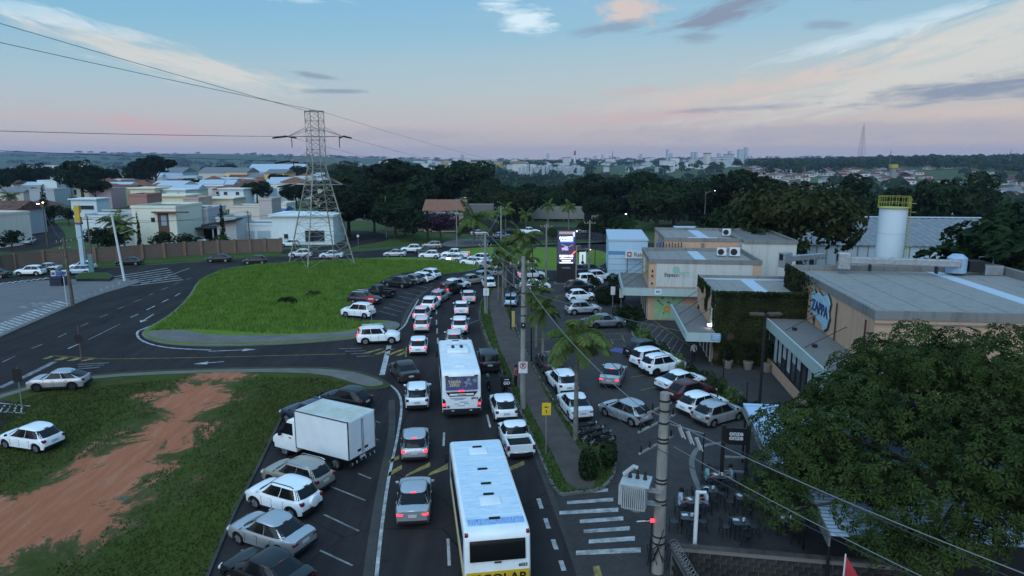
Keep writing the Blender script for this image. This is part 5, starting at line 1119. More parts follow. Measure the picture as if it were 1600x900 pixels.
for z_ in (.5, 1.3): MB().b0(-.5, .5, -.03, .03, z_, z_ + .1).build('rail', M_galv, bs)
M_blk = [mat('block_%d' % i, c, .9, var=.25, scale=5) for i, c in enumerate(((.042, .039, .037), (.033, .031, .03), (.05, .046, .043)))]
def block_wall(name, a, b, h, label, cw=.42, ch=.2):
    a, b = Vector((*a, 0)), Vector((*b, 0)); d = b - a; L = d.length; o = empty(name, a, math.atan2(d.y, d.x), label, 'wall'); MB().b0(0, L, -.065, .065, 0, h).build('core', M_slab, o)
    rows = int(h / ch)
    me = [MB().b0(-cw / 2 + .008, cw / 2 - .008, -.08, .08, .006, ch - .006).mesh('block', m) for m in M_blk]; hm = [MB().b0(-cw / 4 + .008, cw / 4 - .008, -.08, .08, .006, ch - .006).mesh('block', m) for m in M_blk]
    for r_ in range(rows):
        x = cw / 2 if r_ % 2 else cw / 4
        if not r_ % 2: link('block', random.choice(hm), o, (x, 0, r_ * ch)); x += cw * .75
        while x + cw / 2 <= L: link('block', random.choice(me), o, (x, 0, r_ * ch)); x += cw
    MB().b0(-.05, L + .05, -.12, .12, h, h + .06).build('coping', mat('dark_coping', (.075, .07, .066), .9, var=.25), o)
    return o
block_wall('block_wall', (6.5, 25.2), (16.4, 23.6), 1.2, 'dark concrete block wall closing the bar patio')
block_wall('block_wall', (6.9, 20.0), (6.45, 25.0), 1.2, 'short concrete block wall running towards the viewer below razor wire')
rzw = MB(); 
for i in range(150):
    t0, t1 = i / 150, (i + 1) / 150
    f = lambda t: Vector((6.9 - .45 * t + .17 * math.cos(t * 150), 20 + 5 * t, 1.5 + .17 * math.sin(t * 150))); rzw.tube([f(t0), f(t1)], .008, 3, cap=False)
tag(rzw.build('razor_wire', M_galv), 'coiled razor wire along the short block wall', 'wire')
# planter tubs, hedges and bollards handled with the plants

# ================================================================== STREET FURNITURE
M_cpole = mat('concrete_pole', (.28, .265, .245), .85, var=.2, scale=2, stretch=(1, 1, .3)); M_wood = mat('old_pole', (.16, .13, .10), .9, var=.3, scale=3); M_porc = mat('porcelain', (.35, .35, .36), .3, var=0)
POLE_TOPS = {}
def upole(key, px, py, h, r0, r1, label, mat_=None, arms=(), lamp=None, name='utility_pole', lean=0., sq=False, armrot=0.):
    p = P(px, py); o = empty(name, (p.x, p.y, 0), 0, label, 'pole'); POLE_TOPS[key] = Vector((p.x + lean * h, p.y, h))
    if sq: mb = MB(); mb.tube([(0, 0, 0), (lean * h, 0, h)], [r0 * 1.3, r1 * 1.3], 4)
    else: mb = MB(); mb.tube([(0, 0, 0), (lean * h, 0, h)], [r0, r1], 12)
    mb.build('shaft', mat_ or M_cpole, o, 40)
    for (z, L) in arms:
        c, s = math.cos(armrot), math.sin(armrot); x = lean * z
        MB().box((x, -.0, z), (L, .1, .1), armrot).build('cross_arm', M_wood if z < h - .1 else M_cpole, o)
        for t in (-.46, -.18, .18, .46): MB().tube([(x + t * L * c, t * L * s, z + .05), (x + t * L * c, t * L * s, z + .22)], [.05, .035], 8).build('insulator', M_porc, o)
    if lamp:
        z, dx, dy, on = lamp; a = MB(); a.tube([(lean * z, 0, z), (lean * z + dx * .6, dy * .6, z + .5), (lean * z + dx, dy, z + .6)], .035, 6); a.build('lamp_arm', M_galv, o); MB().box((lean * z + dx * 1.08, dy * 1.08, z + .6), (.45, .22, .12), math.atan2(dy, dx)).build('lamp_head', M_lamp if on else M_signw, o, bevel=.03)
    return o
up1 = upole('P1', 817, 641, 10.4, .19, .13, 'round concrete utility pole with a no parking sign on the median', arms=((9.9, 2.0), (8.4, 1.2)), armrot=.5)
MB().box((0, -.22, 5.9), (.3, .2, .36)).build('meter_box', M_steel, up1); MB().box((0, -.34, 5.95), (.08, .03, .08)).build('camera_lens', M_signw, up1)
for z_ in (6.5, 7.1, 8.0): MB().tube([(0, 0, z_), (0, 0, z_ + .06)], .18, 12).build('steel_band', M_steel, up1)
np_ = MB().box((0, -.22, 3.05), (.58, .02, .78)).build('sign_plate', M_signw, up1)
ring = MB(); ring.tube([(.2 * math.cos(a), -.24, 3.18 + .2 * math.sin(a)) for a in [q * math.pi / 12 for q in range(25)]], .028, 6); ring.build('prohibition_ring', mat('sign_red', (.4, .03, .04), .5, var=0), np_); lettering('lettering', 'E', .3, M_ink, np_, (0, -.235, 3.18), (R(90), 0, 0), .003, .008); MB().box((0, -.245, 3.18), (.03, .01, .38), rot=Matrix.Rotation(.75, 3, 'Y')).build('prohibition_bar', MATS['sign_red'], np_); MB().box((0, -.245, 3.18), (.03, .01, .38), rot=Matrix.Rotation(-.75, 3, 'Y')).build('prohibition_bar', MATS['sign_red'], np_)
upole('P2', 759, 491, 8.8, .17, .12, 'concrete utility pole at the bend with a lamp arm to the left', arms=((8.5, 2.0), (7.5, 1.4)), lamp=(5.6, -3.6, -.6, True), armrot=.3)
s2 = empty('pole_sign', P(760, 492), 0, 'white rectangular road sign on twin posts by the bend', 'sign'); 
for s in (-.16, .16): MB().tube([(s, -.3, 0), (s, -.3, 3.2)], .04, 6).build('post', M_galv, s2)
MB().box((0, -.36, 2.6), (.62, .03, .8)).build('panel', M_signw, s2); lettering('lettering', '1', .5, M_ink, s2, (0, -.38, 2.6), (R(90), 0, 0), .003)
up3 = upole('P3', 1027, 893, 7.65, .27, .185, 'thick concrete pole carrying a grey transformer above the zebra crossing', arms=())
p3 = Vector((P(1027, 893).x, P(1027, 893).y, 0))
for z_ in (1.3, 1.6, 3.0, 3.15, 3.9, 4.05, 5.6, 5.75, 6.4, 6.9, 7.3): MB().tube([(0, 0, z_), (0, 0, z_ + .07)], .28 - z_ * .0095, 12).build('steel_band', M_steel, up3)
for z_, L_, a in ((7.0, 1.9, .8), (6.4, 2.6, .8), (5.5, 2.4, .8)):
    MB().box((-.25, 0, z_), (L_, .07, .07), a).build('cross_arm', M_cpole, up3)
    for t in (-.45, -.2, .2, .45): MB().tube([(-.25 + t * L_ * math.cos(a), t * L_ * math.sin(a), z_ + .05), (-.25 + t * L_ * math.cos(a), t * L_ * math.sin(a), z_ + .3)], [.05, .03], 8).build('insulator', M_trim, up3)
for i in range(3): 
    MB().tube([(.7 + i * .42, .5 + i * .2, 6.1 - i * .35), (.9 + i * .42, .5 + i * .2, 5.6 - i * .35)], .055, 8).build('fuse_cutout', M_porc, up3); MB().tube([(.75 + i * .42, .44 + i * .2, 6.15 - i * .35), (1.0 + i * .42, .44 + i * .2, 5.55 - i * .35)], .02, 6).build('fuse_tube', M_signw, up3)
MB().tube([(.2, .2, 6.3), (1.9, 1.1, 5.5)], .035, 6).build('fuse_arm', M_galv, up3)
tr = empty('transformer', (p3.x - .95, p3.y + .05, 2.75), -.35, 'grey finned transformer hung on the thick concrete pole', 'transformer'); M_trf = mat('transformer_grey', (.40, .43, .44), .5, var=.1, scale=2)
MB().b0(-.5, .42, -.42, .42, .1, 1.15).build('tank', M_trf, tr, 40, bevel=.08); MB().b0(-.6, .55, -.5, .5, 1.15, 1.26).build('lid', M_trf, tr, bevel=.02); MB().tube([(0, 0, .0), (0, 0, .15)], [.3, .42], 16).build('tank_bottom', M_trf, tr, 40)
for i in range(12): MB().b0(-.5 + i * .08, -.47 + i * .08, -.58, -.42, .25, 1.08).build('cooling_fin', M_trf, tr)
for i in range(9): MB().b0(-.66, -.5, -.36 + i * .085, -.33 + i * .085, .25, 1.08).build('cooling_fin', M_trf, tr)
for i in range(3): MB().tube([(-.3 + i * .3, .1, 1.26), (-.3 + i * .3, .1, 1.42), (-.3 + i * .3, .1, 1.62)], [.09, .06, .04], 10).build('bushing', mat('bushing_brown', (.03, .025, .022), .3), tr)
MB().tube([(-.55, .1, 1.35), (-.15, .1, 1.75), (.0, .1, 1.7)], .09, 8).build('surge_arrester', M_porc, tr); MB().b0(.4, 1.0, -.12, .12, .85, .95).build('bracket', M_galv, tr); MB().b0(.4, 1.0, -.12, .12, .3, .4).build('bracket', M_galv, tr)
rl = empty('warning_lamp', (p3.x - .2, p3.y - .1, 0), 0, 'small red lamp on a stalk beside the transformer pole', 'lamp'); MB().tube([(-.12, 0, 0), (-.12, 0, 2.35), (-.4, -.1, 2.4)], .03, 6).build('stalk', M_steel, rl); MB().tube([(-.2, -.05, 2.34), (-.05, -.05, 2.34)], .075, 10).build('lens', M_tailon, rl); MB().tube([(-.25, -.05, 2.34), (-.75, -.1, 2.33)], .025, 6).build('arm', M_signw, rl)
cb = MB(); random.seed(9)
for i in range(16):
    a = random.random() * 6.28; r_ = .3 + random.random() * .15; cb.tube([(p3.x + r_ * math.cos(a), p3.y + r_ * math.sin(a), .2 + random.random()), (p3.x + r_ * 1.2 * math.cos(a + .7), p3.y + r_ * 1.2 * math.sin(a + .7), .7 + random.random() * .8), (p3.x + r_ * math.cos(a + 1.5), p3.y + r_ * math.sin(a + 1.5), .5 + random.random() * 1.6)], .018, 4)
tag(cb.build('cable_tangle', M_trim), 'tangle of black cables around the transformer pole foot', 'cables')
wp = empty('white_pole', (7.5, 25.6, 0), 0, 'slim white painted pole with a bracket in front of the patio', 'pole'); MB().tube([(0, 0, 0), (0, 0, 3.35)], .085, 10).build('shaft', M_signw, wp, 40); MB().tube([(0, 0, 3.3), (.35, 0, 3.3)], .07, 8).build('top_arm', M_signw, wp); MB().box((.15, 0, .85), (.3, .15, .16)).build('junction_box', M_signw, wp)
upole('F1', 853, 441, 8.0, .15, .1, 'far concrete pole left of the led totem', arms=((7.6, 1.6),)); upole('F2', 920, 431, 8.0, .15, .1, 'far concrete pole right of the white vertical sign', arms=((7.6, 1.6),))
upole('F3', 783, 398, 8.6, .16, .1, 'thin far pole on the roundabout between the cars', arms=((8.2, 2.2),)); upole('F4', 714, 385, 9.2, .12, .08, 'thin far lamp pole among the bougainvillea', lamp=(8.8, 1.6, 0, False)); upole('F5', 604, 372, 9, .1, .07, 'slender lamp pole beside the curving side road')
upole('F6', 1100, 356, 9, .12, .08, 'lone street lamp pole in front of the dark wood', lamp=(8.5, 2.2, 0, True), mat_=M_cpole)
upole('L1', 195, 440, 9.2, .17, .12, 'leaning white steel pole beside the hatched road paint', M_signw, lean=-.09); upole('L2', 114, 478, 7.9, .2, .14, 'weathered brown utility pole at the forecourt kerb', M_wood, arms=((7.4, 1.6), (6.6, 1.1)), lean=-.02, armrot=.9)
MB().tube([(0, 0, 6.6), (1.3, .4, 7.1), (2.4, .8, 7.2)], .03, 6).build('lamp_arm', M_galv, bpy.data.objects['utility_pole.009'] if 'utility_pole.009' in bpy.data.objects else None)
upole('L3', 75, 388, 8.4, .13, .09, 'pole with a glowing orange street lamp up the residential street', M_wood, lamp=(7.8, -.8, 0, True)); upole('L4', 145, 418, 8.0, .14, .1, 'brown pole behind the price totem at the brick wall', M_wood, arms=((7.5, 1.4),)); upole('L5', 3, 378, 7.6, .12, .09, 'brown pole at the left edge among dark shrubs', M_wood)
upole('L6', 282, 386, 5.6, .1, .07, 'short pole by the dark carport', M_wood); upole('L7', 391, 386, 7, .12, .08, 'pole beside the white garage doors', M_wood, arms=((6.6, 1.2),))
for key, x, y, h, lb in (('B1', 798, 517, 6.2, 'black lamp post on the median by the pale blue hatchback'), ('B2', 830, 568, 6.4, 'black lamp post on the median between the palms'), ('B3', 832, 446, 5.0, 'black lamp post near the white sedan at the car park mouth'), ('B4', 929, 435, 5.6, 'black lamp post beside the pale blue pharmacy')):
    o = upole(key, x, y, h, .07, .05, lb, M_steel, name='lamp_post'); MB().box((0, 0, h + .08), (.9, .22, .12)).build('lamp_head', M_steel, o, bevel=.03)
o = upole('B5', 1185, 652, 6.9, .1, .08, 'tall black lamp post with a double brown head before the restaurant', M_steel, name='lamp_post')
for s in (-1, 1): MB().box((s * .55, 0, 6.9), (.9, .4, .16), s * .2).build('lamp_head', mat('lamp_brown', (.09, .06, .05), .6), o, bevel=.03)
for x, y, lb in ((1120, 640, 'thin black post in the hedge before the ivy shop'), (1165, 645, 'short black post in the hedge near the lamp'), (1097, 735, 'thin black post beside the patio kerb'), (1130, 590, 'slender black post by the shop pots')):
    p = P(x, y); o = empty('bollard_post', (p.x, p.y, 0), 0, lb, 'post'); MB().tube([(0, 0, 0), (0, 0, 2.1)], .045, 6).build('shaft', M_steel, o); MB().tube([(0, 0, 2.1), (0, 0, 2.16)], .07, 8).build('cap', M_steel, o)
def road_sign(px, py, h, shape, w, hh, m, label, back=False, post=M_galv, rz=0, z=.1):
    p = P(px, py); o = empty('road_sign', (p.x, p.y, z), rz, label, 'sign'); MB().tube([(0, 0, 0), (0, 0, h)], .035, 6).build('post', post, o)
    if shape == 'rect': MB().box((0, -.05, h - hh / 2), (w, .02, hh)).build('plate', m, o)
    else: MB().tube([(0, -.04, h - w / 2), (0, -.065, h - w / 2)], w / 2, 20 if shape == 'round' else 8).build('plate', m, o)
    return o
M_sy = mat('sign_yellow', (.62, .42, .02), .5, var=.05); M_sr = MATS['sign_red']
o = road_sign(853, 713, 3.1, 'rect', .5, .72, M_sy, 'yellow rectangular pictogram sign on a thin post by the footpath'); MB().box((0, -.07, 2.86), (.22, .01, .06)).build('pictogram', M_ink, o); MB().box((0, -.07, 2.60), (.05, .01, .16)).build('pictogram', M_ink, o)
o = road_sign(581, 506, 2.9, 'round', .85, .8, M_sr, 'red round sign with a white plate in front of the white minivan', z=.14); MB().box((0, -.07, 2.48), (.5, .01, .13)).build('bar', M_signw, o); MB().box((0, -.06, 1.6), (.55, .02, .42)).build('lower_plate', M_signw, o)
o = road_sign(128, 568, 2.5, 'round', .72, .7, M_ink, 'black backed round sign with a reddish post at the junction', post=mat('post_red', (.2, .1, .1), .6), z=0); MB().tube([(0, 0, 2.4), (0, 0, 3.2)], .035, 6).build('post_top', mat('post_red', (.2, .1, .1)), o)
road_sign(35, 640, 2.8, 'rect', .62, .95, M_ink, 'black backed rectangular sign by the silver suv on the lot')
road_sign(105, 480, 3.4, 'rect', .1, .1, M_signw, 'thin white post standing at the forecourt kerb', post=M_signw, z=.13); road_sign(560, 386, 2.4, 'round', .5, .5, M_signw, 'small white disc sign at the side road bend', z=0)
road_sign(792, 440, 3.2, 'rect', .3, 1.0, M_sr, 'narrow reddish sign beside the far median palms'); road_sign(740, 425, 2.4, 'round', .4, .4, M_signw, 'small pale sign at the grass island tip')
road_sign(957, 480, 2.4, 'rect', .5, .95, M_signw, 'white upright placard beside the shop hedge', z=0); road_sign(970, 487, 2.6, 'rect', .45, 1.0, M_signw, 'second white placard nearer the shop canopy', z=0); road_sign(802, 517, 1.9, 'rect', .3, 1.6, mat('marker_yellow', (.45, .36, .12), .6), 'yellow upright marker board at the median end')
vt = empty('vertical_sign', P(910, 420), 0, 'white vertical sign board right of the led totem', 'sign'); MB().b0(-.5, .5, -.1, .1, .1, 2.6).build('panel', mat('sign_lit', (.6, .7, .66), .5, var=0, emit=(.6, .75, .68), es=.35), vt); MB().tube([(0, -.11, 1.0), (0, -.13, 1.0)], .25, 14).build('emblem', M_ink, vt); MB().b0(-.08, .08, -.13, -.11, 1.3, 2.2).build('lettering', M_ink, vt); MB().b0(-.6, .6, -.2, .2, 0, .12).build('base', M_steel, vt)
# led totem
tm = empty('led_totem', P(884, 443), 0, 'tall black led totem showing a bright car advert', 'sign'); MB().b0(-1.25, 1.25, -.25, .25, 0, 7.25).build('cabinet', M_ink, tm)
def led(nm, x0, x1, z0, z1, c, e, par, dy=0): return MB().b0(x0, x1, -.27 - dy, -.255, z0, z1).build(nm, mat('led_%s_%g' % (nm, c[0] * 100 + c[1] * 10 + c[2]), c, .5, var=0, emit=c, es=e), par)
scr = MB().b0(-1.2, 1.2, -.268, -.251, 2.75, 7.18).build('screen', mat('led_dark', (.02, .02, .05), .5, var=.4, emit=(.05, .045, .10), es=.7), tm)
led('screen_panel', -.85, .95, 5.65, 6.45, (.03, .16, .85), 1.3, scr, .012); led('screen_strip', -1.0, 1.1, 6.75, 7.1, (.35, .25, .22), .5, scr, .012); led('screen_block', .85, 1.1, 6.4, 7.05, (.5, .5, .7), .8, scr, .02)
MW = mat('led_white', (.9, .9, .95), .5, var=0, emit=(.85, .85, 1), es=1.8)
lettering('lettering', 'RANGER', .46, MW, scr, (-.05, -.29, 6.22), (R(90), 0, 0), .004, .018); lettering('lettering', 'R$299.900', .42, MW, scr, (0, -.29, 3.78), (R(90), 0, 0), .004, .012)
for z_, L_, m_ in ((5.88, 1.6, MW), (3.45, 1.7, MW), (3.15, 1.2, MW), (2.9, 1.8, MW)): MB().b0(-L_ / 2, L_ / 2, -.285, -.262, z_ - .05, z_ + .05).build('screen_text_line', m_, scr)
cs = MB(); cs.box((-.2, -.28, 4.75), (.9, .02, .35)); cs.box((-.05, -.28, 5.0), (.5, .02, .25)); cs.box((.6, -.28, 5.2), (.6, .02, .06), rot=Matrix.Rotation(-.5, 3, 'Y')); cs.box((-.4, -.28, 5.3), (.7, .02, .05), rot=Matrix.Rotation(.3, 3, 'Y')); cs.build('screen_car', mat('led_car', (.4, .35, .55), .5, var=.5, scale=4, emit=(.4, .33, .6), es=.8), scr)
rs = MB(); [rs.box((.85 + i * .14, -.28, 4.15 + i * .06), (.08, .02, .75), rot=Matrix.Rotation(.75, 3, 'Y')) for i in range(2)]; rs.build('screen_streak', mat('led_red', (.9, .12, .08), .5, var=0, emit=(1, .15, .1), es=1.2), scr)
lettering('lettering', 'rh motors', .26, MATS['sign_white'], tm, (0, -.26, 2.2), (R(90), 0, 0), .004); MB().b0(1.27, 1.45, -.2, .2, 0, 5.2).build('side_post', mat('totem_post', (.3, .22, .18), .6), tm); MB().b0(-1.6, 1.8, -.6, .6, 0, .12).build('plinth', M_conc, tm)
# gas station corner
pt = empty('price_totem', P(132, 426), 0, 'fuel station totem with a yellow head on a pale blue column', 'sign'); MB().b0(-.3, .3, -.22, .22, 0, 7.2).build('column', mat('totem_blue', (.40, .50, .56), .5, var=.1), pt); MB().b0(-.34, .40, -.28, .28, 7.5, 9.9).build('head', mat('totem_yellow', (.55, .36, .03), .5, col2=(.48, .30, .03)), pt); MB().b0(-.4, .45, -.3, .3, 7.2, 7.5).build('collar', M_blue, pt); MB().tube([(.78, -.15, 8.6), (.78, .15, 8.6)], .4, 18).build('round_logo', M_signw, pt)
pb = island('planter', PX([(118, 436), (128, 431), (168, 431), (178, 436), (172, 441), (120, 441)]), .5, M_verge, kerb=M_steel, cha=0); tag(pb, 'dark edged planter bed around the fuel totem foot', 'planter'); pb['kind'] = 'thing'
ob = empty('information_board', P(144, 430), 0, 'narrow grey green board in the station planter', 'sign'); MB().b0(-.35, .35, -.06, .06, .45, 3.1).build('panel', mat('board_green', (.1, .2, .2), .5), ob)
random.seed(21)
for i, (x, y, lb) in enumerate(((86, 446, 'dark stack of goods crates at the left of the station display'), (94, 446, 'dark goods crates in the middle of the station display'), (103, 445, 'dark goods crates at the right of the station display'))):
    o = empty('goods_stack', P(x, y, .13), .1 * i, lb, 'crates'); m_ = mat('crate_dark', (.035, .04, .065), .6)
    for q in range(3): MB().b0(-.42, .42, -.4, .4, q * .42, q * .42 + .38).build('crate', m_, o, bevel=.03)
    MB().b0(-.3, .3, -.1, .1, 1.27, 2.0).build('poster', M_signw if i != 1 else mat('poster_blue', (.12, .2, .42), .6), o); MB().b0(-.22, .22, -.115, -.1, 1.4, 1.8).build('poster_print', M_blue, o)

# ---- lattice pylon
M_lat = mat('lattice_steel', (.36, .34, .31), .6, .2, var=.25, scale=1.5)
def pylon(x, y, H, half, waist_h, waist, label, rot=R(38)):
    o = empty('lattice_pylon', (x, y, 0), rot, label, 'pylon')
    def hwid(z): return half + (waist - half) * min(1, z / waist_h)
    def c(i, z): w = hwid(z); return Vector(((-1, 1, 1, -1)[i] * w, (-1, -1, 1, 1)[i] * w, z))
    for i in range(4): MB().tube([c(i, 0), c(i, waist_h), c(i, H)], [.11, .095, .075], 6).build('leg', M_lat, o); MB().box((*(c(i, 0).xy), .1), (.6, .6, .3)).build('footing', M_conc, o)
    zs = [0, 3.4, 6.4, 8.9, 11, 12.6, 13.9] + [waist_h + k * (H - waist_h) / 6 for k in range(7)]; zs = sorted({round(z, 2) for z in zs})
    for s in range(4):
        mb = MB()
        for a, b in zip(zs, zs[1:]):
            i, j = s, (s + 1) % 4; mb.bar(c(i, a), c(j, b), .045); mb.bar(c(j, a), c(i, b), .045); mb.bar(c(i, b), c(j, b), .04)
            if a < waist_h - 3: m_ = (c(i, a) + c(j, b)) / 2; mb.bar((c(i, a) + c(i, b)) / 2, m_, .045); mb.bar((c(j, a) + c(j, b)) / 2, m_, .045)
        mb.build('bracing', M_lat, o)
    rm = Matrix.Rotation(-rot, 3, 'Z'); tips = []
    for z, L_ in ((H - 3.8, 4.3), (H - 7.6, 4.2), (H - 11.2, 4.0)):
        for s in (-1, 1):
            mb = MB(); tip = rm @ Vector((s * L_, 0, z)); w = waist
            for q in ((-1, -1), (1, 1), (-1, 1), (1, -1)):
                if (rm.inverted() @ Vector((q[0] * w, q[1] * w, 0))).x * s > -.2: mb.bar(Vector((q[0] * w, q[1] * w, z)), tip, .06); mb.bar(Vector((q[0] * w, q[1] * w, z + 1.4)), tip, .05)
            mb.build('cross_arm', M_lat, o); a = tip + rm @ Vector((s * .2, -.3, 0)); b = tip + rm @ Vector((s * 1.7, -1.9, -.3))
            MB().tube([tip, a, b], [.09, .15, .12], 8).build('insulator_string', M_trim, o); MB().tube([tip, tip + rm @ Vector((-s * .9, 1.4, -.2))], .12, 8).build('insulator_string', M_trim, o); MB().tube([tip + rm @ Vector((-s * .6, 0, 0)), tip + rm @ Vector((-s * .6, 0, -1.7))], .06, 6).build('insulator_string', M_trim, o); tips.append(Vector((x, y, 0)) + Matrix.Rotation(rot, 3, 'Z') @ tip)
    mb = MB(); 
    for i in range(4): mb.bar(c(i, H), c((i + 1) % 4, H), .1)
    mb.build('top_frame', M_lat, o); return tips
pp = P(503, 413); TIPS = pylon(pp.x, pp.y, 23.9, 3.9, 15.2, 1.08, 'tall lattice power pylon standing on the grass island')

# ---- overhead lines: each a thin sagging cable between its supports
M_wire = mat('cable_dark', (.05, .05, .055), .6, .3, var=0); M_wirel = mat('cable_grey', (.22, .22, .23), .5, .4, var=0)
def wire(a, b, sag, r_, label, m=None, group=None):
    a, b = Vector(a), Vector(b); pts = [a.lerp(b, t / 20) - Vector((0, 0, sag * 4 * (t / 20) * (1 - t / 20))) for t in range(21)]
    return tag(MB().tube(pts, r_, 5).build('power_line', m or M_wire), label, 'cable', group)
top = Vector((pp.x, pp.y, 23.9)); lf = Vector((-150, 122, 33))
def sight(px, py, dist): 
    k = (py - 450) / FOC; d = Vector(((px - 800) / FOC, CP - k * SP, -SP - k * CP)); return Vector((0, 0, CAM_H)) + d * dist
for nm, a, e, sg, lb in (('w', top + Vector((-1, 0, 0)), sight(-60, 8, 62), .8, 'upper earth wire rising left from the pylon top'), ('w', top + Vector((1, 1, 0)), sight(-60, 42, 62), .8, 'second earth wire rising left from the pylon top'),
        ('w', TIPS[0], sight(-80, 190, 62), .9, 'upper left conductor running from the pylon to the left edge'), ('w', TIPS[2], sight(-80, 224, 62), .6, 'lower left conductor running from the pylon to the left edge')): wire(a, Vector(a).lerp(Vector(e), 2.4), sg * .8, .03, lb)
for a, e, lb in ((top + Vector((1, 1, 0)), (90, 560, 16), 'earth wire running from the pylon towards the far wood'), (TIPS[1], (100, 560, 6), 'upper right conductor running from the pylon towards the far wood'), (TIPS[3], (110, 560, 2), 'lower right conductor running from the pylon towards the far wood'), (TIPS[0], (60, 560, 6), 'left arm conductor running from the pylon towards the far wood')): wire(a, e, 9, .02, lb)
T1, T2, T3 = POLE_TOPS['P1'], POLE_TOPS['P2'], POLE_TOPS['P3']
nr = Vector((13.5, 9, 7.2))
for i, (z1, z3) in enumerate(((9.95, 7.05), (9.9, 6.5), (8.45, 5.6), (8.3, 5.3))):
    off = Vector(((-.6, .6, -.5, .5)[i], (-.4, .4, -.3, .3)[i], 0)); nm = ('first', 'second', 'third', 'fourth')[i]
    wire((T1.x + off.x, T1.y + off.y, z1), (T3.x + off.x - .2, T3.y + off.y, z3), .7, .017, f'{nm} cable from the top between the sign pole and the transformer pole', M_wirel if i == 0 else None)
    wire((T1.x + off.x, T1.y + off.y, z1), (T2.x + off.x, T2.y + off.y, (8.6, 8.5, 7.6, 7.5)[i]), .5, .02, f'{nm} cable from the top between the sign pole and the bend pole', M_wirel)
    wire((T3.x + off.x, T3.y + off.y, z3), nr + Vector((i * .35, 0, z3 - 6)), .35, .016, f'{nm} cable from the top running from the transformer pole to the lower right', M_wirel if i in (0, 3) else None)
wire((T2.x, T2.y, 8.6), (POLE_TOPS['F3'].x, POLE_TOPS['F3'].y, 8.2), .4, .02, 'cable from the bend pole to the roundabout pole', M_wirel)
wire((T1.x, T1.y, 8.2), (13.6, 52.3, 3.2), .2, .02, 'thin pale cable from the sign pole to the ivy shop canopy', M_wirel)
A2, A1, A4, A3 = POLE_TOPS['L2'], POLE_TOPS['L1'], POLE_TOPS['L4'], POLE_TOPS['L3']
for i, (a, b, sg, lb) in enumerate(((A2 - Vector((0, 0, .5)), (-110, 84, 8.5), 1., 'upper cable leaving the brown forecourt pole to the left'), (A2 - Vector((0, 0, 1.3)), (-110, 84, 7), 1.1, 'lower cable leaving the brown forecourt pole to the left'), (A2 - Vector((0, 0, .5)), A1 - Vector((0, 0, .3)), .5, 'cable between the brown forecourt pole and the leaning white pole'), (A4 - Vector((0, 0, .5)), (-40, 128, 7), .8, 'cable strung past the cream house to the right'), (A4, A1, .3, 'cable between the wall pole and the leaning white pole'), (A3 - Vector((0, 0, .5)), A2 - Vector((0, 0, .5)), .9, 'cable between the orange lamp pole and the brown forecourt pole'), (A3, (-140, 150, 8), 1.2, 'cable from the orange lamp pole to the left edge'), (A4 - Vector((0, 0, 1)), POLE_TOPS['L7'], .8, 'long cable in front of the cream house to the garage pole'))): wire(a, b, sg, .025, lb)
# ================================================================== BRICK WALL AND HOUSES ON THE LEFT
def brick_wall():
    line = PX([(-260, 452), (0, 424), (25, 420.5), (70, 416), (150, 410), (186, 407.5), (224, 404.5), (258, 402), (290, 399.5), (316, 398), (342, 396.5), (368, 395.5), (392, 394.5), (415, 393.5), (440, 393)]); h = 2.3
    o = empty('brick_wall', line[0], 0, 'long weathered brick wall with piers along the avenue', 'wall'); b0 = line[0]
    for a, b in zip(line, line[1:]):
        d = b - a; rz = math.atan2(d.y, d.x); m_ = (a + b) / 2 - b0; MB().box((m_.x, m_.y, h / 2), (d.length, .18, h), rz).build('wall_panel', M_redbr, o); MB().box((m_.x, m_.y, h + .04), (d.length, .26, .08), rz).build('coping', M_redbr, o)
    for q in line[1:]: v = q - b0; MB().box((v.x, v.y - .06, h / 2 + .1), (.5, .42, h + .25), .1).build('pier', M_pier, o)
M_pier = surf('pier_brick', .9, f_brickwall((.22, .125, .09), (.18, .11, .08), (.16, .13, .1)))
brick_wall()
HM = {}
def hmat(c):
    k = 'render_%d_%d_%d' % tuple(int(x * 100) for x in c)
    if k not in MATS: stained(k, c, tuple(x * .5 for x in c), .35)
    return MATS[k]
M_tile = mat('clay_tile', (.25, .105, .065), .85, var=.25, scale=2.5); M_tile2 = mat('old_clay_tile', (.17, .09, .07), .9, var=.3, scale=1.5); M_hwin = mat('house_glass', (.03, .035, .042), .15, var=0); M_greyroof = mat('fibre_cement', (.20, .21, .22), .85, var=.2, scale=1.5)
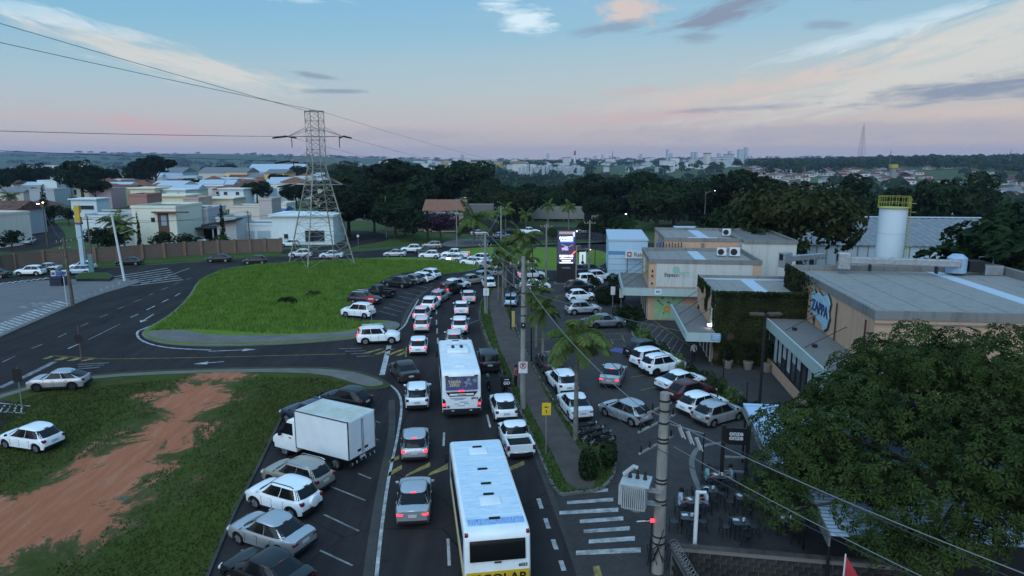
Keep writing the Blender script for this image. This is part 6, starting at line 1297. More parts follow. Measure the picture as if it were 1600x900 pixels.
def house_at(x0, x1, yf, depth, h, c, label, roof='flat', rz=0., wins=(), group=None, name='house', extra=None, rm=None, z=0., rh0=None):
    o = empty(name, ((x0 + x1) / 2, yf, z), rz, label, 'house', group); w = x1 - x0; m_ = hmat(tuple(min(.72, q * 1.55) for q in c))
    MB().b0(-w / 2, w / 2, 0, depth, -1.5 if z else 0, h).build('wall', m_, o)
    if roof == 'flat':
        for a in ((-w / 2 - .1, w / 2 + .1, -.12, .1), (-w / 2 - .1, w / 2 + .1, depth - .1, depth + .1), (-w / 2 - .1, -w / 2 + .1, .1, depth - .1), (w / 2 - .1, w / 2 + .1, .1, depth - .1)): MB().b0(*a, h, h + .45).build('parapet', m_, o)
        MB().b0(-w / 2 + .1, w / 2 - .1, .1, depth - .1, h, h + .06).build('roof', M_greyroof, o)
    elif roof == 'slab': MB().b0(-w / 2 - .5, w / 2 + .5, -.6, depth + .4, h, h + .35).build('roof', m_, o)
    else:
        e = .45; rh = min(w, depth) * (.24 if roof == 'hip' else .2) if rh0 is None else rh0; mb = MB()
        if roof == 'hip': 
            i = min(w, depth) / 2; a = (-w / 2 + i, depth / 2, h + rh) if w > depth else (0, i, h + rh); b = (w / 2 - i, depth / 2, h + rh) if w > depth else (0, depth - i, h + rh)
            v = [(-w / 2 - e, -e, h), (w / 2 + e, -e, h), (w / 2 + e, depth + e, h), (-w / 2 - e, depth + e, h), a, b]
            mb.add(v, [(0, 1, 5, 4), (1, 2, 5), (2, 3, 4, 5), (3, 0, 4)] if w > depth else [(0, 1, 4), (1, 2, 5, 4), (2, 3, 5), (3, 0, 4, 5)]); mb.add([v[0], v[1], v[2], v[3]], [(3, 2, 1, 0)])
        else: mb.add([(-w / 2 - e, -e, h), (w / 2 + e, -e, h), (w / 2 + e, depth + e, h), (-w / 2 - e, depth + e, h), (-w / 2 - e, depth / 2, h + rh), (w / 2 + e, depth / 2, h + rh)], [(0, 1, 5, 4), (2, 3, 4, 5), (0, 4, 3), (1, 2, 5), (3, 2, 1, 0)])
        mb.build('roof', rm or M_tile, o)
    for (fx, z0, ww, wh) in wins:
        x = -w / 2 + fx * w; f = MB().b0(x - ww / 2, x + ww / 2, -.06, .02, z0, z0 + wh).build('window', M_hwin, o); MB().b0(x - ww / 2 - .08, x + ww / 2 + .08, -.1, -.02, z0 - .1, z0).build('sill', M_signw, f)
    if extra: extra(o, w, depth, h)
    return o
def house(px0, px1, yt, h, depth, c, label, **k):
    a, b = P(px0, yt, h), P(px1, yt, h); return house_at(a.x, b.x, a.y, depth, h, c, label, **k)
def rnd_wins(n, h): return tuple(((i + .5) / n, h - 2.0, 1.3, 1.1) for i in range(n))
def front_cream(o, w, d, h):
    M_br = mat('brown_cladding', (.14, .08, .065), .7); x = w * .19
    MB().b0(x - .9, x + 1.1, -.14, -.02, 0, h - 1.0).build('brown_strip', M_br, o)
    for z0 in (.4, 4.3): MB().b0(x - .2, x + .8, -.2, -.12, z0, z0 + 1.9).build('window', mat('sky_glass', (.3, .36, .42), .1, var=0), o)
    MB().b0(x - 1.6, x + 5.0, -.9, 0, h - .9, h - .65).build('eave_slab', M_br, o); MB().b0(-.6, .1, -.1, -.02, 5.0, 5.8).build('window', M_hwin, o); MB().b0(-.1, .6, -.1, -.02, 1.8, 2.5).build('window', M_hwin, o)
    MB().b0(-w / 2 - 5.5, -w / 2 - .02, 1.5, d, 0, h - 1.2).build('wing', hmat((.42, .43, .42)), o); MB().b0(-w / 2 - 4.4, -w / 2 - 3, 1.44, 1.52, 3.5, 4.9).build('window', mat('sky_glass', (.3, .36, .42)), o); MB().b0(-w / 2 - 6, w / 2 - 2, .6, 1.0, h - .6, h - .35).build('roof_edge', hmat((.5, .48, .43)), o)
house(205, 274, 325, 7.6, 11, (.50, .45, .37), 'cream two-storey house with a brown window strip behind the wall', extra=front_cream)
def carport(o, w, d, h): MB().b0(w / 2 - 5.5, w / 2 + 3, -4.5, -.02, 2.9, 3.15).build('carport_roof', M_steel, o); [MB().b0(x, x + .2, -4.4, -4.2, 0, 2.9).build('carport_post', M_wht, o) for x in (w / 2 - 5.3, w / 2 - 1, w / 2 + 2.6)]; MB().b0(w / 2 - 5.4, w / 2 + 2.9, -.5, -.05, 0, 2.8).build('carport_back', M_dark, o)
house(283, 324, 328, 6.4, 9, (.34, .32, .33), 'grey lilac house with a dark flat carport', extra=carport)
def slant(o, w, d, h): mb = MB(); mb.add([(-w / 2 - 2.5, -1.2, 3.9), (w / 2 + .6, -1.2, 5.1), (w / 2 + .6, 2, 5.1), (-w / 2 - 2.5, 2, 3.9), (-w / 2 - 2.5, -1.2, 4.3), (w / 2 + .6, -1.2, 5.4), (w / 2 + .6, 2, 5.4), (-w / 2 - 2.5, 2, 4.3)], [(0, 1, 5, 4), (1, 2, 6, 5), (2, 3, 7, 6), (3, 0, 4, 7), (4, 5, 6, 7), (0, 3, 2, 1)]); mb.build('slanted_awning', M_steel, o)
house(338, 368, 343, 5.2, 8, (.33, .32, .32), 'grey house front with a dark slanted awning', extra=slant)
def garage(o, w, d, h): [MB().b0(-w / 2 + .6 + i * 3.2, -w / 2 + 3.2 + i * 3.2, -.06, .02, .1, 2.5).build('garage_door', hmat((.40, .47, .52)), o) for i in range(2)]
house(372, 438, 352, 3.6, 8, (.44, .47, .49), 'low white building with pale garage doors beside the pylon', extra=garage)
house(424, 520, 338, 5.6, 9, (.42, .47, .50), 'white flat-roofed house behind the pylon legs', roof='slab', wins=((.75, .6, 2.4, 2.2), (.6, .6, 1.6, 2.2), (.22, 1.2, .8, .9)))
house(200, 229, 306, 8.2, 7, (.22, .12, .10), 'square brown tower block rising behind the cream house')
house(231, 288, 307, 7.0, 9, (.50, .42, .31), 'wide beige flat-roofed house with a dark slit window', roof='slab', wins=((.3, 4.0, 4, 1.0),)); house(286, 310, 311, 6.6, 8, (.34, .25, .21), 'small brownish house wall with a white coping')
house(138, 173, 296, 6.6, 9, (.26, .19, .20), 'mauve house with a blank side wall', wins=((.6, 2.5, .6, .7),)); house(174, 193, 296, 6.0, 8, (.48, .43, .22), 'pale yellow blank-walled house'); house(203, 241, 295, 6.8, 10, (.48, .42, .33), 'pale cream house with stepped flat roof', roof='slab')
house(45, 84, 297, 6.0, 8, (.24, .25, .27), 'blue grey house with sloped parapet', wins=((.5, 1, 3, 1.4),)); house(58, 88, 283, 7.4, 9, (.42, .46, .47), 'pale grey cube house'); house(86, 127, 293, 4.2, 10, (.46, .45, .40), 'white house with a bright orange hip roof and dark windows', roof='hip', wins=((.8, 1, .8, 2.2), (.88, 1, .8, 2.2), (.73, 1, .8, 2.2)))
house(2, 50, 279, 4.2, 14, (.36, .29, .22), 'house with a broad orange tiled hip roof at the left', roof='hip'); house(0, 36, 300, 4.5, 10, (.36, .30, .25), 'brown house with grey roof at the left edge', roof='gable', rm=M_greyroof); house(-60, 22, 330, 5.5, 10, (.24, .25, .27), 'dark grey house cut off by the left edge', roof='gable', rm=M_tile2)
house(12, 52, 262, 7.5, 12, (.42, .37, .38), 'pinkish flat house under the tree line', wins=rnd_wins(3, 7)); house(44, 88, 259, 8.5, 12, (.42, .36, .38), 'pink two-step house under the tree line', wins=rnd_wins(3, 8)); house(113, 136, 256, 9.5, 9, (.50, .47, .42), 'cream cube rooftop house among the trees'); house(90, 140, 266, 6.5, 9, (.44, .45, .45), 'white wide house below the cream cube')
house(320, 364, 311, 6.0, 9, (.46, .40, .31), 'beige house with a projecting white roof edge', roof='slab'); house(358, 412, 324, 4.8, 8, (.42, .36, .30), 'low beige house beside the taupe tower'); house(404, 424, 313, 8.0, 6, (.30, .26, .24), 'square taupe water tower house'); house(425, 447, 320, 6.0, 7, (.45, .42, .36), 'small cream house right of the taupe tower')
house(268, 306, 336, 5.0, 7, (.40, .37, .34), 'small house with a blue grey gable roof beside the cream house', roof='gable', rm=mat('blue_slate', (.08, .10, .16), .7, var=.2)); house(408, 442, 330, 4.6, 7, (.36, .41, .45), 'pale blue house with a rumpled blue tarpaulin roof', rm=mat('blue_tarp', (.12, .2, .38), .6, var=.3), roof='gable')
house(110, 150, 312, 4.5, 7, (.40, .43, .45), 'white flat roof house behind the price totem', roof='slab', wins=((.5, 1.5, 6, 1.2),)); house(116, 200, 340, 4.6, 8, (.42, .44, .44), 'long white single-storey house behind the totem', wins=((.7, 2, 1.2, 1.4),)); house(32, 76, 322, 4.0, 7, (.34, .33, .32), 'small grey house above the residential street', roof='hip', rm=M_tile2)
for (a, b, y, h, c, lb) in ((250, 285, 269, 8, (.26, .33, .42), 'blue grey factory hall'), (352, 386, 269, 8.5, (.48, .34, .19), 'ochre gabled factory hall'), (413, 444, 271, 8.5, (.52, .29, .10), 'orange gabled factory hall behind the pylon'), (310, 352, 270, 8, (.36, .33, .29), 'beige factory hall beside the ochre one'), (386, 413, 277, 6, (.30, .14, .11), 'reddish shed between the ochre and orange halls')):
    house(a, b, y, h, 22, c, lb, roof='gable', rm=M_greyroof, name='factory_hall', wins=((.5, .2, 5, 3),))
house(384, 470, 269, 7.5, 30, (.34, .36, .38), 'long grey roofed hall in the far town', roof='gable', rm=M_sheet, name='factory_hall')
random.seed(77)
pal = [(.45, .43, .40), (.40, .37, .33), (.44, .38, .29), (.36, .39, .42), (.34, .29, .26), (.42, .44, .45), (.46, .42, .30)]
for i in range(230):
    px = random.uniform(-40, 560); yt = random.uniform(272, 306) if px > 140 else random.uniform(268, 292); h = random.uniform(3.2, 6.2)
    if 100 < px < 520 and yt > 298: yt -= 14
    rk = random.choice((('flat', 'flat-roofed', M_greyroof), ('flat', 'flat-roofed', M_greyroof), ('slab', 'slab-roofed', M_greyroof), ('hip', 'clay-tiled', M_tile), ('gable', 'grey-gabled', M_sheet), ('gable', 'brown-gabled', M_tile2))); wr_ = 'on the left side' if px < 180 else ('in the middle' if px < 380 else 'behind the pylon')
    a = P(px, yt, h); w = random.uniform(8, 14); house_at(a.x - w / 2, a.x + w / 2, a.y, random.uniform(7, 11), h, random.choice(pal), f'small {rk[1]} house {wr_} of the crowded left town', roof=rk[0], rm=rk[2], rz=random.uniform(-.25, .2), wins=rnd_wins(2, h), group=f'{rk[1]} houses {wr_} of the left town')
random.seed(70)
for i in range(34):
    px = random.uniform(-620, -60); yt = random.uniform(278, 345); h = random.uniform(3.5, 6.5); a = P(px, yt, h); w = random.uniform(9, 14); rk = random.choice((('flat', 'flat-roofed', M_greyroof), ('hip', 'clay-tiled', M_tile), ('slab', 'slab-roofed', M_greyroof)))
    house_at(a.x - w / 2, a.x + w / 2, a.y, random.uniform(8, 11), h, random.choice(pal), f'small {rk[1]} house past the left edge of the town', roof=rk[0], rm=rk[2], rz=random.uniform(-.25, .2), wins=rnd_wins(2, h), group=f'{rk[1]} houses past the left edge')
# tile-roofed hall at the roundabout
def hallx(o, w, d, h): MB().b0(w / 2 + .2, w / 2 + 7, 1, 6, 0, 6.2).build('side_wing', hmat((.15, .14, .135)), o); MB().b0(w / 2 + .4, w / 2 + 8, .2, .95, .3, 3.4).build('glazing', M_hwin, o); MB().b0(-w / 2 - 9, -w / 2 - .2, 2, 6, 0, 3.2).build('annex', hmat((.26, .20, .18)), o); MB().b0(-w / 2 - .3, w / 2 + .3, -.5, -.3, h - .7, h - .1).build('eave_board', hmat((.34, .34, .34)), o); MB().b0(-w / 2 + 2, w / 2 - 1, -.06, 0, .3, 2.8).build('glazing', M_hwin, o)
house(662, 724, 330, 4.8, 15, (.28, .20, .15), 'hall with an orange tiled roof beyond the roundabout', roof='gable', extra=hallx, rh0=2.3, rm=mat('orange_tile', (.29, .13, .085), .85, var=.2, scale=2))
gw = empty('perimeter_wall', P(622, 345), 0, 'low dark wall with a gate beyond the roundabout trees', 'wall'); MB().b0(-16, 8, 0, .3, 0, 2.2).build('panel', hmat((.16, .16, .17)), gw); MB().b0(36, 58, 6, 6.3, 0, 3.6).build('panel', hmat((.22, .21, .19)), gw); MB().b0(52, 54, 5.9, 5.99, 0, 2.8).build('gate', M_dark, gw)
# far hillside houses on the right, and the far city
random.seed(8); cnt = 0; wallm = [hmat(c) for c in ((.55, .51, .49), (.45, .38, .35), (.60, .58, .57))]; roofm = [M_tile2, mat('red_tile', (.17, .065, .055), .9, var=.3, scale=.8), mat('brown_tile', (.12, .065, .055), .9, var=.3, scale=.8), M_greyroof]
HMESH = []
for i in range(6):
    w, d, h = random.uniform(8, 13), random.uniform(8, 11), random.uniform(3, 4.2); e = .5; rh = 2.0
    wm = MB().b0(-w / 2, w / 2, -d / 2, d / 2, -3, h).mesh('wall', wallm[i % 3]); mb = MB(); mb.add([(-w / 2 - e, -d / 2 - e, h), (w / 2 + e, -d / 2 - e, h), (w / 2 + e, d / 2 + e, h), (-w / 2 - e, d / 2 + e, h), (-w * .2, 0, h + rh), (w * .2, 0, h + rh)], [(0, 1, 5, 4), (1, 2, 5), (2, 3, 4, 5), (3, 0, 4)]); rmsh = mb.mesh('roof', roofm[i % 4])
    wn_ = MB().b0(-w * .3, -w * .1, -d / 2 - .05, -d / 2, 1, 2.2).b0(w * .1, w * .3, -d / 2 - .05, -d / 2, 1, 2.2).mesh('window', M_hwin); HMESH.append((wm, rmsh, wn_))
while cnt < 270:
    y = random.uniform(520, 1180); a = random.uniform(.33, .80); x = a * y
    if mnoise.noise((x / 150, y / 150, 5)) < -.25 + (.2 if a < .42 else 0): continue
    hk = random.randrange(6); wm, rmsh, wn_ = HMESH[hk]; rn = ('brown', 'red', 'dark brown', 'grey')[hk % 4]; wr_ = 'low on' if y < 700 else ('halfway up' if y < 930 else 'high on'); o = empty('hillside_house', (x, y, terrain(x, y)), random.uniform(-.5, .5), f'small {rn} roofed house {wr_} the far right hillside', 'house', f'{rn} roofed houses {wr_} the hillside'); o.scale = (1.25, 1.1, 1.25); link('wall', wm, o); link('roof', rmsh, o); link('window', wn_, o); cnt += 1
M_apt = mat('apartment_white', (.46, .48, .50), .8, var=.15, scale=.3)
for i in range(17):
    p = sight(812 + i * 6.2, 250, 1250 + (i % 3) * 40); z = terrain(p.x, p.y); o = empty('apartment_block', (p.x, p.y, z), 0, 'white slab block in the far apartment row', 'building', 'far white apartment row'); MB().b0(-2.8, 2.8, 0, 14, -4, 17 + (i % 4)).build('wall', M_apt, o)
    for q in range(5): MB().b0(-2.2, 2.2, -.1, 0, 1 + q * 3.2, 2.3 + q * 3.2).build('window_band', mat('far_window', (.22, .24, .27), .5, var=0), o)
for i, (px, d, h, w) in enumerate(((942, 3000, 34, 9), (954, 2600, 30, 7), (1049, 2900, 38, 10), (1083, 2500, 40, 10), (1088, 2500, 40, 8), (1043, 3300, 60, 9), (1124, 3000, 40, 12), (1141, 2800, 46, 12), (1158, 2700, 52, 22), (1166, 2750, 60, 12), (1002, 2600, 38, 7), (856, 3500, 40, 12), (1106, 1900, 16, 90), (1130, 2000, 20, 60), (722, 3300, 40, 16), (735, 1750, 17, 150), (790, 1800, 15, 95))):
    p = sight(px, 250, d); z = terrain(p.x, p.y); yel = 12 < i - 2; o = empty('distant_building', (p.x, p.y, z), 0, 'pale distant building on the skyline' if i < 14 else 'low broad ochre or white distant factory', 'building', 'skyline buildings' if i < 14 else 'distant factories'); MB().b0(-w / 2, w / 2, 0, 20, -6, h).build('wall', M_apt if i < 15 else mat('far_ochre', (.42, .30, .08), .8, var=.2, scale=.02), o); MB().b0(-w / 2, w / 2, 0, 20, h, h + 1.2).build('roof', M_greyroof, o)
    for q in range(3): MB().b0(-w * .4, w * .4, -.3, 0, 3 + q * h * .28, 4.5 + q * h * .28).build('window_band', MATS['far_window'], o)
random.seed(18)
for i in range(170):
    px = random.uniform(540, 1200); d = random.uniform(1350, 3600); p = sight(px, 250, d); w = random.uniform(10, 34); h = random.uniform(5, 14) if i % 6 else random.uniform(16, 30); o = empty('distant_house', (p.x, p.y, terrain(p.x, p.y)), random.uniform(-.4, .4), 'tiny pale building of the far city', 'building', 'far city buildings'); MB().b0(-w / 2, w / 2, 0, 12, -6, h).build('wall', random.choice((M_apt, wallm[0], wallm[2])), o); MB().b0(-w / 2 - .5, w / 2 + .5, -.5, 12.5, h, h + 1.5).build('roof', random.choice((M_greyroof, M_tile2, M_apt)), o)
def mast(px, d, h, w, label, red=False):
    p = sight(px, 250, d); z = terrain(p.x, p.y); o = empty('radio_mast', (p.x, p.y, z), .3, label, 'mast'); ww = lambda t: w * (1 - .85 * t); c = lambda i, t: Vector(((-1, 1, 1, -1)[i] * ww(t), (-1, -1, 1, 1)[i] * ww(t), h * t))
    for i in range(4): MB().tube([c(i, 0), c(i, 1)], max(.1, d * .00013), 4).build('leg', M_mast, o)
    mb = MB(); n = 14
    for s in range(4):
        for k in range(n): a, b = k / n, (k + 1) / n; mb.bar(c(s, a), c((s + 1) % 4, b), d * .00012); mb.bar(c(s, b), c((s + 1) % 4, b), d * .0001)
    mb.build('bracing', M_mast, o); MB().tube([(0, 0, h), (0, 0, h * 1.1)], d * .0002, 4).build('antenna', M_mast, o)
M_mast = mat('mast_red_white', (.26, .16, .15), .6, var=.2)
mast(1345, 1500, 84, 7, 'tall lattice radio mast on the right skyline'); mast(1391, 1300, 30, 1.2, 'thin slender mast right of the radio mast'); mast(1578, 1300, 30, 1.3, 'short mast on the wooded ridge at the right edge'); mast(1258, 620, 34, 4, 'lattice pylon among the right hillside trees'); mast(1525, 560, 34, 3.6, 'lattice pylon before the far right houses'); mast(957, 2400, 46, 2, 'thin far mast left of the skyline buildings')
p = sight(898, 250, 1900); st = empty('chimney_stack', (p.x, p.y, terrain(p.x, p.y)), 0, 'white chimney stack with a red top on the skyline', 'chimney'); MB().tube([(0, 0, -4), (0, 0, 30)], [3.2, 2.6], 12).build('shaft', M_signw, st); MB().tube([(0, 0, 30), (0, 0, 42)], [2.6, 2.2], 12).build('red_top', mat('stack_red', (.3, .05, .05), .7), st)
lt_ = empty('water_tank', (*sight(1397, 250, 900).xy, -6), 0, 'yellow tank tower on the far right hillside', 'tower'); MB().b0(-3, 3, -3, 3, 0, 12).build('legs', M_cpole, lt_); MB().b0(-4, 4, -4, 4, 12, 17).build('tank', mat('tank_yellow', (.42, .36, .06), .6), lt_)
for i, (px, py, d, m_) in enumerate(((98, 277, 330, M_lamp), (332, 291, 420, M_lamp), (375, 291, 420, M_lamp), (586, 327, 220, M_lamp), (1113, 327, 300, M_lamp), (978, 335, 240, M_lamp), (67, 317, 160, M_lampw))):
    p = sight(px, py, d); z = terrain(p.x, p.y); o = empty('street_lamp', (p.x, p.y, z), 0, ('lit violet floodlight above the orange roof', 'lit lamp in the far town left of the dark trees', 'bright lamp in the far town near the dark trees', 'lit lamp by the side road trees', 'lit lamp deep in the wood clearing', 'lit lamp at the wood edge', 'orange glowing lamp up the residential street')[i], 'lamp'); MB().tube([(0, 0, 0), (0, 0, p.z - z)], .09, 6).build('post', M_cpole, o); MB().tube([(0, 0, p.z - z), (0, 0, p.z - z + d * .0011)], d * .0011, 8).build('lamp_head', m_, o)

# ================================================================== VEGETATION
L_dark = leafmat('leaf_dark', (.028, .048, .017), (.009, .018, .007), .35); L_mid = leafmat('leaf_mid', (.048, .08, .024), (.016, .031, .011), .3); L_big = leafmat('leaf_umbrella', (.060, .088, .024), (.013, .024, .007), .05, scale=.7); L_palm = leafmat('leaf_palm', (.14, .185, .055), (.055, .085, .024), .2); L_bou = leafmat('bougainvillea', (.075, .03, .07), (.025, .024, .02), .1, scale=1.5); L_ivy = leafmat('ivy_leaf', (.046, .058, .020), (.013, .016, .008), 0, scale=.8)
L_warm = leafmat('leaf_warm', (.048, .056, .02), (.014, .022, .008), .3)
M_bark = mat('bark', (.085, .068, .055), .95, var=.3, scale=3)
rv = lambda: Vector((random.gauss(0, 1), random.gauss(0, 1), random.gauss(0, 1))).normalized()
def leaf_quad(mb, p, nrm, ln, wd, mi=0):
    u = nrm.cross(rv()); u = u.normalized() if u.length > .01 else Vector((1, 0, 0)); v = nrm.cross(u).normalized(); a, b = p - u * ln / 2, p + u * ln / 2; f = nrm * wd * .22
    mb.add([a, p - v * wd / 2 + f, b, p + v * wd / 2 + f], [(0, 1, 2), (0, 2, 3)], mi)
def crown(name, lobes, per, ln, m, seed, up=.35, jit=.75, fill=.22):
    random.seed(seed); mb = MB()
    for (c, r) in lobes:
        c = Vector(c); n = int(per * (r[0] * r[1]) ** .5)
        # clumps give light and dark patches
        cl = [(rv(), .22 + random.random() * .3) for _ in range(int(n / 14) + 3)]
        for _ in range(n):
            d, sp_ = random.choice(cl); d = (d + rv() * sp_).normalized(); rr = 1 - fill * random.random() ** 2 if random.random() < .85 else random.random()
            p = c + Vector((d.x * r[0], d.y * r[1], d.z * r[2])) * rr
            nr_ = (d + Vector((0, 0, up)) + rv() * jit).normalized(); s = ln * random.uniform(.6, 1.3); leaf_quad(mb, p, nr_, s, s * .62)
    return mb.mesh(name, m, fixn=False)
def trunk(h, r, limbs, seed):
    random.seed(seed); mb = MB(); t = h * .45; mb.tube([(0, 0, -.3), (.1, 0, t * .5), (.0, .1, t)], [r * 1.3, r, r * .8], 8)
    for c in limbs: c = Vector(c); m_ = Vector((c.x * .35, c.y * .35, t + (c.z - t) * .35)); mb.tube([(0, .1, t * .92), m_, c], [r * .55, r * .36, r * .1], 6)
    return mb.mesh('trunk', M_bark, 60)
def lobes_for(kind, seed):
    random.seed(seed); L = []
    if kind == 'broad':
        for i in range(13): a = i * 2.4; q = 1.2 + 2.9 * math.sqrt((i + .3) / 13); L.append(((q * math.cos(a), q * math.sin(a), 7.6 - q * .55 + random.uniform(-.5, .9)), (random.uniform(1.6, 2.5),) * 2 + (random.uniform(1.2, 1.8),)))
        for i in range(6): a = i * 1.05; L.append(((3.3 * math.cos(a), 3.3 * math.sin(a), 4.6 + random.uniform(-.6, .6)), (1.9, 1.9, 1.5)))
    elif kind == 'tall':
        for i in range(14): a = i * 2.4; z = 4 + i * .62; q = (1 - abs(i / 13 - .45)) * 2.5; L.append(((q * math.cos(a), q * math.sin(a), z), (random.uniform(1.4, 2.1),) * 2 + (random.uniform(1.1, 1.6),)))
    elif kind == 'flat':
        for i in range(12): a = i * 2.4; q = 4.6 * math.sqrt((i + .3) / 12); L.append(((q * math.cos(a), q * math.sin(a), 8.6 - q * .22 + random.uniform(-.5, .4)), (random.uniform(1.5, 2.2),) * 2 + (.85,)))
        for i in range(4): a = i * 1.57; L.append(((2.4 * math.cos(a), 2.4 * math.sin(a), 6.4), (1.6, 1.6, 1.0)))
    else:
        for i in range(9): a = i * 2.4; q = 1.7 * math.sqrt((i + .3) / 9); L.append(((q * math.cos(a), q * math.sin(a), 3.0 - q * .3 + random.uniform(-.3, .4)), (1.25, 1.25, 1.0)))
    return L
TP_ = {}
for i, (k, m_, per, ln) in enumerate((('broad', L_dark, 150, .62), ('broad', L_dark, 150, .6), ('tall', L_dark, 160, .6), ('flat', L_dark, 150, .6), ('broad', L_mid, 150, .6), ('small', L_mid, 170, .34), ('small', L_dark, 170, .34), ('small', L_bou, 180, .3), ('broad', L_warm, 150, .55))):
    lb = lobes_for(k, 100 + i); TP_[i] = (crown('crown', lb, per, ln, m_, 200 + i), trunk(9 if k != 'small' else 3.2, .3 if k != 'small' else .13, [c for c, r in lb[::2]], i))
def tree(x, y, v, s, label, group=None, sz=None, name='tree', rz=None, cat='tree'):
    o = empty(name, (x, y, terrain(x, y)), random.uniform(0, 6.28) if rz is None else rz, label, cat, group); o.scale = (s, s, sz or s); c, t = TP_[v]; link('trunk', t, o); link('crown', c, o); return o
def tree_px(px, py, v, s, label, **k): p = P(px, py); return tree(p.x, p.y, v, s, label, **k)
tree_px(618, 372, 1, 1.05, 'dark round tree beside the curving side road'); tree_px(545, 372, 0, 1.25, 'large dark tree right of the pylon'); tree_px(585, 364, 2, .9, 'tall dark tree behind the curving side road')
tree_px(645, 377, 6, 1.45, 'round dark tree left of the bougainvillea', name='tree'); tree_px(668, 376, 6, 1.5, 'round dark tree between its twin and the bougainvillea'); tree_px(689, 378, 7, 1.55, 'purple flowering bougainvillea tree by the roundabout'); tree_px(633, 368, 8, .5, 'yellowish small tree at the edge of the side road')
for px, py, s, lb in ((864, 380, .75, 'small tree on the roundabout left of the led totem'), (943, 378, 1.5, 'rounded tree behind the pharmacy corner'), (917, 372, .9, 'small tree above the led totem'), (760, 352, 1.3, 'small tree right of the tiled hall'), (975, 372, 1.2, 'pale small tree right of the rounded tree')): tree_px(px, py, 5 if s < 1.3 else 6, s, lb)
tree(38.8, 93, 8, 1.6, 'broad brownish green tree behind the shops', sz=1.62); tree(35, 99, 0, 1.2, 'dark tree tucked behind the peach block'); tree(31, 96, 0, 1.1, 'dark tree behind the plant shed'); tree(33.5, 88, 1, .9, 'dark low tree beside the white wing')
tree(46.5, 61, 0, 1.55, 'large dark tree at the right edge behind the restaurant', sz=1.32); tree(56, 66, 0, 1.6, 'tall leafy tree off the right edge behind the restaurant'); tree(40.5, 64, 6, 1.6, 'low spreading tree behind the restaurant roof'); tree(50, 56, 1, 1.1, 'dark tree beyond the restaurant annex wall', sz=.9)
# forest belt: individuals
random.seed(31); placed = []
def can(x, y, d): return all((x - a) ** 2 + (y - b) ** 2 > d * d for a, b in placed)
tries = 0
while len(placed) < 235 and tries < 20000:
    tries += 1; y = 160 + (420 if random.random() < .6 else 300) * random.random() ** 1.35; a = random.uniform(-.25, .72) ; x = a * y
    if y < 176 and a < .2: continue
    if y < 200 and a < -.08 and not (-.2 < a < -.1 and y > 185): continue
    if a > .33 and y > 330: continue
    d = 7.5 + (y - 160) * .02
    if not can(x, y, d): continue
    placed.append((x, y)); v = random.choice((0, 1, 2, 3, 0, 1, 4, 8)); s = random.uniform(.85, 1.45) * (1.12 if y < 240 else 1); 
    hv = 13.4 if v == 2 else 9.8; zz = min(s * random.uniform(.85, 1.15), (15.5 - random.uniform(0, 3) - terrain(x, y)) / hv); s = min(s, zz * 1.25)
    kd = {2: 'tall narrow', 3: 'flat-crowned', 4: 'mid green', 8: 'brownish green'}.get(v, 'dark rounded'); wr_ = 'behind the roundabout' if a < .02 else ('behind the shops' if a < .36 else 'beyond the warehouse')
    tree(x, y, v, s, f'{kd} tree in the dense wood {wr_}', f'{kd} wood trees {wr_}', sz=zz)
for px, d, s, v, lb in ((622, 205, 1.75, 3, 'tall umbrella-crowned tree in the wood left of the tiled hall'), (592, 215, 1.4, 0, 'dense dark tree left of the tall umbrella-crowned tree'), (645, 200, 1.45, 1, 'big rounded tree right of the umbrella-crowned tree'), (723, 215, 1.85, 3, 'tallest umbrella-crowned tree behind the tiled hall'), (855, 300, 1.9, 0, 'rounded tall tree rising from the middle of the wood'), (700, 230, 1.4, 1, 'dark tree just left of the tallest one'), (757, 225, 1.4, 2, 'dark tree just right of the tallest one')):
    tree((px - 800) / FOC * d, d, v, s, lb)
# trees in the left town
GT = 'trees between the left houses'
for px, d, s, v in ((135, 300, 1.9, 1), (30, 330, 1.6, 0), (10, 300, 1.3, 0), (60, 380, 1.7, 1), (175, 400, 1.4, 0), (225, 400, 1.7, 1), (250, 350, 1.95, 3), (95, 440, 1.5, 0), (-20, 350, 1.7, 0), (155, 236, 1.05, 3), (310, 320, 1.0, 0), (360, 560, 1.6, 0), (405, 600, 1.5, 1), (475, 500, 1.5, 0), (405, 258, 1.05, 0), (465, 240, 1.0, 0), (490, 250, 1.0, 4), (350, 270, .9, 5), (545, 300, 1.2, 0), (570, 260, 1.1, 4), (520, 290, 1.0, 0), (440, 380, 1.1, 0), (525, 420, 1.2, 1), (560, 400, 1.2, 0), (600, 300, 1.1, 0)):
    random.seed(int(px * 7 + d)); tree((px - 800) / FOC * d, d, v, s, 'dark leafy tree between the crowded left houses', GT)
for px, py, s, v, lb in ((170, 398, 1.15, 6, 'dense dark shrub behind the brick wall by the totem'), (155, 394, 1.1, 6, 'dark shrub left of the wall palms'), (185, 394, .9, 5, 'leafy shrub below the wall palms'), (20, 395, 1.0, 6, 'dark shrub at the foot of the residential street'), (-10, 385, 1.5, 6, 'dark shrub mass at the left edge'), (30, 365, 1.2, 6, 'dark shrub beside the residential street'), (85, 350, 1.2, 6, 'dark shrub at the top of the residential street'), (256, 393, .9, 6, 'clipped round bush before the cream house'), (290, 392, .8, 5, 'low bush left of the carport car'), (345, 391, .7, 5, 'low plants right of the carport'), (108, 352, 1.1, 6, 'dark shrub under the white flat house'), (48, 345, 1.2, 6, 'dark shrub above the residential street')): tree_px(px, py, v, s, lb, name='shrub', cat='shrub')
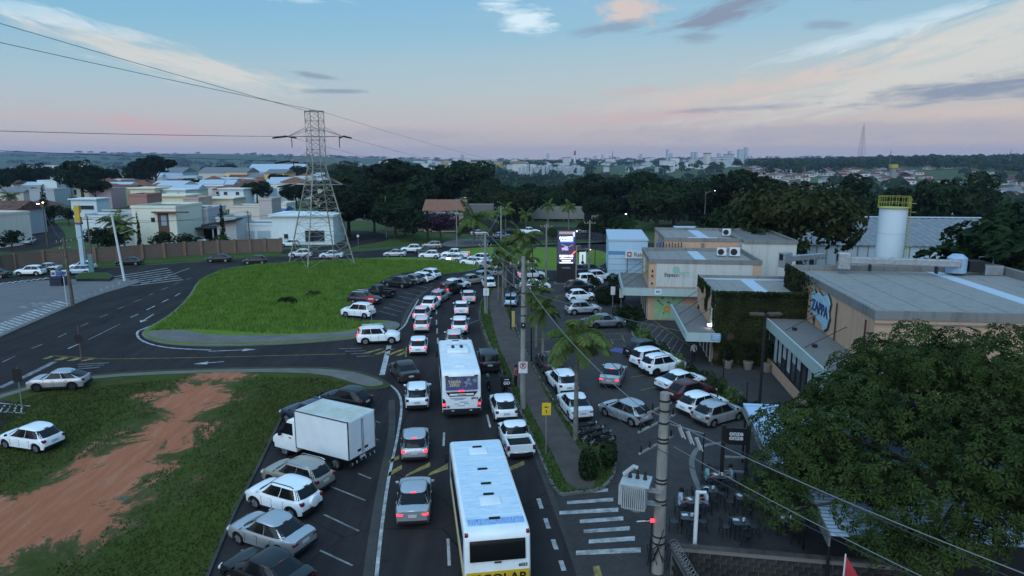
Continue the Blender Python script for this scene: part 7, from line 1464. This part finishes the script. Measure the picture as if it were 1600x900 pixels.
def cypress(px, py, h, w, label):
    random.seed(5); p = P(px, py); o = empty('cypress', (p.x, p.y, 0), 0, label, 'tree'); lb = [((0, 0, h * t), (w * (1 - t * .75) * .6, w * (1 - t * .75) * .6, h * .14)) for t in (.12, .24, .36, .48, .6, .72, .84, .94)]; link('crown', crown('crown', lb, 420, .28, L_dark, 3, .1), o); MB().tube([(0, 0, 0), (0, 0, h * .6)], .1, 6).build('trunk', M_bark, o)
cypress(350, 388, 7.8, 1.3, 'slim dark cypress in front of the grey house'); cypress(220, 396, 7.0, .8, 'very slim cypress on the cream house front'); cypress(73, 352, 9, 3.0, 'broad conical dark cypress by the orange lamp')
# palms
def palm_proto(seed, nf, L_, droop, nleaf=26, lw=.07, ll=.55):
    random.seed(seed); mb = MB(); 
    for i in range(nf):
        a = i * 2.399 + random.uniform(-.2, .2); el = R(random.uniform(15, 75)) - (i / nf) * R(50); pts = []; d = Vector((math.cos(a) * math.cos(el), math.sin(a) * math.cos(el), math.sin(el))); p = Vector((0, 0, 0)); ln = L_ * random.uniform(.8, 1.1); n = 9
        for k in range(n + 1): pts.append(p.copy()); p = p + d * ln / n; d = (d + Vector((0, 0, -droop / n))).normalized()
        mb.tube(pts, [.035 * (1 - k / (n + 1)) + .006 for k in range(n + 1)], 4, cap=False)
        for k in range(nleaf):
            t = .12 + .88 * k / nleaf; f = t * n; j = min(int(f), n - 1); q = pts[j].lerp(pts[j + 1], f - j); tan = (pts[j + 1] - pts[j]).normalized(); sd = tan.cross(Vector((0, 0, 1))).normalized(); l_ = ll * L_ / 2 * (math.sin(math.pi * min(.97, t * .85 + .12)) ** .6) * random.uniform(.8, 1.1)
            for s in (-1, 1):
                e = q + sd * s * l_ * .8 + tan * l_ * .35 + Vector((0, 0, -l_ * random.uniform(.25, .6))); w_ = tan * lw; m_ = (q + e) / 2 + Vector((0, 0, l_ * .1)); mb.add([q, m_ - w_, e, m_ + w_], [(0, 1, 2, 3)])
    return mb.mesh('crown', L_palm, fixn=False)
PALM = [palm_proto(1, 22, 2.4, 1.6, 30, .08), palm_proto(2, 22, 2.6, 1.8, 32, .08), palm_proto(3, 18, 3.4, 1.3, 30, .08), palm_proto(4, 18, 2.0, 1.6)]
def palm(px, py, h, v, s, label, r_=.14, lean=.0, z=0.):
    p = P(px, py); o = empty('palm_tree', (p.x, p.y, z), random.uniform(0, 6), label, 'palm tree'); MB().tube([(0, 0, 0), (lean * h * .4, 0, h * .5), (lean * h, 0, h)], [r_ * 1.3, r_, r_ * .75], 9).build('trunk', mat('palm_trunk', (.20, .185, .165), .9, var=.25, scale=3), o, 60)
    q = link('crown', PALM[v], o, (lean * h, 0, h)); q.scale = (s, s, s); MB().tube([(lean * h, 0, h - .5), (lean * h, 0, h + .2)], [r_, r_ * .6], 8).build('crown_shaft', L_palm, o)
palm(899, 690, 6.3, 1, .98, 'nearest median palm with long drooping fronds', .13, z=.13); palm(848, 580, 4.9, 0, .78, 'median palm second from the viewer', .11, z=.13); palm(838, 545, 4.9, 0, .8, 'median palm left of the grey suv row', .11, z=.13); palm(822, 495, 6.0, 3, .9, 'median palm beside the upper street lamp', .1, z=.13); palm(786, 480, 6.6, 0, .75, 'palm at the start of the median by the bend', .12, z=.13); palm(779, 470, 4.6, 3, .8, 'short palm at the bend behind the concrete pole', .1, z=.13); palm(803, 462, 5.6, 3, .85, 'palm at the car park mouth left of the lamp post', .1); palm(790, 450, 4.5, 0, 1.0, 'palm on the roundabout side of the bend')
palm(818, 440, 6.2, 2, .95, 'dense palm on the roundabout lawn', .14); palm(740, 382, 5.0, 2, 1.7, 'large royal palm with a pale trunk by the tiled hall', .22); palm(856, 379, 7.5, 3, 1.0, 'thin yellowish palm above the far pole', .12); palm(888, 375, 7.0, 3, 1.1, 'green palm above the led totem', .12); palm(822, 362, 4.0, 3, 1.3, 'small palm on the far verge'); palm(790, 362, 5.2, 0, 1.2, 'palm right of the tiled hall on the verge')
palm(182, 394, 5.5, 2, 1.0, 'leaning palm behind the brick wall', .12, -.1); palm(196, 396, 4.8, 0, 1.2, 'palm beside the cream house corner', .16); palm(331, 372, 5.2, 0, 1.1, 'palm behind the grey house'); palm(357, 374, 4.6, 3, 1.2, 'palm beside the slim cypress'); palm(18, 330, 5.0, 2, 1.0, 'palm among the orange roofs at the left')
# bushes
def bush(x, y, rx, ry, rz_, label, n=500, ln=.16, m=None, seed=1, z=.1, name='bush', cat='bush'):
    o = empty(name, (x, y, z), 0, label, cat); random.seed(seed); k = max(3, int(max(rx, ry) * 2.2)); lb = []
    for i in range(k * 2): lb.append(((random.uniform(-rx, rx) * .7, random.uniform(-ry, ry) * .7, rz_ * random.uniform(.3, .6)), (max(.35, rx * .4), max(.35, ry * .4), rz_ * .45)))
    link('crown', crown('crown', lb, n, ln, m or L_mid, seed, .4), o); MB().tube([(0, 0, -.1), (0, 0, rz_ * .4)], .05, 5).build('stem', M_bark, o); return o
p = P(932, 742); bush(p.x, p.y, 1.15, 1.15, 1.7, 'large round dark bush at the median end by the motorcycles', 900, .2, L_dark, 4)
hx = [(12.0, 65), (12.2, 61.5), (12.6, 58.2), (12.9, 55.4), (13.5, 52.5), (14.1, 49.8), (14.6, 47.2), (15.1, 44.6), (15.5, 42.4)]
for i, (x, y) in enumerate(hx): bush(x, y, .75, 1.5, 1.15, ('far end', 'second from far', 'third from far', 'fourth from far', 'middle', 'fourth from near', 'third from near', 'second from near', 'near end')[i] + ' bush of the hedge before the shops', 420, .17, (L_mid, L_palm, L_dark)[i % 3], 40 + i, name='hedge_bush')
bush(12.0, 70, 1.6, 2.6, 1.3, 'dark shrub bed beside the shop placards', 500, .2, L_dark, 61); bush(11.4, 80, 1.8, 4, 1.4, 'dark shrub bed near the white minivan row', 500, .2, L_dark, 62); bush(11.0, 89, 1.2, 1.2, 1.2, 'dark round shrub right of the led totem', 500, .2, L_dark, 63); bush(14.2, 90, 1.6, 1.2, 1.6, 'dark spiky shrub at the pharmacy corner', 500, .2, L_dark, 64); bush(-69, 99, 1.6, 1, .9, 'flat shrub in the station planter', 400, .2, L_dark, 65, .5)
p = P(452, 474); bush(p.x, p.y, 1.5, 1.0, .6, 'low dark weed clump in the middle of the grass island', 260, .2, L_dark, 66, .13, 'weed_clump', 'weeds'); p = P(493, 462); bush(p.x, p.y, 1.2, .8, .4, 'fainter weed clump farther back on the grass island', 200, .2, L_mid, 67, .13, 'weed_clump', 'weeds')
for i, (x, y) in enumerate(((17.4, 53.0), (18.9, 52.6), (20.2, 52.0))):
    o = empty('potted_plant', (x, y, .012), 0, ('leftmost', 'middle', 'rightmost')[i] + ' potted plant below the ivy wall', 'plant'); MB().tube([(0, 0, 0), (0, 0, .65)], [.28, .42], 14).build('pot', mat('pot_clay', (.24, .2, .17), .8), o); link('foliage', crown('foliage', [((0, 0, 1.2 + .3 * i), (.5, .5, .7))], 700, .2, L_dark, 70 + i), o)
# ivy on the shop walls
random.seed(12); ivm = MB(); 
for i in range(14000):
    f = random.random()
    if f < .60: x, y, z = random.uniform(0, 8.4), -.06, random.uniform(.1, 5.9); nr_ = Vector((0, -1, .3)); ok = mnoise.noise((x * .7, z * .6, 2)) > -.38 - (.3 if z > 5 else 0) and not (z < 2.4 and x > 4.5 and random.random() < .5)
    elif f < .8: x, y, z = -.06, random.uniform(0, 9), random.uniform(3, 6.0); nr_ = Vector((-1, 0, .3)); ok = mnoise.noise((y * .7, z * .6, 9)) > -.05 + (5.4 - z) * .2 - (.5 if y < 1 else 0)
    else: x, y, z = random.uniform(0, 8.4), random.uniform(-.15, .25), random.uniform(5.75, 6.1); nr_ = Vector((0, -.5, 1)); ok = True
    if ok: leaf_quad(ivm, Vector((x, y - random.random() * .12, z)), (nr_ + rv() * .6).normalized(), random.uniform(.16, .32), .2)
ivo = ivm.build('ivy', L_ivy, iv, fixn=False); ivo['kind'] = 'stuff'
ivm = MB(); random.seed(13)
for i in range(2600):
    y = 18.6 - abs(random.gauss(0, 2.6)); z = 7.6 - abs(random.gauss(0, 1.3)); 
    if y > 9 and z > 3.8: leaf_quad(ivm, Vector((-.12 - random.random() * .2, y, z)), (Vector((-1, 0, .4)) + rv() * .6).normalized(), random.uniform(.16, .32), .2)
ivo = ivm.build('ivy', L_ivy, zp, fixn=False); ivo['kind'] = 'stuff'
# the big tree in the foreground: whorled leaflets on many drooping lobes
def big_tree():
    o = empty('umbrella_tree', (18.9, 26.0, 0), 0, 'big leafy tree with whorled leaflets filling the lower right corner', 'tree'); random.seed(91); mb = MB(); lobes = []
    for i in range(46):
        a = i * 2.399; q = 7.2 * math.sqrt((i + .5) / 46); z = 8.2 - .075 * q * q + random.uniform(-1.0, .5)
        lobes.append((Vector((q * math.cos(a), q * math.sin(a) * .85 + 1.2, z)), random.uniform(1.15, 1.75)))
    for i in range(26): a = i * 2.399 + 1; q = 4.2 + 2.9 * random.random(); lobes.append((Vector((q * math.cos(a), q * math.sin(a) * .8 + .3, random.uniform(2.6, 4.9))), random.uniform(1.0, 1.5)))
    for px, py, z in ((1215, 728, 4.0), (1200, 768, 3.7), (1245, 705, 4.6), (1262, 742, 4.0), (1232, 795, 3.4), (1252, 655, 5.2), (1292, 615, 6.2), (1330, 575, 7.0), (1370, 545, 7.6), (1430, 525, 8.2), (1500, 535, 8.1), (1575, 530, 8.2), (1640, 530, 8.0), (1380, 850, 3.0), (1440, 870, 2.8), (1520, 850, 3.2), (1420, 800, 4.2), (1560, 780, 4.4)): q = P(px, py, z); lobes.append((q - Vector((18.9, 26.0, 0)), 1.15))
    for c, r_ in lobes:
        for _ in range(int(62 * r_ * r_)):
            d = rv(); d.z = d.z * .75 + .25; d.normalize(); p = c + Vector((d.x * r_, d.y * r_, d.z * r_ * .72)) * (1 - .35 * random.random() ** 2); ax = (d + Vector((0, 0, .55)) + rv() * .35).normalized(); u = ax.cross(rv()).normalized(); v = ax.cross(u); n = random.randint(6, 8); ll = random.uniform(.20, .31)
            for k in range(n):
                t = 2 * math.pi * k / n + random.uniform(-.2, .2); dr = u * math.cos(t) + v * math.sin(t); tip = p + dr * ll - ax * ll * random.uniform(.15, .5); s = dr.cross(ax) * ll * .17; md = p + dr * ll * .55 - ax * ll * .04; mb.add([p + dr * .03, md - s, tip, md + s], [(0, 1, 2), (0, 2, 3)])
    mb.build('crown', L_big, o, fixn=False); tb_ = MB(); tb_.tube([(0, 0, -.2), (.1, .1, 1.5), (0, .4, 3.2)], [.42, .34, .28], 10)
    for c, r_ in lobes[::2]: m_ = Vector((c.x * .45, c.y * .45 + .2, 3.2 + (c.z - 3.2) * .45)); tb_.tube([(0, .4, 2.9), m_, c], [.17, .09, .03], 6)
    tb_.build('trunk', M_bark, o, 60)
big_tree()
# grass blades: uncountable
def blades(name, test, n, bounds, z, h, m, label, seed):
    random.seed(seed); mb = MB(); c = 0
    while c < n:
        x, y = random.uniform(bounds[0], bounds[1]), random.uniform(bounds[2], bounds[3])
        if not test(x, y): c += .2; continue
        hh = h * random.uniform(.5, 1.4); a = random.uniform(0, 6.28); w = .035 + hh * .07; dx, dy = math.cos(a) * w, math.sin(a) * w; tx, ty = random.uniform(-.4, .4) * hh, random.uniform(-.4, .4) * hh
        mb.add([(x - dx, y - dy, z), (x + dx, y + dy, z), (x + tx, y + ty, z + hh)], [(0, 1, 2)]); c += 1
    o = mb.build(name, m, fixn=False); o['label'] = label; o['category'] = 'grass'; o['kind'] = 'stuff'
def inpoly(poly):
    q = [(p.x, p.y) for p in poly]
    def f(x, y):
        r_ = False; j = len(q) - 1
        for i in range(len(q)):
            if (q[i][1] > y) != (q[j][1] > y) and x < (q[j][0] - q[i][0]) * (y - q[i][1]) / (q[j][1] - q[i][1]) + q[i][0]: r_ = not r_
            j = i
        return r_
    return f
L_gr = leafmat('grass_blade_lush', (.18, .275, .05), (.085, .15, .022), 0, scale=.6); L_gr2 = leafmat('grass_blade_dry', (.085, .10, .026), (.04, .052, .014), 0, scale=.5)
ip = inpoly(PX([(232, 519), (300, 516), (440, 524), (530, 520), (590, 508), (540, 500), (528, 494), (548, 478), (575, 453), (612, 433), (648, 425), (690, 431), (750, 420), (705, 409), (560, 406), (400, 415), (345, 424), (312, 440), (300, 464), (270, 494)]))
blades('island_grass', ip, 60000, (-45, 0, 58, 126), .13, .3, L_gr, 'long lush grass on the big island', 1)
import bisect
ty_ = [q[1] for q in TRACK]
def track_d(x, y):
    i = max(0, min(len(TRACK) - 2, bisect.bisect(ty_, y) - 1)); (x0, y0, w0), (x1, y1, w1) = TRACK[i], TRACK[i + 1]; t = max(0, min(1, (y - y0) / (y1 - y0))); return abs(x - (x0 + (x1 - x0) * t)) - (w0 + (w1 - w0) * t)
ip2 = inpoly(PX([(-150, 690), (0, 640), (70, 615), (300, 592), (500, 592), (560, 604), (515, 612), (470, 632), (440, 650), (420, 692), (395, 742), (368, 795), (343, 850), (318, 915), (250, 1000), (-150, 1000)]))
blades('lot_grass', lambda x, y: ip2(x, y) and track_d(x, y) > .6 + 1.5 * mnoise.noise((x * .5, y * .5, 0)) and random.random() < .35 + .4 * (track_d(x, y) > 2.5), 42000, (-42, -6, 21, 56), .10, .11, L_gr2, 'short patchy grass on the dirt lot', 2)
ip3 = inpoly(PX([(770, 444), (757, 462), (747, 480), (752, 512), (767, 548), (792, 602), (817, 657), (846, 722), (868, 778), (898, 773), (945, 768), (966, 738), (958, 702), (918, 690), (882, 652), (838, 582), (806, 512), (795, 470), (788, 446)])); ip4 = inpoly(PX([(771, 450), (764, 470), (766, 492), (778, 540), (806, 602), (838, 662), (868, 722), (890, 769), (936, 767), (915, 722), (885, 672), (850, 615), (818, 545), (796, 500), (784, 465), (783, 450)]))
blades('median_grass', lambda x, y: ip3(x, y) and not ip4(x, y), 12000, (-5, 6, 30, 92), .13, .12, L_gr2, 'mown grass strips along the median footpath', 3)
# far woods as one mass
def woodland():
    random.seed(55); mb = MB(); n = 0
    while n < 2600:
        y = 430 + 1500 * random.random() ** 1.1; a = random.uniform(-.3, .82); x = a * y; dn = mnoise.noise((x / 120, y / 150, 7))
        if a > .3 and 420 < y < 1150: 
            if dn < .22 and random.random() > .05: continue
        elif dn < -.22: continue
        if a < -.1 and y < 800: continue
        if -.3 < a < .34 and y > 1130 and random.random() < .85: continue
        z = terrain(x, y); s = random.uniform(3.5, 6.5) * (1 + y / 3500); h = s * random.uniform(1.3, 1.9); c = Vector((x, y, z + h * .55)); n += 1
        for k in range(34): d = rv(); d.z = abs(d.z) * 1.1 - .25; leaf_quad(mb, c + Vector((d.x * s, d.y * s, d.z * h * .55)), (d + rv() * .5).normalized(), s * .75, s * .5)
    for i in range(1300):
        y = 1900 + 4200 * random.random(); a = random.uniform(-.78, .8); x = a * y
        if mnoise.noise((x / 500, y / 700, 4)) < .02: continue
        z = terrain(x, y); s = random.uniform(9, 18); c = Vector((x, y, z + s * .35))
        for k in range(16): d = rv(); d.z = abs(d.z); leaf_quad(mb, c + Vector((d.x * s * 1.6, d.y * s, d.z * s * .5)), (d + rv() * .5).normalized(), s, s * .6)
    for i in range(90):
        a = random.uniform(.34, .80); y = random.uniform(1450, 1650); x = a * y; z = terrain(x, y); s = random.uniform(7, 12); h = random.uniform(9, 20); c = Vector((x, y, z + h * .5))
        for k in range(40): d = rv(); d.z = abs(d.z) * 1.1 - .25; leaf_quad(mb, c + Vector((d.x * s, d.y * s, d.z * h * .55)), (d + rv() * .5).normalized(), s * .6, s * .4)
    o = mb.build('far_woodland', L_dark2, fixn=False); o['label'] = 'dark distant woods covering the valley and ridges'; o['category'] = 'woodland'; o['kind'] = 'stuff'
L_dark2 = leafmat('leaf_far', (.05, .08, .028), (.018, .034, .014), 0, scale=.012)
woodland()
# ================================================================== PEOPLE AND PATIO
M_skin = mat('skin', (.30, .17, .115), .6, var=.05); M_hair = mat('hair', (.018, .013, .011), .7, var=.1)
def cloth(n, c): return mat('cloth_' + n, c, .85, var=.12, scale=9)
def person(loc, rz, pose, top, legs, label, seed=0, sleeves=True, shoes=None):
    o = empty('person', loc, rz, label, 'person'); V, E, Rr = [], [], []; idx = {}
    def v(k, p, r, par=None): idx[k] = len(V); V.append(p); Rr.append(r); (E.append((idx[par], idx[k])) if par else None)
    hp = .92
    if pose == 'stand': kn = lambda s: (s * .10, .03, .50); an = lambda s: (s * .11, -.03, .09); el = lambda s: (s * .25, -.04, 1.13); wr = lambda s: (s * .25, .10, .90); lean = 0
    elif pose == 'sit': hp = .52; kn = lambda s: (s * .13, .44, .53); an = lambda s: (s * .13, .40, .09); el = lambda s: (s * .25, .06, .74); wr = lambda s: (s * .14, .33, .76); lean = .06
    else: hp = .88; kn = lambda s: (s * .20, .36, .70); an = lambda s: (s * .19, .14, .36); el = lambda s: (s * .30, .26, 1.10); wr = lambda s: (s * .32, .56, 1.06); lean = .14
    up = lambda z, y=0.: (0, y + lean * (z - hp) / .5, z)
    v('pel', up(hp), .13); v('sp', up(hp + .24), .125, 'pel'); v('ch', up(hp + .44), .15, 'sp'); v('nk', up(hp + .60, .01), .055, 'ch'); v('hd', up(hp + .70, .03), .088, 'nk'); v('ht', up(hp + .80, .02), .075, 'hd'); v('nose', (0, lean * .7 / .5 + .115, hp + .71), .016, 'hd')
    for s, n in ((-1, 'l'), (1, 'r')):
        sh = up(hp + .49); v('sh' + n, (s * .185, sh[1], sh[2]), .062, 'ch'); v('el' + n, el(s), .046, 'sh' + n); v('wr' + n, wr(s), .03, 'el' + n); w = Vector(wr(s)); d = (w - Vector(el(s))).normalized(); v('pa' + n, tuple(w + d * .07), .036, 'wr' + n)
        v('hi' + n, (s * .09, 0 if pose != 'sit' else .06, hp - .05), .095, 'pel'); v('kn' + n, kn(s), .062, 'hi' + n); v('an' + n, an(s), .043, 'kn' + n); a = Vector(an(s)); v('to' + n, (a.x, a.y + .17, a.z - .045), .035, 'an' + n)
    me = bpy.data.meshes.new('body'); me.from_pydata(V, E, []); b = bpy.data.objects.new('tmp', me); COL.objects.link(b); m = b.modifiers.new('s', 'SKIN'); m.use_smooth_shade = True
    for i, r_ in enumerate(Rr): me.skin_vertices[0].data[i].radius = (r_, r_ * (.72 if i in (idx['ch'], idx['sp'], idx['pel']) else 1)); me.skin_vertices[0].data[i].use_root = (i == 0)
    sb_ = b.modifiers.new('u', 'SUBSURF'); sb_.levels = 2; bpy.context.view_layer.update(); bm_ = bpy.data.meshes.new_from_object(b.evaluated_get(bpy.context.evaluated_depsgraph_get())); bpy.data.objects.remove(b)
    # fingers, thumb and ears joined to the same surface mesh
    q = MB()
    for s, n in ((-1, 'l'), (1, 'r')):
        w = Vector(V[idx['wr' + n]]); pa = Vector(V[idx['pa' + n]]); d = (pa - w).normalized(); sd = Vector((0, 1, 0)) if abs(d.z) > .6 else Vector((s, 0, 0)); dn = d.cross(sd).normalized()
        for k in range(4): b0 = pa + sd * (k - 1.5) * .019 + d * .01; L_ = (.055, .065, .06, .045)[k]; q.tube([b0, b0 + d * L_ * .55, b0 + d * L_ * .9 - dn * s * .022], [.010, .009, .007], 5)
        b0 = w + d * .03 + sd * .03; q.tube([b0, b0 + sd * .03 + d * .025, b0 + sd * .035 + d * .055], [.011, .010, .008], 5); hd = Vector(V[idx['hd']]); q.tube([hd + Vector((s * .08, -.01, .0)), hd + Vector((s * .098, -.012, .0))], [.026, .02], 6)
    qm = q.mesh('fingers', M_skin); bm = bmesh.new(); bm.from_mesh(bm_); bm.from_mesh(qm); nf = len(bm_.polygons); bm.faces.ensure_lookup_table()
    segs = [(V[a], V[b_], a, b_) for a, b_ in E]; skin = {idx[k] for k in ('hd', 'ht', 'nose', 'wrl', 'wrr', 'pal', 'par')} | (set() if sleeves else {idx['ell'], idx['elr']}); lg = {idx[k] for k in ('hil', 'hir', 'knl', 'knr', 'anl', 'anr')}; sho = {idx['tol'], idx['tor']}
    for i, f in enumerate(bm.faces):
        c = f.calc_center_median(); best = min(range(len(V)), key=lambda j: (Vector(V[j]) - c).length - Rr[j] * .5)
        f.material_index = 0 if (i >= nf or best in skin) else (2 if best in lg or c.z < hp - .02 and best not in sho else (3 if best in sho else 1)); f.smooth = True
    out = bpy.data.meshes.new('body'); bm.to_mesh(out); bm.free()
    for m_ in (M_skin, top, legs, shoes or M_trim): out.materials.append(m_)
    link('body', out, o); hd = Vector(V[idx['hd']]); h_ = MB(); n = 12
    for r0, r1, z0, z1 in ((.112, .118, -.02, .06), (.118, .09, .06, .115), (.09, .02, .115, .14)): h_.tube([hd + Vector((0, -.025, z0)), hd + Vector((0, -.02, z1))], [r0, r1], n, cap=False)
    h_.build('hair', M_hair, o, 70); return o
sal = cloth('salmon', (.36, .12, .09)); blk = cloth('black', (.02, .02, .022)); wht = cloth('white', (.5, .52, .55)); mint = cloth('mint', (.16, .36, .36)); blu = cloth('blue', (.16, .24, .36)); jean = cloth('denim', (.04, .05, .08)); lil = cloth('pale_blue', (.36, .42, .55))
rb = rider_bike.location; th = R(-10); fw = Vector((math.sin(th), math.cos(th), 0))
person((rb.x - fw.x * .25, rb.y - fw.y * .25, .02), R(10), 'ride', blk, jean, 'delivery rider in black seated on the motorcycle by the sign pole')
gb = empty('delivery_bag', (rb.x - fw.x * .62, rb.y - fw.y * .62, 1.06), R(10), 'large black delivery bag marked GO on the rider back', 'bag'); MB().b0(-.34, .34, -.42, .0, -.18, .56).build('shell', M_trim, gb, 40, bevel=.05); lettering('lettering', 'GO', .3, M_signw, gb, (0, -.425, .12), (R(90), 0, 0), .004, .012); MB().b0(-.16, .16, -.425, -.415, .36, .41).build('label_strip', M_signw, gb)
person((P(806, 606).x, P(806, 606).y, .012), R(60), 'stand', sal, blk, 'person in a salmon shirt standing beside the delivery rider')
person((P(1083, 566).x, P(1083, 566).y, .012), R(15), 'stand', wht, blk, 'person in a white top and black trousers outside the ivy shop')
# patio tables and chairs
def make_table():
    o = empty('patio_table', (0, 0, 0)); m_ = mat('table_dark', (.045, .047, .052), .45); MB().b0(-.36, .36, -.36, .36, .72, .75).build('tabletop', m_, o, bevel=.01)
    for x in (-.3, .3):
        for y in (-.3, .3): MB().tube([(x, y, 0), (x * .92, y * .92, .72)], .022, 6).build('leg', M_steel, o)
    return o
def make_chair():
    o = empty('patio_chair', (0, 0, 0)); m_ = mat('chair_black', (.022, .022, .024), .4); MB().tube([(0, 0, .44), (0, 0, .48)], .21, 14).build('seat', m_, o)
    for x in (-.16, .16):
        for y in (-.16, .16): MB().tube([(x * 1.2, y * 1.2, 0), (x, y, .45)], .018, 6).build('leg', m_, o)
    MB().tube([(.2 * math.cos(a), -.2 + .0, .68 + .2 * math.sin(a)) for a in [q * math.pi / 8 for q in range(17)]], .018, 6).build('back_hoop', m_, o)
    for k in (-.09, 0, .09): MB().tube([(k, -.2, .5), (k, -.2, .86)], .011, 5).build('back_spindle', m_, o)
    return o
T0, C0 = make_table(), make_chair(); ft = fc = True
tabs = [(1122, 772, 'table between the mint and blue shirted guests'), (1082, 812, 'table at the patio corner near the white pole'), (1108, 794, 'table with white papers behind the white pole'), (1160, 806, 'middle patio table with a napkin holder'), (1155, 846, 'front patio table by the block wall'), (1190, 770, 'rear patio table near the bar sign'), (1228, 842, 'patio table at the right under the tree edge'), (1075, 838, 'table nearest the short block wall')]
random.seed(14)
for i, (x, y, lb) in enumerate(tabs):
    p = P(x, y - 8); t = T0 if i == 0 else copy_tree(T0); t.location = (p.x, p.y, .012); t.rotation_euler[2] = SH + random.uniform(-.1, .1); tag(t, 'black square patio ' + lb, 'table', 'patio tables')
    np_o = empty('napkin_holder', (p.x + .12, p.y - .1, .765), random.uniform(0, 2), 'white napkin holder on the ' + lb, 'napkin holder', 'napkin holders'); MB().b0(-.07, .07, -.05, .05, 0, .03).build('base', M_steel, np_o); MB().b0(-.06, .06, -.035, .035, .03, .17).build('napkins', M_signw, np_o)
    tag(MB().b0(-.13, .13, -.09, .09, 0, .012).build('menu_card', M_signw, loc=(p.x - .16, p.y + .08, .763), rz=random.uniform(0, 3)), 'white menu card on the ' + lb, 'menu', 'menu cards')
    for k, (a, side) in enumerate(((0, 'near'), (math.pi / 2, 'right'), (math.pi, 'far'), (-math.pi / 2, 'left'))):
        c = C0 if fc else copy_tree(C0); fc = False; q = Vector((math.sin(a), -math.cos(a), 0)) * .66; c.location = (p.x + q.x, p.y + q.y, .012); c.rotation_euler[2] = a + random.uniform(-.3, .3); tag(c, f'chair {side} of the {lb}', 'chair', 'patio chairs')
def seat_at(i, a, top, lb, legs=jean): p = P(tabs[i][0], tabs[i][1] - 8); q = Vector((math.sin(a), -math.cos(a), 0)) * .66; person((p.x + q.x, p.y + q.y, .0), a, 'sit', top, legs, lb, sleeves=False)
seat_at(0, -math.pi / 2, mint, 'person in a mint shirt seated at the left of the rear table'); seat_at(0, math.pi / 2, blu, 'person in a blue shirt seated at the right of the rear table'); seat_at(1, -math.pi / 2, lil, 'person in a pale top seated at the patio corner table'); seat_at(1, math.pi / 2, lil, 'person in a pale top seated right of the white pole')
bt = empty('bottle', (P(1122, 764).x, P(1122, 764).y, .765), 0, 'pale bottle on the table between the two guests', 'bottle'); MB().tube([(0, 0, 0), (0, 0, .16), (0, 0, .2), (0, 0, .28)], [.035, .035, .014, .013], 8).build('glass', M_porc, bt)
kb = structure(ribbon('kerb', PX([(1096, 772), (1082, 740), (1080, 715), (1094, 696), (1150, 690)]), .3, .03, M_kerb))
# red banner tip at the lower edge
fl = empty('feather_flag', (9.9, 19.2, 0), 0, 'red pointed flag with a white mark at the bottom edge', 'flag'); z1 = 16.5 - 1.0
fz = P(1322, 868, 3.2); fl.location = (fz.x, fz.y, 0)
mbf = MB(); mbf.add([(0, 0, 3.2), (.62, .0, 2.2), (.85, .04, 1.2), (.8, .03, .5), (0, 0, .5), (0, .02, 3.2), (.62, .02, 2.2), (.85, .06, 1.2), (.8, .05, .5), (0, .02, .5)], [(0, 4, 3, 2, 1), (5, 6, 7, 8, 9), (0, 1, 6, 5), (1, 2, 7, 6)]); mbf.build('cloth', mat('flag_red', (.42, .045, .06), .7, var=.1), fl); MB().tube([(-.02, 0, 0), (-.02, 0, 3.25)], .025, 6).build('pole', M_signw, fl); MB().tube([(.24, -.012, 2.25), (.24, -.002, 2.25)], .13, 12).build('mark', M_signw, fl)
# ------------------------------------------------------------------ haze: the air over the whole place
hz = MB().b0(-9500, 9500, -300, 9500, -60, 165).build('haze', mat('haze_air', (1, 1, 1), var=0)); hz['kind'] = 'stuff'; hz['label'] = 'thin blue evening haze over the whole place'
m = bpy.data.materials.new('haze_volume'); m.use_nodes = True; nt = m.node_tree; nt.nodes.clear(); oo = nt.nodes.new('ShaderNodeOutputMaterial'); pv = nt.nodes.new('ShaderNodeVolumePrincipled'); nt.links.new(pv.outputs[0], oo.inputs['Volume']); pv.inputs['Color'].default_value = (.52, .66, 1, 1); pv.inputs['Density'].default_value = HAZE; pv.inputs['Anisotropy'].default_value = .2
hz.data.materials.clear(); hz.data.materials.append(m); hz.display_type = 'WIRE'
